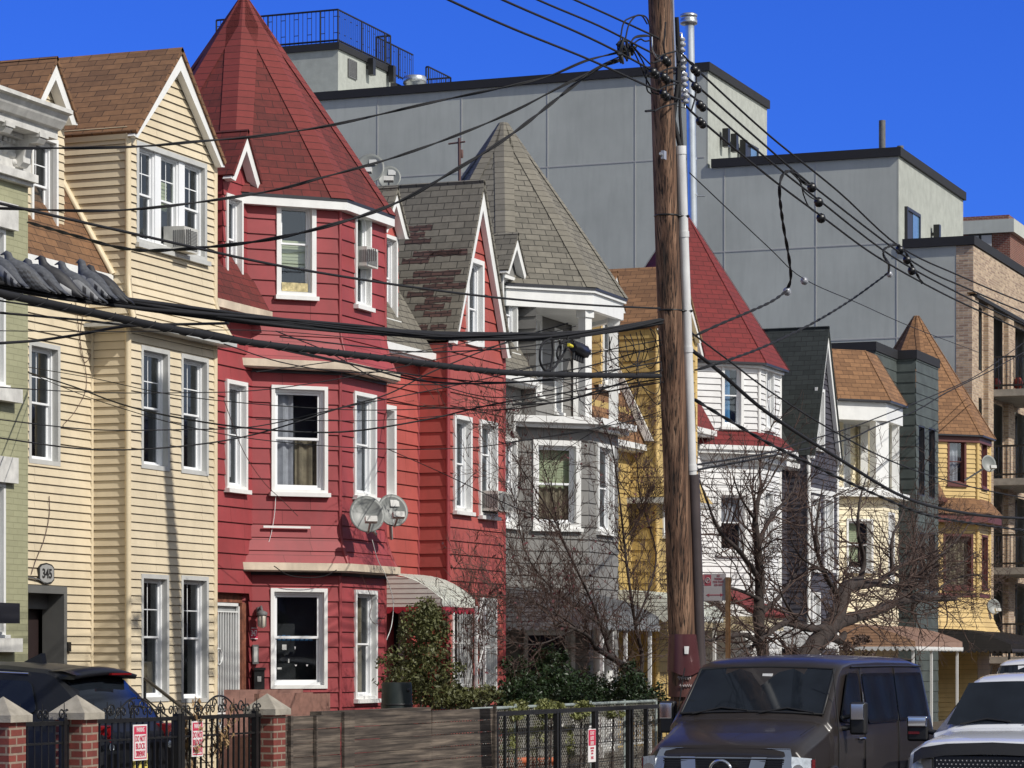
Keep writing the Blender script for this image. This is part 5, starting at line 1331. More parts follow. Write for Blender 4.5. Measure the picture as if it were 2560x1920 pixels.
# thin service lines over the lower storeys
G3 = 'thin service wires over the lower storeys'; LB = 'thin black service wire crossing the middle storeys of the cream, crimson and red houses'
for pts, r in (
 ([(-50, 742, X), (0, 752, X), (150, 775, X), (309, 806, X), (500, 836, X), (640, 862, X), (900, 915, X), (1100, 945, X), (1300, 955, X), (1650, 930, X)], .008),
 ([(-50, 775, X), (0, 782, X), (200, 800, X), (309, 812, X), (500, 826, X), (700, 870, X), (900, 915, X), (1050, 952, X), (1250, 958, X), (1450, 938, X), (1650, 905, X)], .011),
 ([(0, 858, -14), (95, 851, -14), (193, 837, -13.6), (320, 815, -13), (480, 810, -12.5), (571, 808, -12)], .016),
 ([(-50, 824, -13), (0, 827, -13), (309, 829, -13), (640, 826, -12.6), (950, 850, -12), (1280, 872, -12), (1650, 880, X)], .005),
 ([(-50, 962, -14), (0, 968, -14), (231, 981, -14), (450, 982, -13.5), (640, 976, -13), (830, 950, -12.6), (1060, 905, -12), (1300, 850, -11.6), (1440, 815, X)], .006),
 ([(-50, 1040, -14), (0, 1049, -14), (231, 1074, -14), (450, 1074, -13.5), (640, 1066, -13), (850, 1020, -12.6), (980, 995, -12.4), (1200, 950, -12), (1450, 890, -11.6), (1650, 850, X)], .007),
 ([(-50, 1085, -14), (0, 1095, -14), (231, 1124, -14), (450, 1116, -13.5), (640, 1085, -13), (850, 1020, -12.7), (970, 985, -12.5), (1090, 925, -12.2), (1280, 850, -11.8), (1420, 808, X)], .009),
 ([(71, 931, -19.2), (180, 965, -17.5), (309, 1012, -16), (450, 1045, -14.5), (640, 1072, -13.4), (850, 1080, -12.8), (1060, 1050, -12.2), (1280, 1002, -11.8), (1650, 948, X)], .011),
 ([(71, 932, -19.2), (200, 985, -17.5), (309, 1022, -16), (450, 1062, -14.5), (640, 1098, -13.6), (900, 1120, -12.8), (1110, 1122, -12.2), (1280, 1106, -11.8), (1650, 1040, X)], .006),
 ([(71, 918, -19.2), (230, 945, -17), (420, 985, -15), (640, 1010, -13.6), (900, 1025, -12.8), (1110, 1020, -12.2), (1280, 1010, -11.8), (1480, 985, -11.5), (1650, 952, X)], .006),
 ([(968, 1006, -18.4), (1103, 1020, -17), (1280, 1023, -15), (1473, 988, -13), (1658, 955, X)], .011),
 ([(968, 1122, -18.4), (1100, 1180, -16), (1200, 1228, -15), (1290, 1270, -14), (1400, 1310, -13)], .008),
 ([(640, 1048, -13), (900, 1052, -12.6), (1100, 1040, -12.2), (1280, 1020, -12), (1480, 960, -11.5), (1655, 905, X)], .005),
 ([(700, 842, -12), (900, 866, -12), (1060, 880, -11.8), (1280, 870, -11.6), (1450, 845, -11.4)], .009),
 ([(690, 828, -12), (820, 880, -12), (950, 950, -12), (1060, 962, -11.8), (1280, 955, -11.6)], .007),
 ([(640, 930, -13), (900, 895, -12.6), (1100, 870, -12.2), (1280, 830, -11.8)], .006),
 ([(560, 860, -12), (700, 905, -12), (850, 930, -12), (1000, 935, -12), (1200, 990, -11.8), (1330, 985, -11.6), (1480, 945, -11.4), (1652, 890, X)], .007),
 ([(1280, 1012, -13), (1400, 1005, -12.5), (1500, 975, -12), (1600, 942, -11.6), (1655, 925, X)], .013),
 ([(1280, 1104, -13), (1450, 1080, -12.5), (1600, 1045, -12), (1660, 1025, X)], .006),
 ([(1290, 1215, -14), (1450, 1100, -12.6), (1560, 1040, -12), (1655, 985, X)], .005),
 ([(1280, 948, -12), (1450, 920, -11.8), (1560, 890, -11.6), (1655, 862, X)], .010),
 ([(1280, 925, -12), (1400, 905, -11.8), (1520, 875, -11.6), (1655, 850, X)], .007)):
    wire(LB, pts, r, 'service_wire', group=G3)
# curls hanging under the bundle by the pole
random.seed(9); G4 = 'curled slack cables hanging beside the pole'
for pts in ([(1545, 838), (1550, 880), (1570, 905), (1585, 870), (1575, 835)], [(1560, 838), (1575, 900), (1600, 910), (1612, 860), (1600, 828)], [(1590, 830), (1598, 870), (1592, 930), (1600, 960), (1640, 985), (1652, 950)],
            [(1600, 826), (1608, 860), (1630, 875), (1640, 840), (1625, 820)], [(1625, 822), (1645, 870), (1640, 905), (1625, 922), (1612, 905), (1620, 875)], [(1530, 842), (1525, 870), (1545, 900), (1600, 960), (1640, 1010), (1655, 1000)],
            [(1523, 842), (1528, 900), (1560, 920), (1590, 905), (1600, 880)], [(1640, 820), (1650, 850), (1654, 900), (1650, 960)], [(1560, 838), (1590, 880), (1596, 960), (1590, 1010), (1605, 1060)], [(1450, 1000), (1440, 960), (1450, 925), (1480, 920), (1510, 950), (1495, 990), (1470, 1012), (1448, 1000)]):
    wire('thin curled slack cable looping below the bundle beside the pole', [(a, b, X+random.uniform(-.1, .15)) for a, b in pts], .0065, 'slack_cable', group=G4)
for pts in ([(1378, 845), (1355, 860), (1350, 900), (1362, 925), (1385, 920), (1398, 895), (1402, 870), (1398, 850)], [(1420, 842), (1415, 870), (1400, 898), (1392, 885), (1402, 860), (1425, 850)], [(1381, 850), (1382, 890), (1375, 928)]):
    wire('stiff black loop of spare cable on the bundle before the balcony', [(a, b, X+.05) for a, b in pts], .016, 'cable_loop', group='stiff spare loops before the grey balcony')
m = MB(); c0, c1 = at(1432, 868, X+.1), at(1466, 882, X+.1); d = c1-c0
m.tube([c0, c0+d*.15, c1-d*.1, c1], [.05, .075, .075, .04], 6)
for i in range(5): p = c0+d*(.15+.17*i); m.tube([p+Vector((0, -.02, .08)), p+Vector((0, -.05, -.13))], .022, 5)
m.build('splice_closure', M('iron'), None, 'black ribbed splice closure hanging from the bundle before the balcony', 'splice closure')
wire('short cable with a yellow tag feeding the splice closure', [(1400, 856, X+.1), (1418, 862, X+.1), (1432, 868, X+.1)], .013, mat='wire')
m = MB(); m.tube([at(1421, 862, X+.12), at(1430, 866, X+.12)], .02, 6); m.build('cable_tag', paint('yellow_tag', (.7,.6,.05), .5), None, 'small yellow tag on the splice closure cable', 'tag')
# cables going right from the pole
wire('thick black cable sweeping down right across the white turret window', [(1730, 876, X), (1737, 881, X), (1800, 930, X), (1920, 1033, X), (2094, 1145, X), (2267, 1246, X), (2421, 1284, X), (2560, 1296, X), (2750, 1300, X)], .031)
wire('twisted cable below the thick one, passing before the purple house', [(1735, 998, X), (1830, 1055, X), (1920, 1107, X), (2036, 1165, X), (2151, 1219, X), (2306, 1284, X), (2430, 1308, X), (2560, 1325, X), (2750, 1340, X)], .016, tw=.9)
wire('medium cable descending from the pole across the purple gable', [(1730, 833, X), (1820, 900, X), (1920, 975, X), (2074, 1072, X), (2229, 1153, X), (2380, 1205, X), (2560, 1244, X), (2750, 1265, X)], .014)
wire('upper of two cables rising right to the brick balconies', [(1740, 1162, X), (1920, 1132, X-1), (2020, 1101, X-2), (2130, 1068, X-3), (2229, 1030, X-3.5), (2330, 990, X-4.5), (2421, 950, X-5), (2479, 914, X-5.5), (2560, 856, X-6)], .015)
wire('lower of two cables rising right to the brick balconies', [(1740, 1175, X), (1920, 1141, X-1), (2113, 1100, X-2.5), (2200, 1062, X-3.3), (2287, 1028, X-4), (2360, 985, X-4.5), (2425, 952, X-5), (2480, 925, X-5.5), (2560, 880, X-6)], .018)
wire('service drop rising right from the pole to the hanging loop', [(1739, 838, X), (1800, 810, X), (1920, 758, X-.3), (1968, 726, X-.5)], .0135, tw=.7)
wire('service drop rising right over the dark shingled gable to the second loop', [(1739, 925, X), (1820, 900, X), (1920, 862, X-.5), (2035, 806, X-1), (2124, 752, X-1.5), (2190, 705, X-1.8), (2220, 682, X-2)], .0135, tw=.9)
wire('hanging slack loop of cable between the line wires and a drop', [(1968, 724, X-.5), (1977, 695, X-.4), (1972, 640, X-.3), (1958, 560, X-.2), (1949, 480, X), (1955, 440, X), (1975, 427, X), (1995, 440, X), (2012, 458, X), (2030, 463, X)], .016, tw=.5)
wire('jumper dropping from the slack loop to the middle spool insulator', [(1975, 427, X), (1998, 445, X), (2008, 475, X), (2030, 495, X), (2047, 500, X)], .012)
wire('jumper dropping from the slack loop to the lowest spool insulator', [(1975, 428, X), (2000, 455, X), (2010, 490, X), (2025, 520, X), (2053, 540, X)], .012)
wire('cable with clamp joining the second drop to the line wires', [(2222, 680, X-2), (2222, 660, X-1), (2210, 640, X), (2212, 622, X), (2240, 612, X), (2262, 628, X), (2282, 668, X), (2306, 708, X)], .015, tw=.5)
blob([(2268, 645, X), (2280, 672, X), (2250, 620, X)], .07).build('cable_connector', M('iron'), None, 'black cable connectors where the second drop meets the line wires', 'cable connector')
blob([(2224, 682, X-2), (1968, 724, X-.5), (2011, 698, X-1)], .06).build('dead_end_clamp', M('porcelain'), None, 'small metal dead-end clamps at the ends of the drops', 'clamp')
# loose wires on facades
for lab, fr, pts, r, mt in (
 ('thin dark cable sagging down the cream wall beside its corner', frM, [(172, 650), (185, 760), (195, 850), (212, 960), (185, 1025), (155, 1060), (154, 1066)], .005, 'wirebrown'),
 ('looped dark cable hanging on the cream wall near the corner', frM, [(235, 700), (205, 780), (195, 860), (205, 905), (222, 890), (212, 880)], .005, 'wirebrown'),
 ('brown cable dangling on the cream wall above the number plate', frM, [(118, 1240), (118, 1290), (105, 1350), (85, 1400), (73, 1436)], .006, 'wirebrown'),
 ('pale cable dangling below the big window of the crimson turret', facet(YC[0], RO+.02, -1), [(688, 1232), (684, 1290), (672, 1350), (650, 1400), (642, 1420)], .006, 'whiteiron'),
 ('dark cable drooping under the lower gutter of the crimson turret', facet(YC[0], RO+.2, -1), [(683, 1415), (720, 1438), (770, 1444), (810, 1440), (840, 1425)], .007, 'wire'),
 ('long looping cable hanging from the dishes over the awning', facet(YC[0], RO+.25, 0), [(926, 1350), (940, 1400), (960, 1440), (978, 1500), (975, 1560), (962, 1600)], .007, 'whiteiron'),
 ('dark cable dropping from the dishes down the turret edge', facet(YC[0], RO+.15, 0), [(900, 1440), (925, 1500), (920, 1540), (935, 1560), (960, 1540)], .006, 'wirebrown'),
 ('diagonal thin cable across the crimson main wall', front(-18.3), [(555, 1000), (600, 1120), (650, 1200), (700, 1250), (740, 1290)], .006, 'wirebrown')):
    P = [fr.P(*fr.uz(a, b), .03) for a, b in pts]; mb = MB(); mb.tube(smooth(P, 6), r, 4); mb.build('loose_cable', M(mt), None, lab, 'cable')

# ---------------------------------------------------------------- pigeons
MT['pg'] = paint('slate_pigeon_plumage', (.075,.08,.092), .7, .35, 30); MT['pgl'] = paint('pale_grey_wing', (.22,.225,.235), .7, .15, 30); MT['pgd'] = paint('dark_pigeon_plumage', (.03,.03,.034), .6, .3, 30)
MT['pink'] = paint('pink_bird_leg', (.35,.12,.10), .6); MT['pgw'] = paint('white_feathers', (.75,.75,.75), .6)
birds = [(14, 676, 'pgl', 0, 'grey pigeon with barred wings at the left edge of the bundle'), (66, 686, 'pg', 1, 'chequered dark pigeon second from the left on the bundle'), (108, 694, 'pg', 2, 'dark pigeon third from the left, head low between neighbours'),
         (150, 700, 'pgd', 3, 'nearly black pigeon with a white wing patch in mid row'), (198, 712, 'pgl', 0, 'grey pigeon with two dark wing bars and a black head'), (238, 708, 'pgl', 0, 'pale grey barred pigeon second from the right of the row'),
         (268, 716, 'pgd', 4, 'dark mottled pigeon at the right end of the row')]
for i, (px, py, mt, kind, lab) in enumerate(birds):
    c = at(px, py, X+.02); yaw = [-.25, .3, -.1, .25, .2, -.2, .1][i]; sc_ = 1.12
    f = Vector((-math.cos(yaw), -math.sin(yaw)*1, 0)); s_ = Vector((-f.y, f.x, 0)); up = Vector((0, 0, 1))
    r = thing('pigeon', lab, 'pigeon', c-up*.09, 'pigeons perched on the cable bundle')
    Q = lambda a, z, s=0: c+(f*a+up*z+s_*s)*sc_
    hh = [.0, -.01, -.03, .0, .0, .01, -.01][i]
    b = MB(); b.smooth = True
    sec = [(-.20, -.125, .006, .022), (-.15, -.095, .012, .03), (-.09, -.055, .03, .042), (-.03, -.012, .05, .055), (.03, .02, .062, .062), (.075, .045, .058, .056), (.105, .08+hh*.5, .044, .044), (.118, .115+hh, .030, .030), (.125, .14+hh, .028, .027), (.14, .150+hh, .020, .020), (.155, .148+hh, .008, .008), (.175, .140+hh, .003, .003)]
    vs = []; n = 12
    for k, (a, z, rv, rs) in enumerate(sec):
        p0, p1 = sec[max(0, k-1)], sec[min(len(sec)-1, k+1)]; t = Vector((p1[0]-p0[0], 0, p1[1]-p0[1])).normalized(); w = Vector((-t.z, 0, t.x))
        for j in range(n):
            q = 2*math.pi*j/n; vs.append(Q(a+w.x*rv*math.sin(q), z+w.z*rv*math.sin(q), rs*math.cos(q)))
    b.mesh(vs, [(k*n+j, k*n+(j+1) % n, (k+1)*n+(j+1) % n, (k+1)*n+j) for k in range(len(sec)-1) for j in range(n)]+[tuple(range(n))]); b.build('body', M('pg' if mt == 'pgl' else mt), r)
    for sg in (-1, 1):
        w = MB(); w.smooth = True; nu, nv = 10, 6; vs = []
        for u in range(nu+1):
            for v in range(nv+1):
                a = .085-.255*u/nu; e = math.sin(math.pi*min(1, (u+.6)/(nu+.6))**.8); wd_ = .048*e+.004; vv = (v/nv-.5)*2
                vs.append(Q(a, .035+(a-.085)*.62+vv*wd_, sg*(.058-.012*vv*vv-.04*max(0, u/nu-.45)+.006)))
        w.mesh(vs, [(u*(nv+1)+v, (u+1)*(nv+1)+v, (u+1)*(nv+1)+v+1, u*(nv+1)+v+1) for u in range(nu) for v in range(nv)])
        for fi_ in range(len(w.f)):
            u, v = divmod(fi_, nv)
            if kind == 0: w.mi[fi_] = 1 if (u in (5, 7) and v < 5) or u > 8 else 0
            elif kind == 1: w.mi[fi_] = 1 if (u+v) % 2 or u > 8 else 0
            elif kind == 3: w.mi[fi_] = 2 if (4 <= u <= 6 and v < 3) else 1
            else: w.mi[fi_] = 1 if (u*3+v*5) % 4 or u > 7 else 0
        w.build('wing', [M('pgl' if mt == 'pgl' else 'pg'), M('pgd'), M('pgw')], r)
    l = MB()
    for sg in (-1, 1): l.tube([Q(.0, -.03, sg*.02), Q(.005, -.085, sg*.02), Q(.03, -.09, sg*.02)], .005, 4)
    l.build('leg', M('pink'), r)
    e = MB(); e.lathe(Q(.135, .147+hh, -.021), [(.004, 0), (.005, .003), (.001, .042)], 6, s_); e.build('eye', M('pink'), r)
# ---------------------------------------------------------------- satellite dishes, flue, mast
def dish(lab, c, rad_, face, arm_to, marks=False, tilt=.25):
    """offset dish: shallow bowl, feed arm, wall arm"""
    f = Vector(face).normalized(); s_ = f.cross(Vector((0, 0, 1))).normalized(); u = s_.cross(f)
    r = thing('satellite_dish', lab, 'satellite dish', c)
    b = MB(); b.smooth = True; n, k = 28, 6; vs = []
    for side in (0, 1):
        for i in range(k+1):
            q = i/k
            for j in range(n): a = 2*math.pi*j/n; vs.append(Vector(c)+(s_*math.cos(a)*.9+u*math.sin(a))*rad_*q+f*(rad_*.22*q*q-(.012 if side else 0)))
    fs = [(i*n+j, i*n+(j+1) % n, (i+1)*n+(j+1) % n, (i+1)*n+j) for i in range(k) for j in range(n)]
    m_ = (k+1)*n; fs = fs+[(m_+a, m_+b_, m_+c_, m_+d) for (a, b_, c_, d) in [f_[::-1] for f_ in fs]]
    fs += [(k*n+j, k*n+(j+1) % n, m_+k*n+(j+1) % n, m_+k*n+j) for j in range(n)]
    b.mesh(vs, fs); b.build('reflector', M('dish'), r)
    a = MB(); foot = Vector(c)-u*rad_*.95; tip = foot+f*rad_*1.1+u*rad_*.25
    a.tube([Vector(c)-f*.02-u*rad_*.3, Vector(c)-u*rad_*1.0+f*.05, tip], .018, 6); a.build('feed_arm', M('trimgrey'), r)
    h_ = MB(); h_.hexa([tip+s_*x+f*y+u*z for z in (-.04, .05) for x, y in ((-.09, -.04), (.09, -.04), (.09, .05), (-.09, .05))]); h_.build('feed_horn', M('stonewhite'), r)
    h_ = MB(); h_.tube([Vector(c)-f*.03, Vector(c)-f*.12-u*.05, Vector(arm_to)], .028, 7); h_.lathe(Vector(c)-f*.14, [(.05, 0), (.05, .1)], 8, f); h_.build('mount_arm', M('trimgrey'), r)
    if marks:
        e = MB(); p = Vector(c)+u*rad_*.35+f*(rad_*.22*.35+.012)
        e.hexa([p+s_*x+u*z+f*o for o in (0, .002) for x, z in ((-.12, -.02), (.02, -.02), (.02, .09), (-.12, .09))]); e.build('emblem', M('trimgrey'), r)
    return r
sf = (.92, -.38, .42)
Bf = facet(YC[0], RO, 0)
c1 = at(916, 1289, -18.0); c2 = at(980, 1284, -18.0)
dish('left one of two grey satellite dishes on the crimson turret', c1, .30, (.55, -.80, .35), Bf.P(.9, 4.05, .2))
dish('right one of two grey satellite dishes on the crimson turret', c2+Vector((0, 0, .03)), .27, (.62, -.74, .35), Bf.P(1.5, 4.0, .2), True)
c3 = at(925, 425, -21.5); c4_ = at(973, 447, -21.5)
dish('big satellite dish half hidden behind the red spire edge', c3, .30, (.25, -.90, .35), c3+Vector((-.1, .5, -1.2)), True)
dish('smaller satellite dish on the roof right of the red spire', c4_, .24, (.35, -.88, .35), c4_+Vector((-.1, .5, -1.2)), True)
c5 = at(2470, 1160, -17.4); dish('round grey dish in front of the bright yellow turret corner', c5, .22*1.15, (.62, -.75, .22), c5+Vector((-.7, .1, -.45)))
c6 = at(2483, 1517, -18.2); dish('pale dish low by the brick balconies', c6, .24, (.62, -.75, .22), c6+Vector((-.7, .1, -.3)))
g = MB(); p = at(1148, 345, -21); g.tube([at(1149, 475, -21), p], .028, 6); g.tube([p+Vector((-.22, 0, -.1)), p+Vector((.12, 0, -.08))], .018, 5); g.lathe(at(1154, 395, -20.98), [(.03, 0), (.035, .02), (.035, .14), (.02, .16)], 8)
g.tube([at(1149, 476, -21), at(1149, 560, -21)], .028, 6); g.build('antenna_mast', paint('rusty_mast', (.10,.05,.045), .7), None, 'thin rusty antenna mast on the red gable house roof', 'antenna')
fl = thing('steel_flue', 'tall shiny galvanised flue pipe with a ringed cap behind the pole', 'flue', at(1734, 1000, -24))
g = MB(); g.tube([at(1735, 1000, -24), at(1731, 520, -24), at(1724, 60, -24)], .128, 18); fp_ = g.build('pipe', M('galv'), fl)
g = MB(); t_ = at(1722, 62, -24)
g.lathe(t_-Vector((0, 0, .0)), [(.2, 0), (.235, .02), (.235, .12), (.215, .14), (.215, .2), (.235, .22), (.235, .27), (.18, .3)], 20); g.build('cap', M('galv'), fl)
g = MB()
for py in (402, 490): q = at(1731 if py > 450 else 1730, py, -24); g.lathe(q, [(.133, 0), (.14, .02), (.14, .07), (.133, .09)], 16)
q = at(1733, 490, -24); g.tube([q, q+Vector((.3, .1, 0))], .02, 5); g.build('band', M('galv'), fl)

# ---------------------------------------------------------------- bare trees
def perp(d, rng):
    v = Vector((rng.uniform(-1, 1), rng.uniform(-1, 1), rng.uniform(-1, 1))); v = v-d*v.dot(d); return v.normalized() if v.length > 1e-3 else d.orthogonal().normalized()
def twig(mb, p, d, L, r, dep, rng, up, wob=.22, nk=4, ang=(.45, .95)):
    k = max(3, int(L/.16)) if dep > 0 else 3; k = min(k, 9); pts = [p.copy()]; ds = []
    for i in range(k):
        d = (d+Vector((rng.gauss(0, wob), rng.gauss(0, wob), rng.gauss(0, wob)))*.55+Vector((0, 0, up*.16))).normalized(); p = p+d*(L/k); pts.append(p.copy()); ds.append(d.copy())
    mb.tube(pts, [r*(1-.75*i/k) for i in range(k+1)], 3 if r < .012 else (5 if r < .04 else 8), cap=False)
    if dep > 0:
        for j in range(nk):
            t = rng.uniform(.2, .98); i = min(k-1, int(t*k)); q = pts[i].lerp(pts[i+1], t*k-i)
            a = rng.uniform(*ang); dd = (ds[i]*math.cos(a)+perp(ds[i], rng)*math.sin(a)+Vector((0, 0, .12*up))).normalized()
            twig(mb, q, dd, L*rng.uniform(.38, .68)*(1.05-.45*t), max(.0052, r*.55), dep-1, rng, up, wob, nk, ang)
def tree(name, label, limbs, seed, sprouts, tw_mat='twig', bark='bark', up=.5, L=(.9, 1.6), nk=5, dep=2, r0=.02, group=None, leaves=0, wob=.25, kid=(.5, 1.2)):
    rng = random.Random(seed); trunk = MB(); crown = MB(); ends = []
    P0 = at(*limbs[0][0][0]); root = thing(name, label, 'tree', P0, group)
    for pts, ra, rb in limbs:
        P = smooth([at(*p) for p in pts], 5); n = len(P)
        rs = [(ra+(rb-ra)*i/(n-1))*(1+.10*math.sin(i*1.7+seed)+.05*rng.uniform(-1, 1)) for i in range(n)]
        trunk.tube(P, rs, 9)
        ln = sum((P[i+1]-P[i]).length for i in range(n-1))
        for s in range(int(sprouts*ln)):
            i = rng.randrange(max(0, int(n*.12)), n-1); q = P[i].lerp(P[i+1], rng.random()); d0 = (P[i+1]-P[i]).normalized(); a = rng.uniform(*kid)
            d = (d0*math.cos(a)+perp(d0, rng)*math.sin(a)+Vector((0, 0, .3*up))).normalized()
            twig(crown, q, d, rng.uniform(*L), min(r0, rs[i]*.5), dep, rng, up, wob, nk)
    trunk.build('trunk', M(bark), root); cr = crown.build('branches', M(tw_mat), root)
    if leaves:
        lv = MB(); V = crown.v
        for i in range(leaves):
            q = rng.choice(V); a = Vector((rng.gauss(0, .02), rng.gauss(0, .02), rng.gauss(0, .025))); b = Vector((rng.gauss(0, .015), rng.gauss(0, .015), -.03)); lv.poly([q, q+a, q+a+b, q+b])
        lv.build('dead_leaves', paint('curled_dead_leaf', (.10,.025,.03), .7), cr)
    return root
xa = -15.9
tree('bare_shrub_tree', 'leafless reddish shrubby tree spreading in front of the grey house', [
 ([(1612, 1760, xa), (1600, 1700, xa), (1575, 1675, xa), (1530, 1645, xa+.2), (1490, 1620, xa+.3), (1470, 1590, xa+.3), (1430, 1570, xa+.3), (1385, 1560, xa+.3)], .075, .018),
 ([(1600, 1700, xa), (1605, 1640, xa), (1588, 1560, xa), (1572, 1450, xa), (1560, 1350, xa-.1), (1548, 1240, xa-.1), (1530, 1120, xa-.1), (1505, 1050, xa)], .04, .006),
 ([(1530, 1645, xa+.1), (1500, 1560, xa), (1478, 1500, xa), (1430, 1400, xa), (1400, 1330, xa), (1370, 1200, xa), (1335, 1110, xa)], .03, .005),
 ([(1588, 1560, xa), (1620, 1480, xa+.1), (1640, 1380, xa), (1600, 1240, xa), (1590, 1120, xa), (1575, 1010, xa)], .022, .004),
 ([(1500, 1560, xa), (1440, 1520, xa), (1360, 1450, xa-.2), (1310, 1370, xa-.2), (1290, 1250, xa-.2)], .022, .005),
 ([(1470, 1590, xa+.3), (1400, 1540, xa+.2), (1320, 1500, xa), (1240, 1490, xa), (1180, 1540, xa)], .018, .004),
 ([(1440, 1570, xa+.3), (1350, 1610, xa+.3), (1260, 1600, xa+.2), (1190, 1570, xa+.2)], .015, .004),
 ([(1560, 1350, xa), (1600, 1280, xa), (1540, 1180, xa), (1590, 1060, xa)], .014, .004),
 ([(1430, 1400, xa), (1380, 1290, xa), (1290, 1150, xa), (1250, 1080, xa)], .012, .004)],
 31, 9.0, up=.55, L=(.6, 1.4), nk=4, dep=2, r0=.010, leaves=700, wob=.3, kid=(.35, 1.0))
xb_ = -12.6
tree('street_tree', 'dark bare street tree directly right of the pole before the white house', [
 ([(1914, 2060, xb_), (1912, 1720, xb_), (1908, 1640, xb_), (1897, 1560, xb_), (1900, 1450, xb_), (1893, 1360, xb_), (1888, 1290, xb_), (1905, 1210, xb_)], .135, .03),
 ([(1900, 1450, xb_), (1850, 1380, xb_), (1800, 1330, xb_), (1770, 1260, xb_), (1748, 1200, xb_)], .045, .008),
 ([(1893, 1360, xb_), (1930, 1290, xb_), (1980, 1230, xb_), (2000, 1170, xb_)], .04, .007),
 ([(1900, 1500, xb_), (1860, 1480, xb_), (1810, 1470, xb_), (1760, 1500, xb_)], .035, .007),
 ([(1905, 1620, xb_), (1870, 1590, xb_), (1820, 1590, xb_), (1770, 1600, xb_), (1740, 1580, xb_)], .05, .012),
 ([(1895, 1540, xb_), (1950, 1490, xb_), (1990, 1430, xb_), (2010, 1370, xb_)], .045, .009),
 ([(1888, 1300, xb_), (1850, 1240, xb_), (1830, 1180, xb_)], .025, .006),
 ([(1900, 1600, xb_), (1850, 1640, xb_), (1800, 1665, xb_)], .03, .008)],
 12, 4.6, up=.35, L=(.7, 1.6), nk=4, dep=2, r0=.016, wob=.32)
xc_ = -12.4
tree('street_tree', 'large bare street tree with thick crooked limbs spreading before the yellow houses', [
 ([(1975, 2040, xc_), (1985, 1730, xc_), (2000, 1665, xc_), (2040, 1610, xc_), (2075, 1565, xc_), (2100, 1520, xc_), (2115, 1470, xc_), (2150, 1455, xc_)], .21, .10),
 ([(2080, 1565, xc_), (2130, 1545, xc_), (2190, 1528, xc_), (2250, 1503, xc_), (2320, 1495, xc_), (2388, 1497, xc_)], .12, .05),
 ([(2075, 1590, xc_), (2100, 1600, xc_), (2112, 1583, xc_)], .09, .05),
 ([(2075, 1570, xc_), (2020, 1570, xc_), (1965, 1558, xc_), (1925, 1580, xc_), (1900, 1600, xc_)], .07, .03),
 ([(2115, 1470, xc_), (2180, 1460, xc_), (2230, 1430, xc_), (2290, 1380, xc_), (2330, 1300, xc_)], .07, .012),
 ([(2150, 1455, xc_), (2160, 1400, xc_), (2145, 1330, xc_), (2150, 1250, xc_), (2170, 1180, xc_)], .055, .008),
 ([(2150, 1455, xc_), (2240, 1465, xc_), (2300, 1440, xc_), (2380, 1420, xc_), (2440, 1380, xc_)], .05, .008),
 ([(2100, 1500, xc_), (2060, 1430, xc_), (2040, 1360, xc_), (2045, 1280, xc_), (2060, 1200, xc_)], .05, .008),
 ([(2250, 1503, xc_), (2290, 1440, xc_), (2340, 1400, xc_), (2400, 1340, xc_), (2440, 1280, xc_)], .045, .008),
 ([(2320, 1495, xc_), (2380, 1450, xc_), (2450, 1440, xc_), (2480, 1500, xc_)], .03, .006),
 ([(2060, 1430, xc_), (2000, 1390, xc_), (1970, 1330, xc_)], .03, .006),
 ([(2230, 1430, xc_), (2230, 1350, xc_), (2260, 1270, xc_), (2250, 1210, xc_)], .035, .006),
 ([(2000, 1560, xc_), (1960, 1500, xc_), (1940, 1440, xc_)], .03, .006)],
 44, 4.2, up=.22, L=(.7, 1.6), nk=4, dep=2, r0=.017, wob=.34)

# ---------------------------------------------------------------- evergreen bushes and climbers
def foliage(mb, c, rx, ry, rz, n, rng, size=.06, clump=.5, cone_=False):
    c = Vector(c)
    cl = [Vector((rng.gauss(0, .5), rng.gauss(0, .5), rng.gauss(0, .5))) for _ in range(max(4, n//60))]
    for i in range(n):
        k = rng.choice(cl); v = k*.9+Vector((rng.gauss(0, .17), rng.gauss(0, .17), rng.gauss(0, .17)))
        if v.length > 1.15: v = v.normalized()*rng.uniform(.8, 1.15)
        s = 1.0
        if cone_: s = max(.12, 1-.85*((v.z+1)/2))*1.25
        p = c+Vector((v.x*rx*s, v.y*ry*s, v.z*rz)); a = Vector((rng.gauss(0, 1), rng.gauss(0, 1), rng.gauss(0, 1))).normalized(); b = perp(a, rng); l = size*rng.uniform(.6, 1.5)
        mb.poly([p-a*l*.5-b*l*.12, p-a*l*.1-b*l*.3, p+a*l*.6, p+b*l*.28])
rng = random.Random(6)
def bush(name, lab, parts, mat, size=.055, cat='bush', stem=None):
    m = MB(); rr = thing(name, lab, cat, (parts[0][0][0], parts[0][0][1], .32))
    for c, rx, ry, rz, n, cn in parts: foliage(m, c, rx, ry, rz, n, rng, size, cone_=cn)
    m.build('foliage', M(mat), rr)
    for c, rx, ry, rz, n, cn in parts: s = MB(); s.tube([(c[0], c[1], .3), (c[0]+.02, c[1], c[2]-rz*.3), (c[0], c[1]+.04, c[2]+rz*.3)], [.018, .014, .006], 5); s.build('stem', M('bark'), rr)
def A_(px, py, x): p = at(px, py, x); return (p.x, p.y, p.z)
bush('evergreen_shrub', 'tall olive green evergreen shrub before the red house door', [(A_(1062, 1600, -16), .36, .36, .55, 3600, False), (A_(1050, 1690, -16), .62, .5, .45, 3600, False), (A_(1075, 1545, -16), .2, .2, .2, 700, False), (A_(1120, 1735, -15.8), .5, .45, .25, 1500, False)], 'leafolive', .05)
bush('evergreen_shrub', 'low drooping olive foliage left of the terrace rail by the red bay', [(A_(1190, 1745, -15.9), .4, .5, .22, 1400, False), (A_(1150, 1760, -15.6), .4, .4, .2, 1000, False)], 'leafolive', .05)
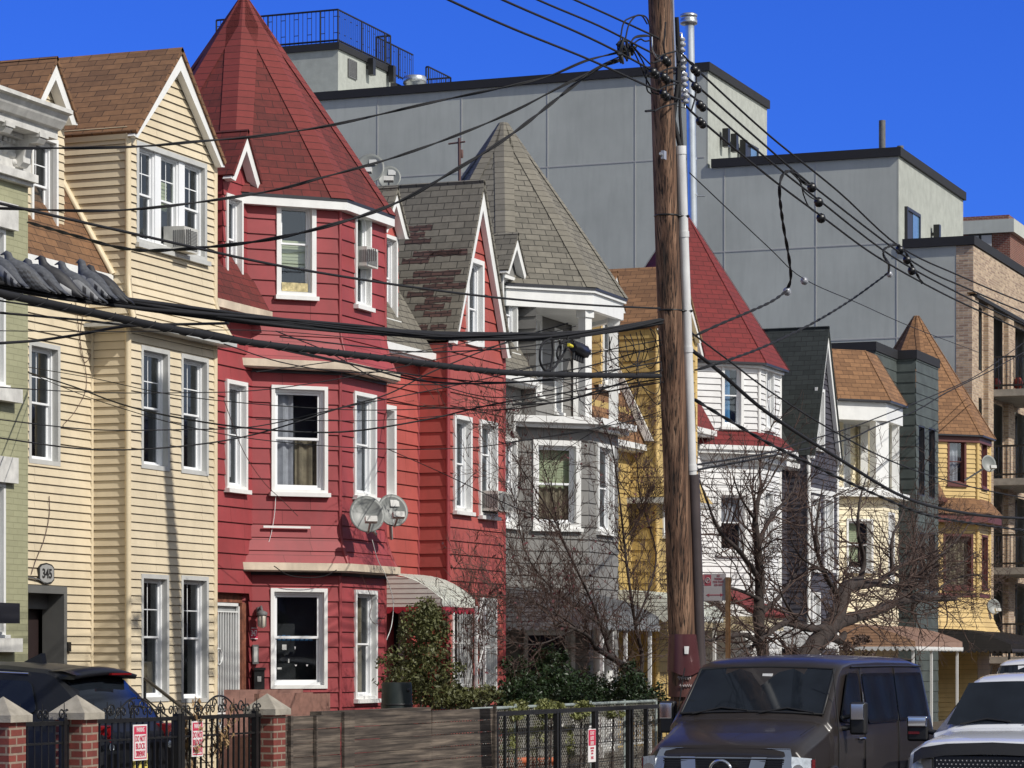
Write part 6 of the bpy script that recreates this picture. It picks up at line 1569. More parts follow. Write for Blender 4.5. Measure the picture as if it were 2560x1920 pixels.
bush('evergreen_bush', 'broad dark evergreen bush below the grey porch awning', [(A_(1400, 1735, -15.6), .5, .75, .42, 5000, False), (A_(1320, 1750, -15.5), .4, .5, .36, 2600, False), (A_(1460, 1740, -15.6), .45, .6, .42, 3500, False), (A_(1370, 1660, -15.9), .3, .4, .35, 1500, False)], 'leafdark', .05)
bush('evergreen_bush', 'dark evergreen bush beside the pole base and yellow house', [(A_(1560, 1740, -15.2), .45, .6, .4, 3600, False), (A_(1615, 1755, -15.2), .4, .45, .36, 2200, False), (A_(1590, 1690, -15.4), .25, .3, .25, 700, False)], 'leafdark', .05)
bush('evergreen_bush', 'small dark bush at the right foot of the red gable house', [(A_(1285, 1700, -15.9), .25, .35, .4, 1500, False), (A_(1275, 1765, -15.6), .3, .4, .25, 900, False)], 'leafdark', .05)
bush('climbing_ivy', 'yellow green ivy creeping along the chain link fence top', [(A_(1290, 1775, -14.3), .08, .5, .12, 1500, False), (A_(1375, 1770, -14.3), .1, .6, .13, 1900, False), (A_(1450, 1775, -14.3), .08, .5, .12, 1500, False), (A_(1530, 1785, -14.3), .06, .5, .07, 700, False),
      (A_(1270, 1850, -14.35), .05, .3, .3, 500, False), (A_(1340, 1840, -14.35), .05, .3, .3, 500, False), (A_(1420, 1850, -14.35), .05, .3, .3, 500, False)], 'ivy', .045, 'climber')
bush('dry_shrub', 'dry reddish leaved shrub under the brown ribbed awning', [(A_(2115, 1655, -15), .4, .8, .35, 900, False), (A_(2150, 1640, -15.5), .4, .8, .4, 700, False)], 'twig', .07)
bush('dead_vine', 'dead brown vine tangled in the iron fence before the cream house', [(A_(470, 1850, -14.05), .04, .25, .45, 420, False), (A_(545, 1850, -14.05), .04, .2, .4, 260, False)], 'ivytan', .05) if False else None
# climber shoots against the red bay
m = MB(); rg = random.Random(8)
for i in range(16):
    p = at(1205+rg.uniform(-40, 25), 1740, XB+.12); d = Vector((0, rg.uniform(-.35, .15), 1)).normalized(); twig(m, p, d, rg.uniform(1.0, 2.1), .008, 2, rg, .4, .12, 4, (.25, .6))
m.build('leafless_climber', M('twig'), None, 'leafless climber shoots standing against the red bay front', 'climber')

# ---------------------------------------------------------------- fences along the pavement
XF = -14.0; fF = front(XF)
def pier(lab, px, zt=1.53):
    y = fF.uz(px, 1800)[0]; r = thing('brick_pier', lab, 'gate pier', (XF, y, .14), 'brick piers with pyramid caps')
    b = MB(); w = .15; b.box(XF-w, XF+w, y-w, y+w, .14, zt); b.build('shaft', M('pierbrick'), r)
    c = MB(); w = .195; z = zt
    c.box(XF-w, XF+w, y-w, y+w, z, z+.065); c.mesh([(XF-w, y-w, z+.065), (XF+w, y-w, z+.065), (XF+w, y+w, z+.065), (XF-w, y+w, z+.065), (XF, y, z+.235)], [(0, 1, 4), (1, 2, 4), (2, 3, 4), (3, 0, 4)])
    c.build('cap', M('capstone'), r); return y
y0 = pier('brick pier with a pointed stone cap cut by the left picture edge', 8)
y1 = pier('brick pier with a pointed stone cap between the two iron gates', 192)
y2 = pier('brick pier with a mossy cap at the left end of the plank fence', 668, 1.50)
def scroll(m, y, z, r, sg, x=XF):
    m.tube([(x, y+sg*r*(1-t/9)*math.cos(t), z+r*(1-t/9)*math.sin(t)) for t in [k*.45 for k in range(16)]], .009, 4)
def ironfence(lab, ya, yb, zt, posts_=(), deco=True, name='iron_gate', cat='iron fence'):
    r = thing(name, lab, cat, (XF, (ya+yb)/2, .14)); m = MB()
    m.box(XF-.02, XF+.02, ya, yb, zt-.04, zt); m.box(XF-.018, XF+.018, ya, yb, .3, .34); m.box(XF-.012, XF+.012, ya, yb, zt-.22, zt-.2)
    n = int((yb-ya)/.125)
    for i in range(n+1): y = ya+(yb-ya)*i/n; m.box(XF-.009, XF+.009, y-.009, y+.009, .3, zt)
    for y in posts_: m.box(XF-.03, XF+.03, y-.03, y+.03, .14, zt+.03)
    m.build('bars', M('iron'), r)
    n = int((yb-ya)/.27)
    for i in range(n):
        y = ya+.13+(yb-ya-.2)*i/max(1, n-1)
        m = MB(); scroll(m, y-.055, zt+.06, .055, 1); scroll(m, y+.055, zt+.06, .055, -1); m.tube([(XF, y, zt), (XF, y, zt+.17)], [.009, .004], 4); m.build('scroll', M('iron'), r)
    for i in range(n): y = ya+.15+(yb-ya-.3)*i/max(1, n-1); m = MB(); scroll(m, y, .8, .06, 1); scroll(m, y+.05, .65, .05, -1); m.tube([(XF, y-.1, .45), (XF, y, .6), (XF, y+.1, .45)], .008, 4); m.build('scroll', M('iron'), r)
    return r
ironfence('small black iron gate with scrolls between the first two brick piers', y0+.17, y1-.17, 1.52, (y1-.26, y0+.26), cat='iron gate')
ga = ironfence('wide black iron driveway gate carrying two no parking signs', y1+.19, y2-.19, 1.52, (y1+.28, (y1+y2)/2-.02, (y1+y2)/2+.05, y2-.3), cat='iron gate')
for (a, b) in ((y1+.35, (y1+y2)/2-.05), ((y1+y2)/2+.1, y2-.32)):  # big crest scrolls
    mid = (a+b)/2; m = MB()
    for sg in (-1, 1):
        m.tube([(XF, mid+sg*(.02+.42*t), 1.52+.2*math.cos(t*math.pi/2)**.8) for t in [k/10 for k in range(11)]], .011, 4); scroll(m, mid+sg*.5, 1.6, .075, sg); scroll(m, mid+sg*.12, 1.64, .06, -sg)
    m.build('crest', M('iron'), ga)
# plank fence
ya, yb = y2+.17, fF.uz(1232, 1800)[0]
r = thing('plank_fence', 'weathered horizontal plank fence between brick pier and chain link', 'wooden fence', (XF, (ya+yb)/2, .14))
ym = fF.uz(862, 1800)[0]; random.seed(12)
zz = .2; ztop = 1.47
for i in range(9):
    z0, z1 = ztop-.155*(i+1)+.007, ztop-.155*i
    for (a, b) in ((ya+.02, ym-.14), (ym+.14, (ym+yb)/2+.25), ((ym+yb)/2+.256, yb)):
        j = random.uniform(-.006, .006); p = MB(); p.hexa([(XF-.02+j, a, z0+random.uniform(-.006, .004)), (XF+.012+j, a, z0), (XF+.012+j, b, z0+random.uniform(-.006, .004)), (XF-.02+j, b, z0), (XF-.02+j, a, z1), (XF+.012+j, a, z1), (XF+.012+j, b, z1-random.uniform(0, .008)), (XF-.02+j, b, z1)])
        p.build('plank', M('plank'), r)
for y, w_, zt in ((ym-.065, .064, 1.5), (ym+.08, .078, 1.5), (ya+.35, .03, 1.48), (fF.uz(782, 1800)[0], .015, 1.47), (yb-.02, .02, 1.5)):
    p = MB(); p.box(XF+.014, XF+.055, y-w_, y+w_, .15, zt); p.build('post', M('plank'), r)
p = MB(); p.box(XF-.4, XF-.25, ym-.1, yb-1.5, 1.36, 1.5); p.build('planter_rail', M('plank'), r)
# black steel fence, chain link behind
yc0, yc1 = yb+.04, 43.2
r = thing('steel_fence', 'black square-tube steel fence right of the plank fence', 'steel fence', (XF, (yc0+yc1)/2, .14)); m = MB()
m.box(XF-.025, XF+.025, yc0, yc1, 1.36, 1.42); m.box(XF-.02, XF+.02, yc0, yc1, .25, .3); m.build('rail', M('iron'), r); m = MB()
for px in (1240, 1262, 1320, 1365, 1390, 1397, 1485, 1490, 1570, 1578, 1615, 1650, 1700): y = fF.uz(px, 1850)[0]; w_ = .03 if px not in (1262, 1320, 1365) else .018; m.box(XF-w_, XF+w_, y-w_, y+w_, .14, 1.38)
for z in (.9, .62, 1.12): m.box(XF-.006, XF+.006, yc0, yc1, z, z+.012)
m.build('bars', M('iron'), r)
r = thing('chain_link_fence', 'galvanised chain link fence behind the black steel fence', 'chain link fence', (XF-.3, (yc0+yc1)/2, .14)); xl = XF-.32
MT['link'] = paint('weathered_zinc_wire', (.26,.25,.22), .6, .2, 5); MT['linkrail'] = paint('grey_green_rail', (.26,.30,.29), .6, .2, 5)
m = MB(); m.tube([(xl, yc0, 1.45), (xl, yc1, 1.46)], .024, 7)
for i in range(5): y = yc0+1.6+(yc1-yc0)*i/5; m.tube([(xl, y, .14), (xl, y, 1.5)], .024, 7)
m.build('rail', M('linkrail'), r); m = MB(); H_, s_ = 1.3, .075; y = yc0-1.3
while y < yc1:
    for sg in (0, 1):
        z0, z1 = .17, 1.47; a, b = (y, y+H_) if sg == 0 else (y+H_, y)
        t0 = 0; t1 = 1
        if sg == 0 and a < yc0: t0 = (yc0-a)/H_
        if sg == 0 and b > yc1: t1 = (yc1-a)/H_
        if sg == 1 and b < yc0: t1 = (a-yc0)/H_
        if sg == 1 and a > yc1: t0 = (a-yc1)/H_
        if t1 > t0: p, q = (xl+(.004 if sg else 0), a+(b-a)*t0, z0+H_*t0), (xl+(.004 if sg else 0), a+(b-a)*t1, z0+H_*t1); m.tube([p, q], .0045, 3, cap=False)
    y += s_
m.build('mesh', M('link'), r)
# signs
def sign(name, lab, fr, u0, u1, z0, z1, o, bg, lines, border=None, cat='sign', parts=()):
    r = thing(name, lab, cat, fr.P((u0+u1)/2, z0, o)); m = MB(); m.fb(fr, u0, u1, z0, z1, o, o+.006)
    m.build('panel', M(bg), r); t = .011
    if border:
        b = MB(); i = .016
        for q in ((u0+i, u1-i, z0+i, z0+i+t), (u0+i, u1-i, z1-i-t, z1-i), (u0+i, u0+i+t, z0+i+t, z1-i-t), (u1-i-t, u1-i, z0+i+t, z1-i-t)): b.fb(fr, *q, o+.0062, o+.008)
        b.build('border', M(border), r)
    for (q, mt) in parts:
        b = MB(); b.fb(fr, *q, o+.0062, o+.0085); b.build('colour_field', M(mt), r)
    for (txt, zc, sz, mt, sx) in lines: text_mesh(txt, sz, fr, (u0+u1)/2 if not isinstance(txt, tuple) else 0, zc, o+.0095, M(mt), r, 'lettering', bold=.0008, ext=.001, sx=sx)
    return r
for (pa, pb_, pt2, pbm, lab) in ((325, 360, 1812, 1902, 'white and red no parking sign on the left leaf of the driveway gate'), (472, 500, 1803, 1892, 'white and red no parking sign on the right leaf of the driveway gate')):
    u0, u1, z0, z1 = R4(fF, pa, pb_, pt2, pbm); H_ = z1-z0; W_2 = u1-u0
    sign('no_parking_sign', lab, fF, u0, u1, z0, z1, .03, 'signwhite', [('PARKING', z1-H_*.15, .062, 'signwhite', .62), ('DO NOT', z1-H_*.40, .085, 'redink', .62), ('BLOCK', z1-H_*.61, .085, 'redink', .72), ('DRIVEWAY', z1-H_*.82, .085, 'redink', .46)],
         'redink', parts=[((u0+.02, u1-.02, z1-H_*.27, z1-.03), 'redink')])
u0, u1, z0, z1 = R4(fF, 1463, 1482, 1823, 1906); H_ = z1-z0
sign('driveway_sign', 'narrow red over white do not block driveway sign on the black steel fence', fF, u0, u1, z0, z1, .04, 'signwhite', [('DO NOT', z1-H_*.13, .075, 'signwhite', .55), ('BLOCK', z1-H_*.28, .075, 'signwhite', .6), ('DRIVEWAY', z1-H_*.43, .075, 'signwhite', .38), ('VIOLATORS TOWED', z0+H_*.42, .034, 'redink', .5), ('AT OWNER', z0+H_*.34, .034, 'redink', .6), ('EXPENSE', z0+H_*.26, .034, 'redink', .6), ('24 HR', z0+H_*.13, .06, 'redink', .7)],
     parts=[((u0+.012, u1-.012, z1-H_*.5, z1-.012), 'redink')])
u, z = fF.uz(1509, 1852); m = MB(); a, b = .13, .2
m.prism(fF, [(u-a*.5, z-b-.08), (u+a*.5, z-b-.08), (u+a, z-b*.2), (u+a, z+b*.2+.05), (u+a*.45, z+b+.02), (u-a*.45, z+b+.02), (u-a, z+b*.2+.05), (u-a, z-b*.2)], -.2, -.19)
m.build('reflector_plate', M('signwhite'), None, 'white eight-sided plate hanging on the chain link near the red sign', 'plate')
# parking sign on rusty post
xs = -11.25; fs_ = front(xs)
r = thing('parking_sign_post', 'rusty perforated street post with a white no parking sign, right of the pole', 'street sign', (xs, fs_.uz(1824, 1600)[0], .14))
yy = fs_.uz(1824, 1600)[0]; zt = at(1824, 1443, xs).z
MT['rust'] = paint('rusty_steel_post', (.20,.11,.05), .7, .5, 9, streak=.4)
m = MB(); m.box(xs-.045, xs-.038, yy-.04, yy+.04, .14, zt); m.box(xs-.045, xs+.0, yy-.045, yy-.04, .14, zt); m.box(xs-.045, xs+.0, yy+.04, yy+.045, .14, zt)
for i in range(50): z = .5+i*.07; m.box(xs-.037, xs-.036, yy-.012, yy+.012, z, z+.025) if z < zt else None
m.build('post', M('rust'), r)
fd = Fr(xs-.04, yy, 0+0)      # sign plate square to the street, facing the camera side
fd = Fr(xs-.34, yy-.06, 8)
W3_, H3 = .30, .33; z0 = at(1800, 1500, xs).z; p = MB(); MT['signdull'] = paint('shaded_sign_white', (.36,.33,.33), .6, .1); MT['dullred'] = paint('shaded_sign_red', (.30,.05,.07), .6); p.fb(fd, 0, W3_, z0, z0+.36, 0, .006); sp = p.build('sign_panel', M('signdull'), r)  # sign white and red darkened so the colour holds the plate's shade
p = MB(); p.fb(fd, .01, .10, z0+.20, z0+.345, .006, .008); p.build('red_square', M('dullred'), sp)
p = MB(); p.tube([fd.P(.055+.03*math.cos(a), z0+.27+.036*math.sin(a), .01) for a in [k*.4 for k in range(17)]], .005, 4); p.tube([fd.P(.03, z0+.245, .01), fd.P(.08, z0+.295, .01)], .004, 4); p.build('ring', M('signdull'), sp)
text_mesh('P', .06, fd, .055, z0+.27, .009, M('signdull'), sp, 'lettering', bold=.002, ext=.001)
for t_, zc in (('NO', z0+.33), ('PARKING', z0+.29), ('MON THURS', z0+.25), ('8:30-10AM', z0+.21)): text_mesh(t_, .042, fd, .20, zc, .009, M('dullred'), sp, 'lettering', ext=.001, sx=.6)
p = MB(); p.fb(fd, .06, .24, z0+.07, z0+.082, .006, .009)
for s_, x_ in ((1, .03), (-1, .27)): p.prism(fd, [(x_, z0+.076), (x_+s_*.045, z0+.055), (x_+s_*.045, z0+.097)], .006, .009)
p.build('arrow', M('dullred'), sp)
# flower pots and trash tub
for px, lab in ((1283, 'terracotta pot at the left behind the steel fence'), (1352, 'terracotta pot with pale stems, right of the other pot')):
    c = at(px, 1920, -14.5); r = thing('flower_pot', lab, 'flower pot', (c.x, c.y, .5)); zt = at(px, 1893, -14.5).z
    m = MB(); m.lathe((c.x, c.y, .5), [(.13, 0), (.2, zt-.58), (.225, zt-.57), (.225, zt-.5), (.19, zt-.5), (.18, zt-.56)], 20); m.build('pot', M('terracotta'), r)
    m = MB(); foliage(m, (c.x, c.y, zt+.3), .2, .22, .3, 260, rng, .06); m.build('plant', M('ivy'), r)
c = at(992, 1790, -15.3); zt = at(992, 1706, -15.3).z
r = thing('rubbish_tub', 'upturned dark plastic tub standing behind the plank fence', 'tub', (c.x, c.y, .6))
m = MB(); m.lathe((c.x, c.y, .6), [(.25, 0), (.235, .3), (.215, .7), (.20, zt-.64), (.19, zt-.60)], 24); m.build('tub', paint('dark_green_plastic', (.018,.026,.024), .45, .2, 3), r)
m = MB()
for i in range(5): m.lathe((c.x, c.y, .7+i*.2), [(.246-.008*i, 0), (.252-.008*i, .012), (.246-.008*i, .024)], 24)
m.lathe(Vector((c.x+.17, c.y-.06, zt-.1)), [(.028, 0), (.028, .03), (.012, .035)], 10, (1, -.3, 0)); m.build('rim', M('rubber'), r)

# handrail by the cream house steps, and small extras
m = MB(); a, b = at(362, 1696, -17.6), at(482, 1790, -16.2); m.tube([a, b], .022, 6); m.tube([b, Vector((b.x, b.y, .35))], .018, 6); m.tube([a, Vector((a.x, a.y, .5))], .018, 6)
m.tube([a-Vector((0, 0, .25)), b-Vector((0, 0, .25))], .012, 6)
m.build('stair_handrail', M('iron'), None, 'black stair handrail slanting down in front of the cream house', 'handrail')
MT['glaze'] = paint('red_glazed_pot', (.28,.035,.022), .4, .1)
for px, lab in ((2490, 'round red glazed pot on the top brick balcony'), (2545, 'reddish flower pot right of the round pot on the top balcony')):
    y = 93.6; m = MB(); m.lathe((Fr(0, y, 0).uz(px, 950)[0], y, 10.86), [(.07, 0), (.15, .10), (.16, .22), (.12, .32), (.08, .36), (.10, .38)], 14); m.build('balcony_pot', M('glaze'), None, lab, 'flower pot')
r = thing('dead_vine', 'dead brown vine tangled in the driveway gate before the cream house', 'vine', (XF+.05, fF.uz(480, 1800)[0], .3)); rg = random.Random(4); m = MB()
for px in (470, 478, 486, 535, 545, 552):
    p = at(px, 1960, XF-.06); twig(m, p, Vector((0, rg.uniform(-.15, .15), 1)).normalized(), rg.uniform(.55, .8), .009, 2, rg, .5, .14, 5, (.3, .8))
m.build('stems', M('twig'), r); lv = MB(); V = m.v
for i in range(500):
    q = rg.choice(V); a = Vector((rg.gauss(0, .012), rg.gauss(0, .02), rg.gauss(0, .025))); b = Vector((rg.gauss(0, .012), rg.gauss(0, .015), -.03)); lv.poly([q, q+a, q+a+b, q+b])
lv.build('dry_leaves', paint('tan_dry_leaf', (.30,.19,.09), .8), r)
# ---------------------------------------------------------------- vehicles
MT['vanpaint'] = paint('dark_brownish_grey_car_paint', (.030,.025,.0235), .30, .15, 1.2, metal=.1, coat=.22, grain=0)
MT['truckpaint'] = paint('white_car_paint', (.72,.74,.77), .25, .04, 1.2, coat=.8, grain=0)
MT['suvpaint'] = paint('dark_blue_car_paint', (.006,.007,.010), .42, .1, 1.2, metal=.0, coat=.0, grain=0)
MT['carglass'] = paint('tinted_car_glass', (.010,.013,.018), .04, .3, 2, grain=0)
MT['blackplastic'] = paint('black_car_plastic', (.015,.015,.016), .5, .1)
MT['lens'] = paint('clear_headlight_lens', (.62,.68,.74), .08, .25, 14, coat=1, grain=0)
MT['amber'] = paint('amber_lens', (.75,.16,.03), .2, .05); MT['redlens'] = paint('red_lens', (.16,.006,.008), .15, .05)
MT['seat'] = paint('grey_seat_fabric', (.16,.16,.15), .9, .1); MT['platey'] = paint('yellow_plate', (.75,.62,.16), .5)

def loft(mb, secs, P, close=True):
    """secs: list of (a, half outline [(b, z)...] from top centre to bottom); mirrored and skinned"""
    rings = []
    for a, half in secs:
        full = [P(aa if False else a, b, z) for b, z in half]+[P(a, -b, z) for b, z in reversed(half) if b > 1e-4]
        rings.append(full)
    n = len(rings[0]); vs = [p for r in rings for p in r]
    fs = [(i*n+j, i*n+(j+1) % n, (i+1)*n+(j+1) % n, (i+1)*n+j) for i in range(len(rings)-1) for j in range(n)]
    fs += [tuple(range(n-1, -1, -1)), tuple(range((len(rings)-1)*n, len(rings)*n))]
    mb.mesh(vs, fs); return mb
def soften(o, w=.03, seg=3, ang=25):
    b = o.modifiers.new('bevel', 'BEVEL'); b.width = w; b.segments = seg; b.limit_method = 'ANGLE'; b.angle_limit = rad(ang); b.harden_normals = False
    for p in o.data.polygons: p.use_smooth = True
    s_ = o.modifiers.new('wn', 'WEIGHTED_NORMAL'); s_.keep_sharp = False
    return o
def panel(P, pts, o=(0, 0, 0), th=.006):
    """thin plate through 3D points given in car coordinates with rounded corners"""
    V = [Vector(p) for p in pts]; out = []
    n = len(V)
    for i in range(n):
        p, q, r_ = V[i-1], V[i], V[(i+1) % n]; a = q+(p-q)*min(.3, .07/(p-q).length); b = q+(r_-q)*min(.3, .07/(r_-q).length)
        for t in (0, .33, .67, 1): out.append(a*(1-t)**2+q*2*t*(1-t)+b*t*t)
    o = Vector(o).normalized()*th
    top = [P(*(v+o)) for v in out]; bot = [P(*(v-o*2)) for v in out]; k = len(out)
    m = MB(); m.mesh(top+bot, [tuple(range(k))]+[(i, (i+1) % k, k+(i+1) % k, k+i) for i in range(k)]); return m
def wheel(par, P, a, b, r=.37, w=.24, rim='chrome'):
    c = P(a, b, r); ax = (P(a, b+1, r)-P(a, b, r)); s = 1 if b > 0 else -1
    e = MB(); e.lathe(c-ax*(w/2*s)*1, [(r*.62, 0), (r*.95, .01), (r, .05), (r, w-.05), (r*.95, w-.01), (r*.62, w)], 28, ax*s); t = e.build('wheel', M('rubber'), par)
    e = MB(); e.lathe(c+ax*(w/2-.03)*s, [(r*.62, 0), (r*.6, .02), (r*.25, .01), (r*.2, .03), (.01, .03)], 20, ax*s); e.build('rim', M(rim), t)

def hsec(w, zt, zb, crown=.03, wr=None, zr=None, bot=.32):
    """body section: roof/hood top half width wr at height zr, belt half width w at zb"""
    wr = wr if wr is not None else w*.86; zr = zr if zr is not None else zt
    return [(0, zr+crown), (wr*.55, zr+crown*.75), (wr*.88, zr+crown*.2), (wr, zr-.03), (w*.985, zb), (w, zb-.18), (w, .62), (w*.97, .42), (w*.9, bot), (0, bot)]

def van(name, lab, x0, x1, yf, L, mat, cat='van', detail=True):
    xc, hw = (x0+x1)/2, (x1-x0)/2
    P = lambda a, b, z: Vector((xc+b, yf+a, z))
    r = thing(name, lab, cat, (xc, yf+L/2, 0))
    S = []
    hood = [(0.0, .80, 1.02, .93), (.05, .88, 1.10, .98), (.18, .90, 1.165, 1.06), (.45, .91, 1.235, 1.12), (.8, .925, 1.32, 1.2), (1.02, .935, 1.385, 1.26)]
    for a, w, z, zb in hood: S.append((a, hsec(hw*w/.935*.97, z, zb, .035, hw*w*.80/.85, z)))
    for a, wr, z in ((1.06, .80, 1.42), (1.78, .75, 1.985), (1.95, .755, 2.06), (2.3, .765, 2.10), (3.5, .77, 2.12), (5.2, .77, 2.11), (L-.32, .755, 2.06), (L-.12, .74, 1.96), (L, .80, 1.35)):
        S.append((a, hsec(hw, z, 1.32 if a < L else 1.2, .05, hw*wr/.85*.98, z)))
    b = MB(); loft(b, S, P); body = soften(b.build('body', M(mat), r), .05, 3, 18)
    # greenhouse side panels
    def side(a, s, sg, o=.016):
        b0, z0 = hw*.985, 1.32; z1 = 2.04; b1 = hw*(.985-.097*(z1-1.32)/.77)
        return (a, sg*(b0+(b1-b0)*s+o), z0+(z1-z0)*s)
    for sg in (1, -1):
        g = panel(P, [side(1.42, .10, sg), side(2.42, .0, sg), side(2.42, .86, sg), side(2.0, .88, sg)], (0, sg, .3)); w_ = g.build('side_window', M('carglass'), r)
        g = panel(P, [side(2.68, .02, sg), side(4.2, .02, sg), side(4.2, .86, sg), side(2.62, .86, sg)], (0, sg, .3)); g.build('side_window', M('carglass'), r)
        g = panel(P, [side(4.26, .02, sg), side(L-.35, .06, sg), side(L-.5, .86, sg), side(4.26, .86, sg)], (0, sg, .3)); g.build('side_window', M('carglass'), r)
        # seams
        s = MB()
        for a in (1.28, 2.52, 4.23):
            s.tube([P(a, sg*(hw+.004), .5), P(a, sg*(hw+.004), 1.12), P(*side(a+.02, .0, sg, .006)), P(*side(a+.1, .95, sg, .006))], .008, 4)
        s.tube([P(*side(2.2, .97, sg, .008)), P(*side(4, .98, sg, .010)), P(*side(L-.4, .97, sg, .008))], .012, 4)
        s.build('seam', M('blackplastic'), r)
        s = MB(); s.tube([P(2.5, sg*(hw*.99+.016), 1.34), P(*side(2.56, .5, sg, .02)), P(*side(2.5, .92, sg, .02))], .012, 5); s.build('chrome_strip', M('chrome'), r)
        s = MB(); s.tube([P(2.18, sg*(hw+.012), 1.16), P(2.22, sg*(hw+.04), 1.165), P(2.36, sg*(hw+.04), 1.165), P(2.40, sg*(hw+.012), 1.16)], .018, 6); s.build('door_handle', M('chrome'), r)
        # arch lips
        for a in (1.05, L-1.25):
            s = MB(); s.tube([P(a+.46*math.cos(q), sg*(hw+.0), .40+.46*math.sin(q)) for q in [k*math.pi/14 for k in range(15)]], .03, 6); s.build('wheel_arch', M('blackplastic'), r)
            wheel(r, P, a, sg*(hw-.13))
        # mirror
        m = MB(); c = (1.55, sg*(hw+.16), 1.42)
        m.hexa([P(c[0]+x, c[1]+y, c[2]+z) for z in (-.19, .19) for x, y in ((-.06, -.09*sg), (-.06, .10*sg), (.06, .11*sg), (.06, -.09*sg))])
        mm = soften(m.build('mirror', M('blackplastic'), r), .03, 3)
        m = MB(); m.hexa([P(c[0]-.075+x, c[1]+y, c[2]+z) for z in (-.02, .17) for x, y in ((-.012, -.07*sg), (-.012, .09*sg), (.012, .09*sg), (.012, -.07*sg))]); soften(m.build('mirror_shell', M('chrome'), mm), .02, 3)
        m = MB(); m.tube([P(1.5, sg*(hw-.02), 1.30), P(1.55, sg*(hw+.1), 1.32)], .035, 6); m.tube([P(1.5, sg*(hw-.04), 1.42), P(1.55, sg*(hw+.1), 1.45)], .03, 6); m.build('mirror_arm', M('blackplastic'), mm)
    # windscreen
    def ws(s, f): # s 0..1 up, f -1..1 across
        w0, w1 = hw*.86, hw*.82; a0, z0, a1, z1 = 1.085, 1.45, 1.80, 2.0
        return (a0+(a1-a0)*s, (w0+(w1-w0)*s)*f, z0+(z1-z0)*s+.028*(1-f*f))
    n = 10; V = []; nor = Vector((-.55, 0, .72)).normalized()*.014
    for i in range(n+1):
        for j in (0, .5, 1): V.append(P(*(Vector(ws(.02+.94*j, -1+2*i/n))+nor)))
    g = MB(); g.smooth = True; g.mesh(V, [(i*3+j, (i+1)*3+j, (i+1)*3+j+1, i*3+j+1) for i in range(n) for j in range(2)]); wsn = g.build('windscreen', M('carglass'), r)
    s = MB(); e = [Vector(ws(.02, -1))]+[Vector(ws(.02, f)) for f in (-.5, 0, .5)]+[Vector(ws(.02, 1)), Vector(ws(.96, 1))]+[Vector(ws(.96, f)) for f in (.5, 0, -.5)]+[Vector(ws(.96, -1)), Vector(ws(.02, -1))]
    s.tube([P(*(v+nor)) for v in e], .016, 5); s.build('windscreen_seal', M('blackplastic'), wsn)
    for f0, f1 in ((-.82, -.05), (.12, .88)):
        s = MB(); s.tube([P(*(Vector(ws(-.02, f0))+nor*2)), P(*(Vector(ws(.09, (f0+f1)/2))+nor*2)), P(*(Vector(ws(.02, f1))+nor*2))], .012, 5); s.build('wiper', M('blackplastic'), wsn)
    s = MB(); p = Vector(ws(.78, .05))+nor*1.2; s.hexa([P(*(p+Vector((x, y, z)))) for z, x in ((-.02, -.014), (.02, .014)) for y in (-.06, .06) for x in ((x,) if y < 0 else (x,))][:2]+[P(*(p+Vector((.006, .06, -.02)))), P(*(p+Vector((.006, -.06, -.02))))]+[P(*(p+Vector((x, y, .02)))) for x, y in ((-.0, -.06), (-.0, .06), (.02, .06), (.02, -.06))]); s.build('windscreen_sticker', M('pvc'), wsn)
    if detail:
        # chrome grille: frame with two slanted bars, mesh panels and round badge ring
        fz = lambda b, z, o: P(-.02-o-.05*(1-abs(b)/hw), b, z)
        g = MB(); W = hw*.80
        def bar(pts, o0=0, o1=.05):
            m_ = len(pts); g.mesh([fz(b, z, o1-(z-.8)*.4) for b, z in pts]+[fz(b, z, o0-.06) for b, z in pts], [tuple(range(m_))]+[(i, (i+1) % m_, m_+(i+1) % m_, m_+i) for i in range(m_)])
        bar([(-W, .98), (W, .98), (W-.04, 1.10), (-W+.04, 1.10)]); bar([(-W+.1, .58), (W-.1, .58), (W-.08, .66), (-W+.08, .66)])
        for sg in (-1, 1):
            bar([(sg*(W-.09), .64), (sg*(W-.0), .64), (sg*(W), 1.0), (sg*(W-.10), 1.0)][::sg]); bar([(sg*.28, .64), (sg*.43, .64), (sg*.50, 1.0), (sg*.34, 1.0)][::sg])
        gr_ = g.build('grille', M('chrome'), r); soften(gr_, .012, 2)
        g = MB()
        for i in range(12): z = .67+i*.028; g.hexa([fz(b, z+dz, o) for dz in (0, .012) for b, o in ((-W+.09, .0), (W-.09, .0), (W-.09, -.04), (-W+.09, -.04))])
        g.hexa([fz(b, z, o) for z in (.62, 1.03) for b, o in ((-W+.05, -.045), (W-.05, -.045), (W-.05, -.07), (-W+.05, -.07))])
        g.build('grille_mesh', M('blackplastic'), gr_)
        g = MB(); g.tube([fz(.13*math.cos(q), .84+.13*math.sin(q), .06) for q in [k*math.pi/12 for k in range(25)]], .018, 6); g.hexa([fz(b, z, o) for z in (.82, .86) for b, o in ((-.17, .075), (.17, .075), (.17, .03), (-.17, .03))]); g.build('badge', M('chrome'), gr_)
        for sg in (-1, 1):
            g = MB(); pts = [(sg*(W+.01), .66), (sg*(hw*.99), .70), (sg*(hw*.985), .98), (sg*(W+.015), 1.0)]
            g.mesh([P(-.03+.0*i, b, z) if abs(b) < hw*.9 else P(.10, b, z) for i, (b, z) in enumerate(pts)]+[P(.2, b, z) for b, z in pts], [(0, 1, 2, 3), (0, 1, 5, 4), (1, 2, 6, 5), (2, 3, 7, 6), (3, 0, 4, 7)])
            hl = soften(g.build('headlight', M('lens'), r), .015, 2)
            g = MB(); g.lathe(P(-.01, sg*(W+.08), .86), [(.03, 0), (.065, .03), (.07, .035)], 14, (0, -1, 0)); g.build('reflector', M('chrome'), hl)
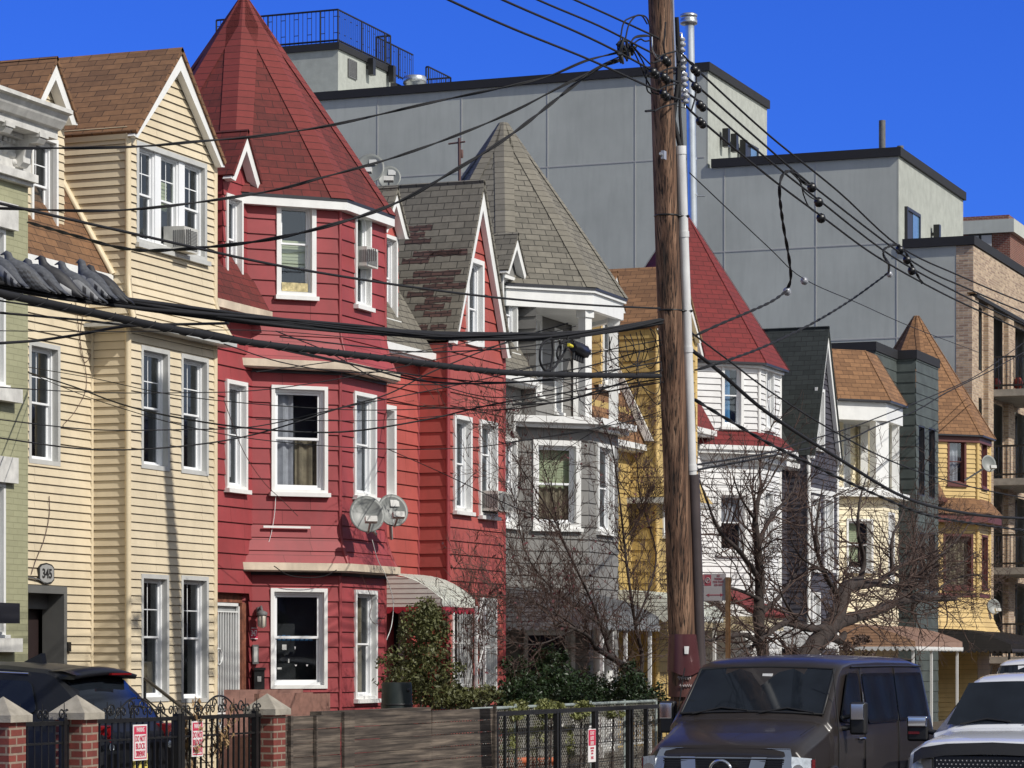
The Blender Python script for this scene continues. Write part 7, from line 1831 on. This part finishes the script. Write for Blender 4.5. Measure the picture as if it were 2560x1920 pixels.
            g = MB(); g.hexa([P(a, sg*(hw*.995+o), z) for z in (.70, .98) for a, o in ((.10, .0), (.22, .0), (.22, .012), (.10, .012))]); g.hexa([P(a, sg*(hw*.96), z) for z in (.72, .97) for a in (.03, .06)]+[P(a, sg*(hw*1.0), z) for z in (.72, .97) for a in (.09, .12)]) if False else None
            g.build('marker', M('redlens'), hl)
        g = MB(); g.hexa([P(a, b, z) for z in (.36, .60) for a, b in ((-.16, -hw*.86), (-.16, hw*.86), (.1, hw*.99), (.1, -hw*.99))]); soften(g.build('bumper', M('chrome'), r), .04, 3)
        g = MB(); g.tube([P(.42, hw*.78, 1.25), P(.9, hw*.83, 1.36)], .004, 4); g.tube([P(.05, hw*.70, 1.09), P(.6, hw*.735, 1.26), P(1.0, hw*.78, 1.36)], .006, 4); g.tube([P(.05, -hw*.70, 1.09), P(.6, -hw*.735, 1.26), P(1.0, -hw*.78, 1.36)], .006, 4); g.build('hood_seam', M('blackplastic'), r)
    return r
van('passenger_van', 'dark grey full-size van with chrome grille parked facing the camera', -10.62, -8.62, 31.5, 6.2, 'vanpaint')
van('delivery_van', 'white van seen only as a roof strip behind the white pickup', -11.0+.35, -8.75, 49.3, 5.6, 'truckpaint', detail=False)
g = MB(); v0 = at(1652, 1800, -10.7)

# white pickup
def pickup():
    x0, x1, yf = -7.72, -5.70, 32.2; xc, hw = (x0+x1)/2, (x1-x0)/2; P = lambda a, b, z: Vector((xc+b, yf+a, z))
    r = thing('pickup_truck', 'white pickup truck with black grille at the right edge', 'pickup truck', (xc, yf+2.9, 0))
    S = []
    for a, w, z, zb in ((.0, .90, 1.05, .95), (.06, .95, 1.16, 1.04), (.25, .965, 1.20, 1.08), (.7, .97, 1.235, 1.12), (1.25, .98, 1.27, 1.17), (1.38, .98, 1.28, 1.18)): S.append((a, hsec(hw*w, z, zb, .03, hw*w*.84, z)))
    for a, wr, z in ((1.45, .82, 1.31), (2.15, .70, 1.79), (2.35, .70, 1.87), (2.7, .71, 1.91), (3.7, .71, 1.90), (3.95, .71, 1.84), (4.15, .80, 1.30)): S.append((a, hsec(hw, z, 1.24, .045, hw*wr, z)))
    for a in (4.2, 5.85): S.append((a, hsec(hw, 1.27, 1.22, .0, hw*.94, 1.27)))
    b = MB(); loft(b, S, P); soften(b.build('body', M('truckpaint'), r), .04, 3, 18)
    def ws(s, f):
        w0, w1 = hw*.83, hw*.72; a0, z0, a1, z1 = 1.44, 1.32, 2.20, 1.83
        return (a0+(a1-a0)*s, (w0+(w1-w0)*s)*f, z0+(z1-z0)*s+.025*(1-f*f))
    n = 10; nor = Vector((-.55, 0, .8)).normalized()*.014; V = [P(*(Vector(ws(.02+.95*j, -1+2*i/n))+nor)) for i in range(n+1) for j in (0, .5, 1)]
    g = MB(); g.smooth = True; g.mesh(V, [(i*3+j, (i+1)*3+j, (i+1)*3+j+1, i*3+j+1) for i in range(n) for j in range(2)]); wsn = g.build('windscreen', M('carglass'), r)
    for f0, f1 in ((-.8, -.1), (.1, .8)):
        s = MB(); s.tube([P(*(Vector(ws(-.0, f0))+nor*2)), P(*(Vector(ws(.10, (f0+f1)/2))+nor*2)), P(*(Vector(ws(.03, f1))+nor*2))], .011, 5); s.build('wiper', M('blackplastic'), wsn)
    s = MB(); s.lathe(P(2.75, -hw*.12, 1.955), [(.055, 0), (.045, .03), (.01, .045)], 12); s.build('roof_antenna', M('blackplastic'), r)
    for sg in (-1, 1):
        sd = lambda a, s, o=.012: (a, sg*(hw*.985+(hw*.705-hw*.985)*s+o), 1.24+(1.84-1.24)*s)
        g = panel(P, [sd(1.75, .1), sd(2.85, .08), sd(2.85, .85), sd(2.3, .85)], (0, sg, .3)); g.build('side_window', M('carglass'), r)
        g = panel(P, [sd(2.95, .08), sd(3.8, .08), sd(3.75, .85), sd(2.95, .85)], (0, sg, .3)); g.build('side_window', M('carglass'), r)
        m = MB(); c = (1.62, sg*(hw+.20), 1.30)
        m.hexa([P(c[0]+x, c[1]+y, c[2]+z) for z in (-.16, .12) for x, y in ((-.06, -.12*sg), (-.06, .13*sg), (.06, .14*sg), (.06, -.12*sg))]); mm = soften(m.build('mirror', M('blackplastic'), r), .03, 3)
        m = MB(); m.hexa([P(c[0]-.075+x, c[1]+y, c[2]+z) for z in (.005, .135) for x, y in ((-.015, -.115*sg), (-.015, .125*sg), (.05, .135*sg), (.05, -.115*sg))]); soften(m.build('mirror_shell', M('chrome'), mm), .02, 3)
        m = MB(); m.hexa([P(c[0]-.068+x, c[1]+y, c[2]+z) for z in (-.075, -.045) for x, y in ((-.005, -.02*sg), (-.005, .11*sg), (.01, .11*sg), (.01, -.02*sg))]); m.build('turn_signal', M('redlens'), mm)
        m = MB(); m.tube([P(1.6, sg*(hw-.02), 1.24), P(1.62, sg*(hw+.1), 1.26)], .035, 6); m.build('mirror_arm', M('blackplastic'), mm)
        for a in (.95, 4.75):
            wheel(r, P, a, sg*(hw-.13), .40, .27)
        g = MB(); g.hexa([P(a, sg*b, z) for z in (.74, 1.0) for a, b in ((-.05, hw*.66), (.06, hw*.955), (.22, hw*.99), (.2, hw*.64))]); hl = soften(g.build('headlight', M('carglass' if False else 'capstone'), r), .02, 3)
        g = MB(); g.lathe(P(.03, sg*hw*.84, .86), [(.095, 0), (.09, .03), (.05, .06), (.01, .07)], 18, (.0, -1, 0)); g.build('lamp_lens', M('lens'), hl)
        g = MB(); g.lathe(P(-.01, sg*hw*.72, .79), [(.05, 0), (.045, .03), (.01, .045)], 14, (.0, -1, 0)); g.build('signal_lens', M('amber'), hl)
    # hood deflector and grille
    d = MB(); pts = [(-.88, 1.03), (-.80, 1.085), (-.52, 1.13), (0, 1.15), (.52, 1.13), (.80, 1.085), (.88, 1.03)]
    top = [P(.05-.03, hw*b, z+.03) for b, z in pts]; bot = [P(-.09, hw*b*.99, z-.10) for b, z in pts]; bk = [P(.12, hw*b, z+.02) for b, z in pts]; k = len(pts)
    d.smooth = True; d.mesh(top+bot+bk, [(i, i+1, k+i+1, k+i) for i in range(k-1)]+[(2*k+i, 2*k+i+1, i+1, i) for i in range(k-1)]); d.build('bug_deflector', M('blackplastic'), r)
    g = MB(); g.hexa([P(a, hw*b, z) for z in (.60, 1.04) for a, b in ((-.075, -.64), (-.075, .64), (.05, .64), (.05, -.64))]); gg = soften(g.build('grille', M('blackplastic'), r), .03, 2)
    g = MB()
    for i in range(26):
        for j in range(9):
            b = -.60+i*.048+(.024 if j % 2 else 0); z = .64+j*.042; c = P(-.078, hw*b, z); g.hexa([c+Vector((x, y, zz)) for zz in (-.007, .007) for x, y in ((-.007, -.008), (.007, -.008), (.007, 0), (-.007, 0))])
    for b in (-.4, -.1, .2, .5): g.hexa([P(a, hw*b+bb, z) for z in (.62, .78) for a, bb in ((-.088, -.006), (-.088, .006), (-.07, .006), (-.07, -.006))])
    g.build('grille_studs', M('chrome'), gg)
    g = MB(); g.hexa([P(a, b, z) for z in (.38, .58) for a, b in ((-.14, -hw*.93), (-.14, hw*.93), (.1, hw), (.1, -hw))]); soften(g.build('bumper', M('chrome'), r), .03, 3)
    return r
pickup()

# dark blue SUV behind the iron gate, tail to the street
def suv():
    yc_, hw = 26.45, .92; xr = -14.32; G = .36; P = lambda a, b, z: Vector((xr-a, yc_+b, z+G))
    r = thing('suv', 'dark blue SUV parked nose-in behind the iron gate, tail towards the street', 'car', (xr-2.2, yc_, G))
    S = []
    for a, w, z, zb, wr in ((0.0, .86, .86, .80, .74), (.04, .93, .98, .90, .78), (.14, .96, 1.07, .95, .80), (.42, .985, 1.42, 1.0, .68), (.62, .99, 1.60, 1.02, .65), (.72, 1, 1.635, 1.03, .65), (1.2, 1, 1.68, 1.04, .665), (1.9, 1, 1.695, 1.04, .675), (2.6, 1, 1.66, 1.04, .67), (2.95, 1, 1.56, 1.03, .68), (3.45, .99, 1.12, 1.0, .80), (3.6, .98, 1.05, .96, .8), (4.2, .95, .97, .88, .78), (4.4, .9, .8, .74, .74)):
        S.append((a, hsec(hw*w, z, zb, .035, hw*wr/.86*.98, z, .28)))
    b = MB(); loft(b, S, P); soften(b.build('body', M('suvpaint'), r), .04, 3, 15)
    # rear window
    def rw(s, f):
        return (.185+(.545-.185)*s-.05*(1-f*f), (hw*(.80+(.66-.80)*s))*f, 1.11+(1.52-1.11)*s+.02*(1-f*f))
    n = 10; nor = Vector((-.7, 0, .55)).normalized()*.022; V = [P(*(Vector(rw(j, -1+2*i/n))+nor)) for i in range(n+1) for j in (0, .5, 1)]
    g = MB(); g.smooth = True; g.mesh(V, [(i*3+j, (i+1)*3+j, (i+1)*3+j+1, i*3+j+1) for i in range(n) for j in range(2)]); rwn = g.build('rear_window', M('carglass'), r)
    s = MB(); s.tube([P(*(Vector(rw(.0, .0))+nor*1.3)), P(*(Vector(rw(.30, .35))+nor*1.3)), P(*(Vector(rw(.28, .8))+nor*1.2))], .008, 5); s.build('wiper', M('blackplastic'), rwn)
    sp = MB(); sp.smooth = True; V = []
    for i in range(n+1):
        f = -1+2*i/n
        for a, z in ((.66, 1.64), (.50, 1.645), (.34, 1.60), (.36, 1.555), (.6, 1.56)): V.append(P(a+.05*f*f, hw*.70*f, z+.03*(1-f*f)-.015*abs(f)))
    sp.mesh(V, [(i*5+j, (i+1)*5+j, (i+1)*5+(j+1) % 5, i*5+(j+1) % 5) for i in range(n) for j in range(5)]+[(4, 3, 2, 1, 0), tuple(n*5+j for j in range(5))]); so_ = sp.build('spoiler', M('suvpaint'), r)
    g = MB(); g.hexa([P(a, b_, z) for z in (1.585, 1.605) for a, b_ in ((.325, -.02), (.325, .40), (.37, .40), (.37, -.02))]); g.build('brake_light', M('redlens'), so_)
    # side windows on both flanks
    for sg in (-1, 1):
        sd = lambda a, s, o=.012: (a, sg*(hw*.985+(hw*.76-hw*.985)*s+o), 1.04+(1.62-1.04)*s)
        g = panel(P, [sd(.72, .30), sd(1.32, .08), sd(1.32, .86), sd(.85, .84)], (0, sg, .3)); g.build('side_window', M('carglass'), r)
        g = panel(P, [sd(1.36, .08), sd(2.2, .06), sd(2.2, .88), sd(1.36, .87)], (0, sg, .3)); g.build('side_window', M('carglass'), r)
        g = panel(P, [sd(2.26, .06), sd(3.2, .04), sd(2.75, .85), sd(2.26, .88)], (0, sg, .3)); g.build('side_window', M('carglass'), r)
        s = MB(); s.tube([P(*sd(.9, .97, .005)), P(*sd(1.6, 1.02, .005)), P(*sd(2.7, .98, .005))], .012, 5); s.build('roof_strip', M('chrome'), r)
        g = MB(); g.hexa([P(a, sg*b_, z) for z in (.84, 1.08) for a, b_ in ((.0, hw*.62), (.08, hw*.93), (.3, hw*.99), (.25, hw*.6))]); soften(g.build('tail_light', M('redlens'), r), .02, 2)
        g = MB(); g.lathe(P(-.005, sg*hw*.68, .86), [(.04, 0), (.03, .02)], 12, (1, 0, 0)); g.build('reversing_light', M('lens'), r)
        for a in (.85, 3.5): wheel(r, P, a, sg*(hw-.12), .35, .22)
    g = MB(); g.smooth = False; v = [(1.40, -.0, 1.71), (1.12, -.035, 1.69), (1.12, .035, 1.69), (1.12, 0, 1.81), (1.17, 0, 1.81)]
    g.mesh([P(*q) for q in v], [(0, 1, 4), (0, 4, 2), (1, 3, 4), (2, 4, 3), (1, 2, 3), (0, 2, 1)]); g.build('shark_fin', M('suvpaint'), r)
    g = MB(); g.hexa([P(a, b_, z) for z in (.60, .78) for a, b_ in ((-.02, -.16), (-.02, .16), (.02, .16), (.02, -.16))]); pl = g.build('number_plate', M('platey'), r)
    f = Fr(xr+.025, yc_, 90); text_mesh('PVL', .12, f, 0, .69+G, .0, M('ink'), pl, 'lettering', ext=.001)
    g = MB()
    for x in (-.05, .05): g.tube([P(-.005, x, .97), P(-.0, x*.85, 1.02), P(.01, x, 1.08)], .01, 5)
    g.tube([P(-.005, -.045, 1.02), P(-.005, .045, 1.02)], .009, 5); g.build('emblem', M('chrome'), r)
    g = MB(); g.hexa([P(a, b_, z) for z in (.30, .56) for a, b_ in ((-.05, -hw*.93), (-.05, hw*.93), (.1, hw), (.1, -hw))]); soften(g.build('bumper', M('blackplastic'), r), .03, 3)
    return r
suv()

# ---------------------------------------------------------------- the far side of the street, behind the camera (what the panes reflect)
random.seed(2)
for i, (ya, yb_, hh, mt, lb) in enumerate(((-8, 9, 9.5, 'redbrick', 'plain red brick row house across the street behind the viewer'), (9.1, 27, 8.6, 'tanbrick', 'tan brick row house across the street'), (27.1, 46, 9.8, 'redbrick', 'long red brick row house across the street'), (46.1, 90, 9.6, 'tanbrick', 'far tan brick row house across the street'), (90.1, 190, 9.8, 'redbrick', 'farthest red brick row across the street'))):
    r = thing('brick_house', lb, 'house', (9, (ya+yb_)/2, 0)); w = MB(); f = Fr(7.5, (ya+yb_)/2, -90); L2 = (yb_-ya)/2; hs = []
    u = -L2+1
    while u < L2-1.6:
        for z in (1.2, 4.1, 7.0):
            if z+1.6 < hh: hs.append((u, u+1.1, z, z+1.6))
        u += 2.4
    siding(w, f, [(-L2, 0), (L2, 0), (L2, hh), (-L2, hh)], hs, 60, 0); w.box(7.6, 14, ya, yb_, 0, hh-.05); w.build('wall', M(mt), r)
    g = MB()
    for h_ in hs: g.poly([f.P(h_[0], h_[2], -.08), f.P(h_[1], h_[2], -.08), f.P(h_[1], h_[3], -.08), f.P(h_[0], h_[3], -.08)])
    g.build('window_glass', M('carglass'), r)
    g = MB(); g.fb(f, -L2, L2, hh, hh+.4, -.3, .4); g.build('cornice', M('stonewhite'), r)
# ---------------------------------------------------------------- camera, light
cam = bpy.data.cameras.new('camera'); co = bpy.data.objects.new('camera', cam); COL.objects.link(co)
cam.sensor_width = 36; cam.lens = FPX/2560*36; cam.shift_y = (HOR-960)/2560; cam.clip_end = 3000; cam.clip_start = .5
co.location = (0, 0, HC); co.rotation_euler = (rad(90), 0, ANG); bpy.context.scene.camera = co
SUN_E, SUN_TH = rad(40), rad(15)     # height, and turn from the facade normal towards the camera
sv = Vector((math.cos(SUN_E)*math.cos(SUN_TH), -math.cos(SUN_E)*math.sin(SUN_TH), math.sin(SUN_E)))
sl_ = bpy.data.lights.new('sun', 'SUN'); sl_.energy = 3.9; sl_.angle = rad(.53); sl_.color = (1, .955, .88)
so = bpy.data.objects.new('sun', sl_); COL.objects.link(so); so.rotation_euler = sv.to_track_quat('Z', 'Y').to_euler(); so.location = (30, 0, 40)
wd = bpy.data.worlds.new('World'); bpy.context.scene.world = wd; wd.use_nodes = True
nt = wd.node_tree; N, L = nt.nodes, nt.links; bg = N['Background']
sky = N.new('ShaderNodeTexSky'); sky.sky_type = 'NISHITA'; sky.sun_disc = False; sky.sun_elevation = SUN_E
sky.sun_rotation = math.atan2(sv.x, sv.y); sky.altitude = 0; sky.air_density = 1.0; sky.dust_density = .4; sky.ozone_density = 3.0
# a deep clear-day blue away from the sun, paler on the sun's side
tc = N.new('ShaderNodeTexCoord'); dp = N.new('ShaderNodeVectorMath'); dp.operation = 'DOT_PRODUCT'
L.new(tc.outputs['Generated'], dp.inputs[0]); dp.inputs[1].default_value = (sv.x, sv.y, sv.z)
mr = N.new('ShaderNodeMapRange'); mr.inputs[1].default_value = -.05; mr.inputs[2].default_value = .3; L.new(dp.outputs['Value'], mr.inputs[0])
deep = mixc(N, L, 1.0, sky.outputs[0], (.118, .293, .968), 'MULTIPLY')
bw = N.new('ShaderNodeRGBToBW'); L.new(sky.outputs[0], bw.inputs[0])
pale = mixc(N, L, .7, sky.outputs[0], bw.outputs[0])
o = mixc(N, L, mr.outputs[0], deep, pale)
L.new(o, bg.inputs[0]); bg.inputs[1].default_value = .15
vs = bpy.context.scene.view_settings; vs.view_transform = 'Standard'; vs.look = 'None'; vs.gamma = 1; vs.exposure = 0
sc = bpy.context.scene; sc.cycles.max_bounces = 7; sc.cycles.transparent_max_bounces = 10
sc.cycles.use_denoising = True
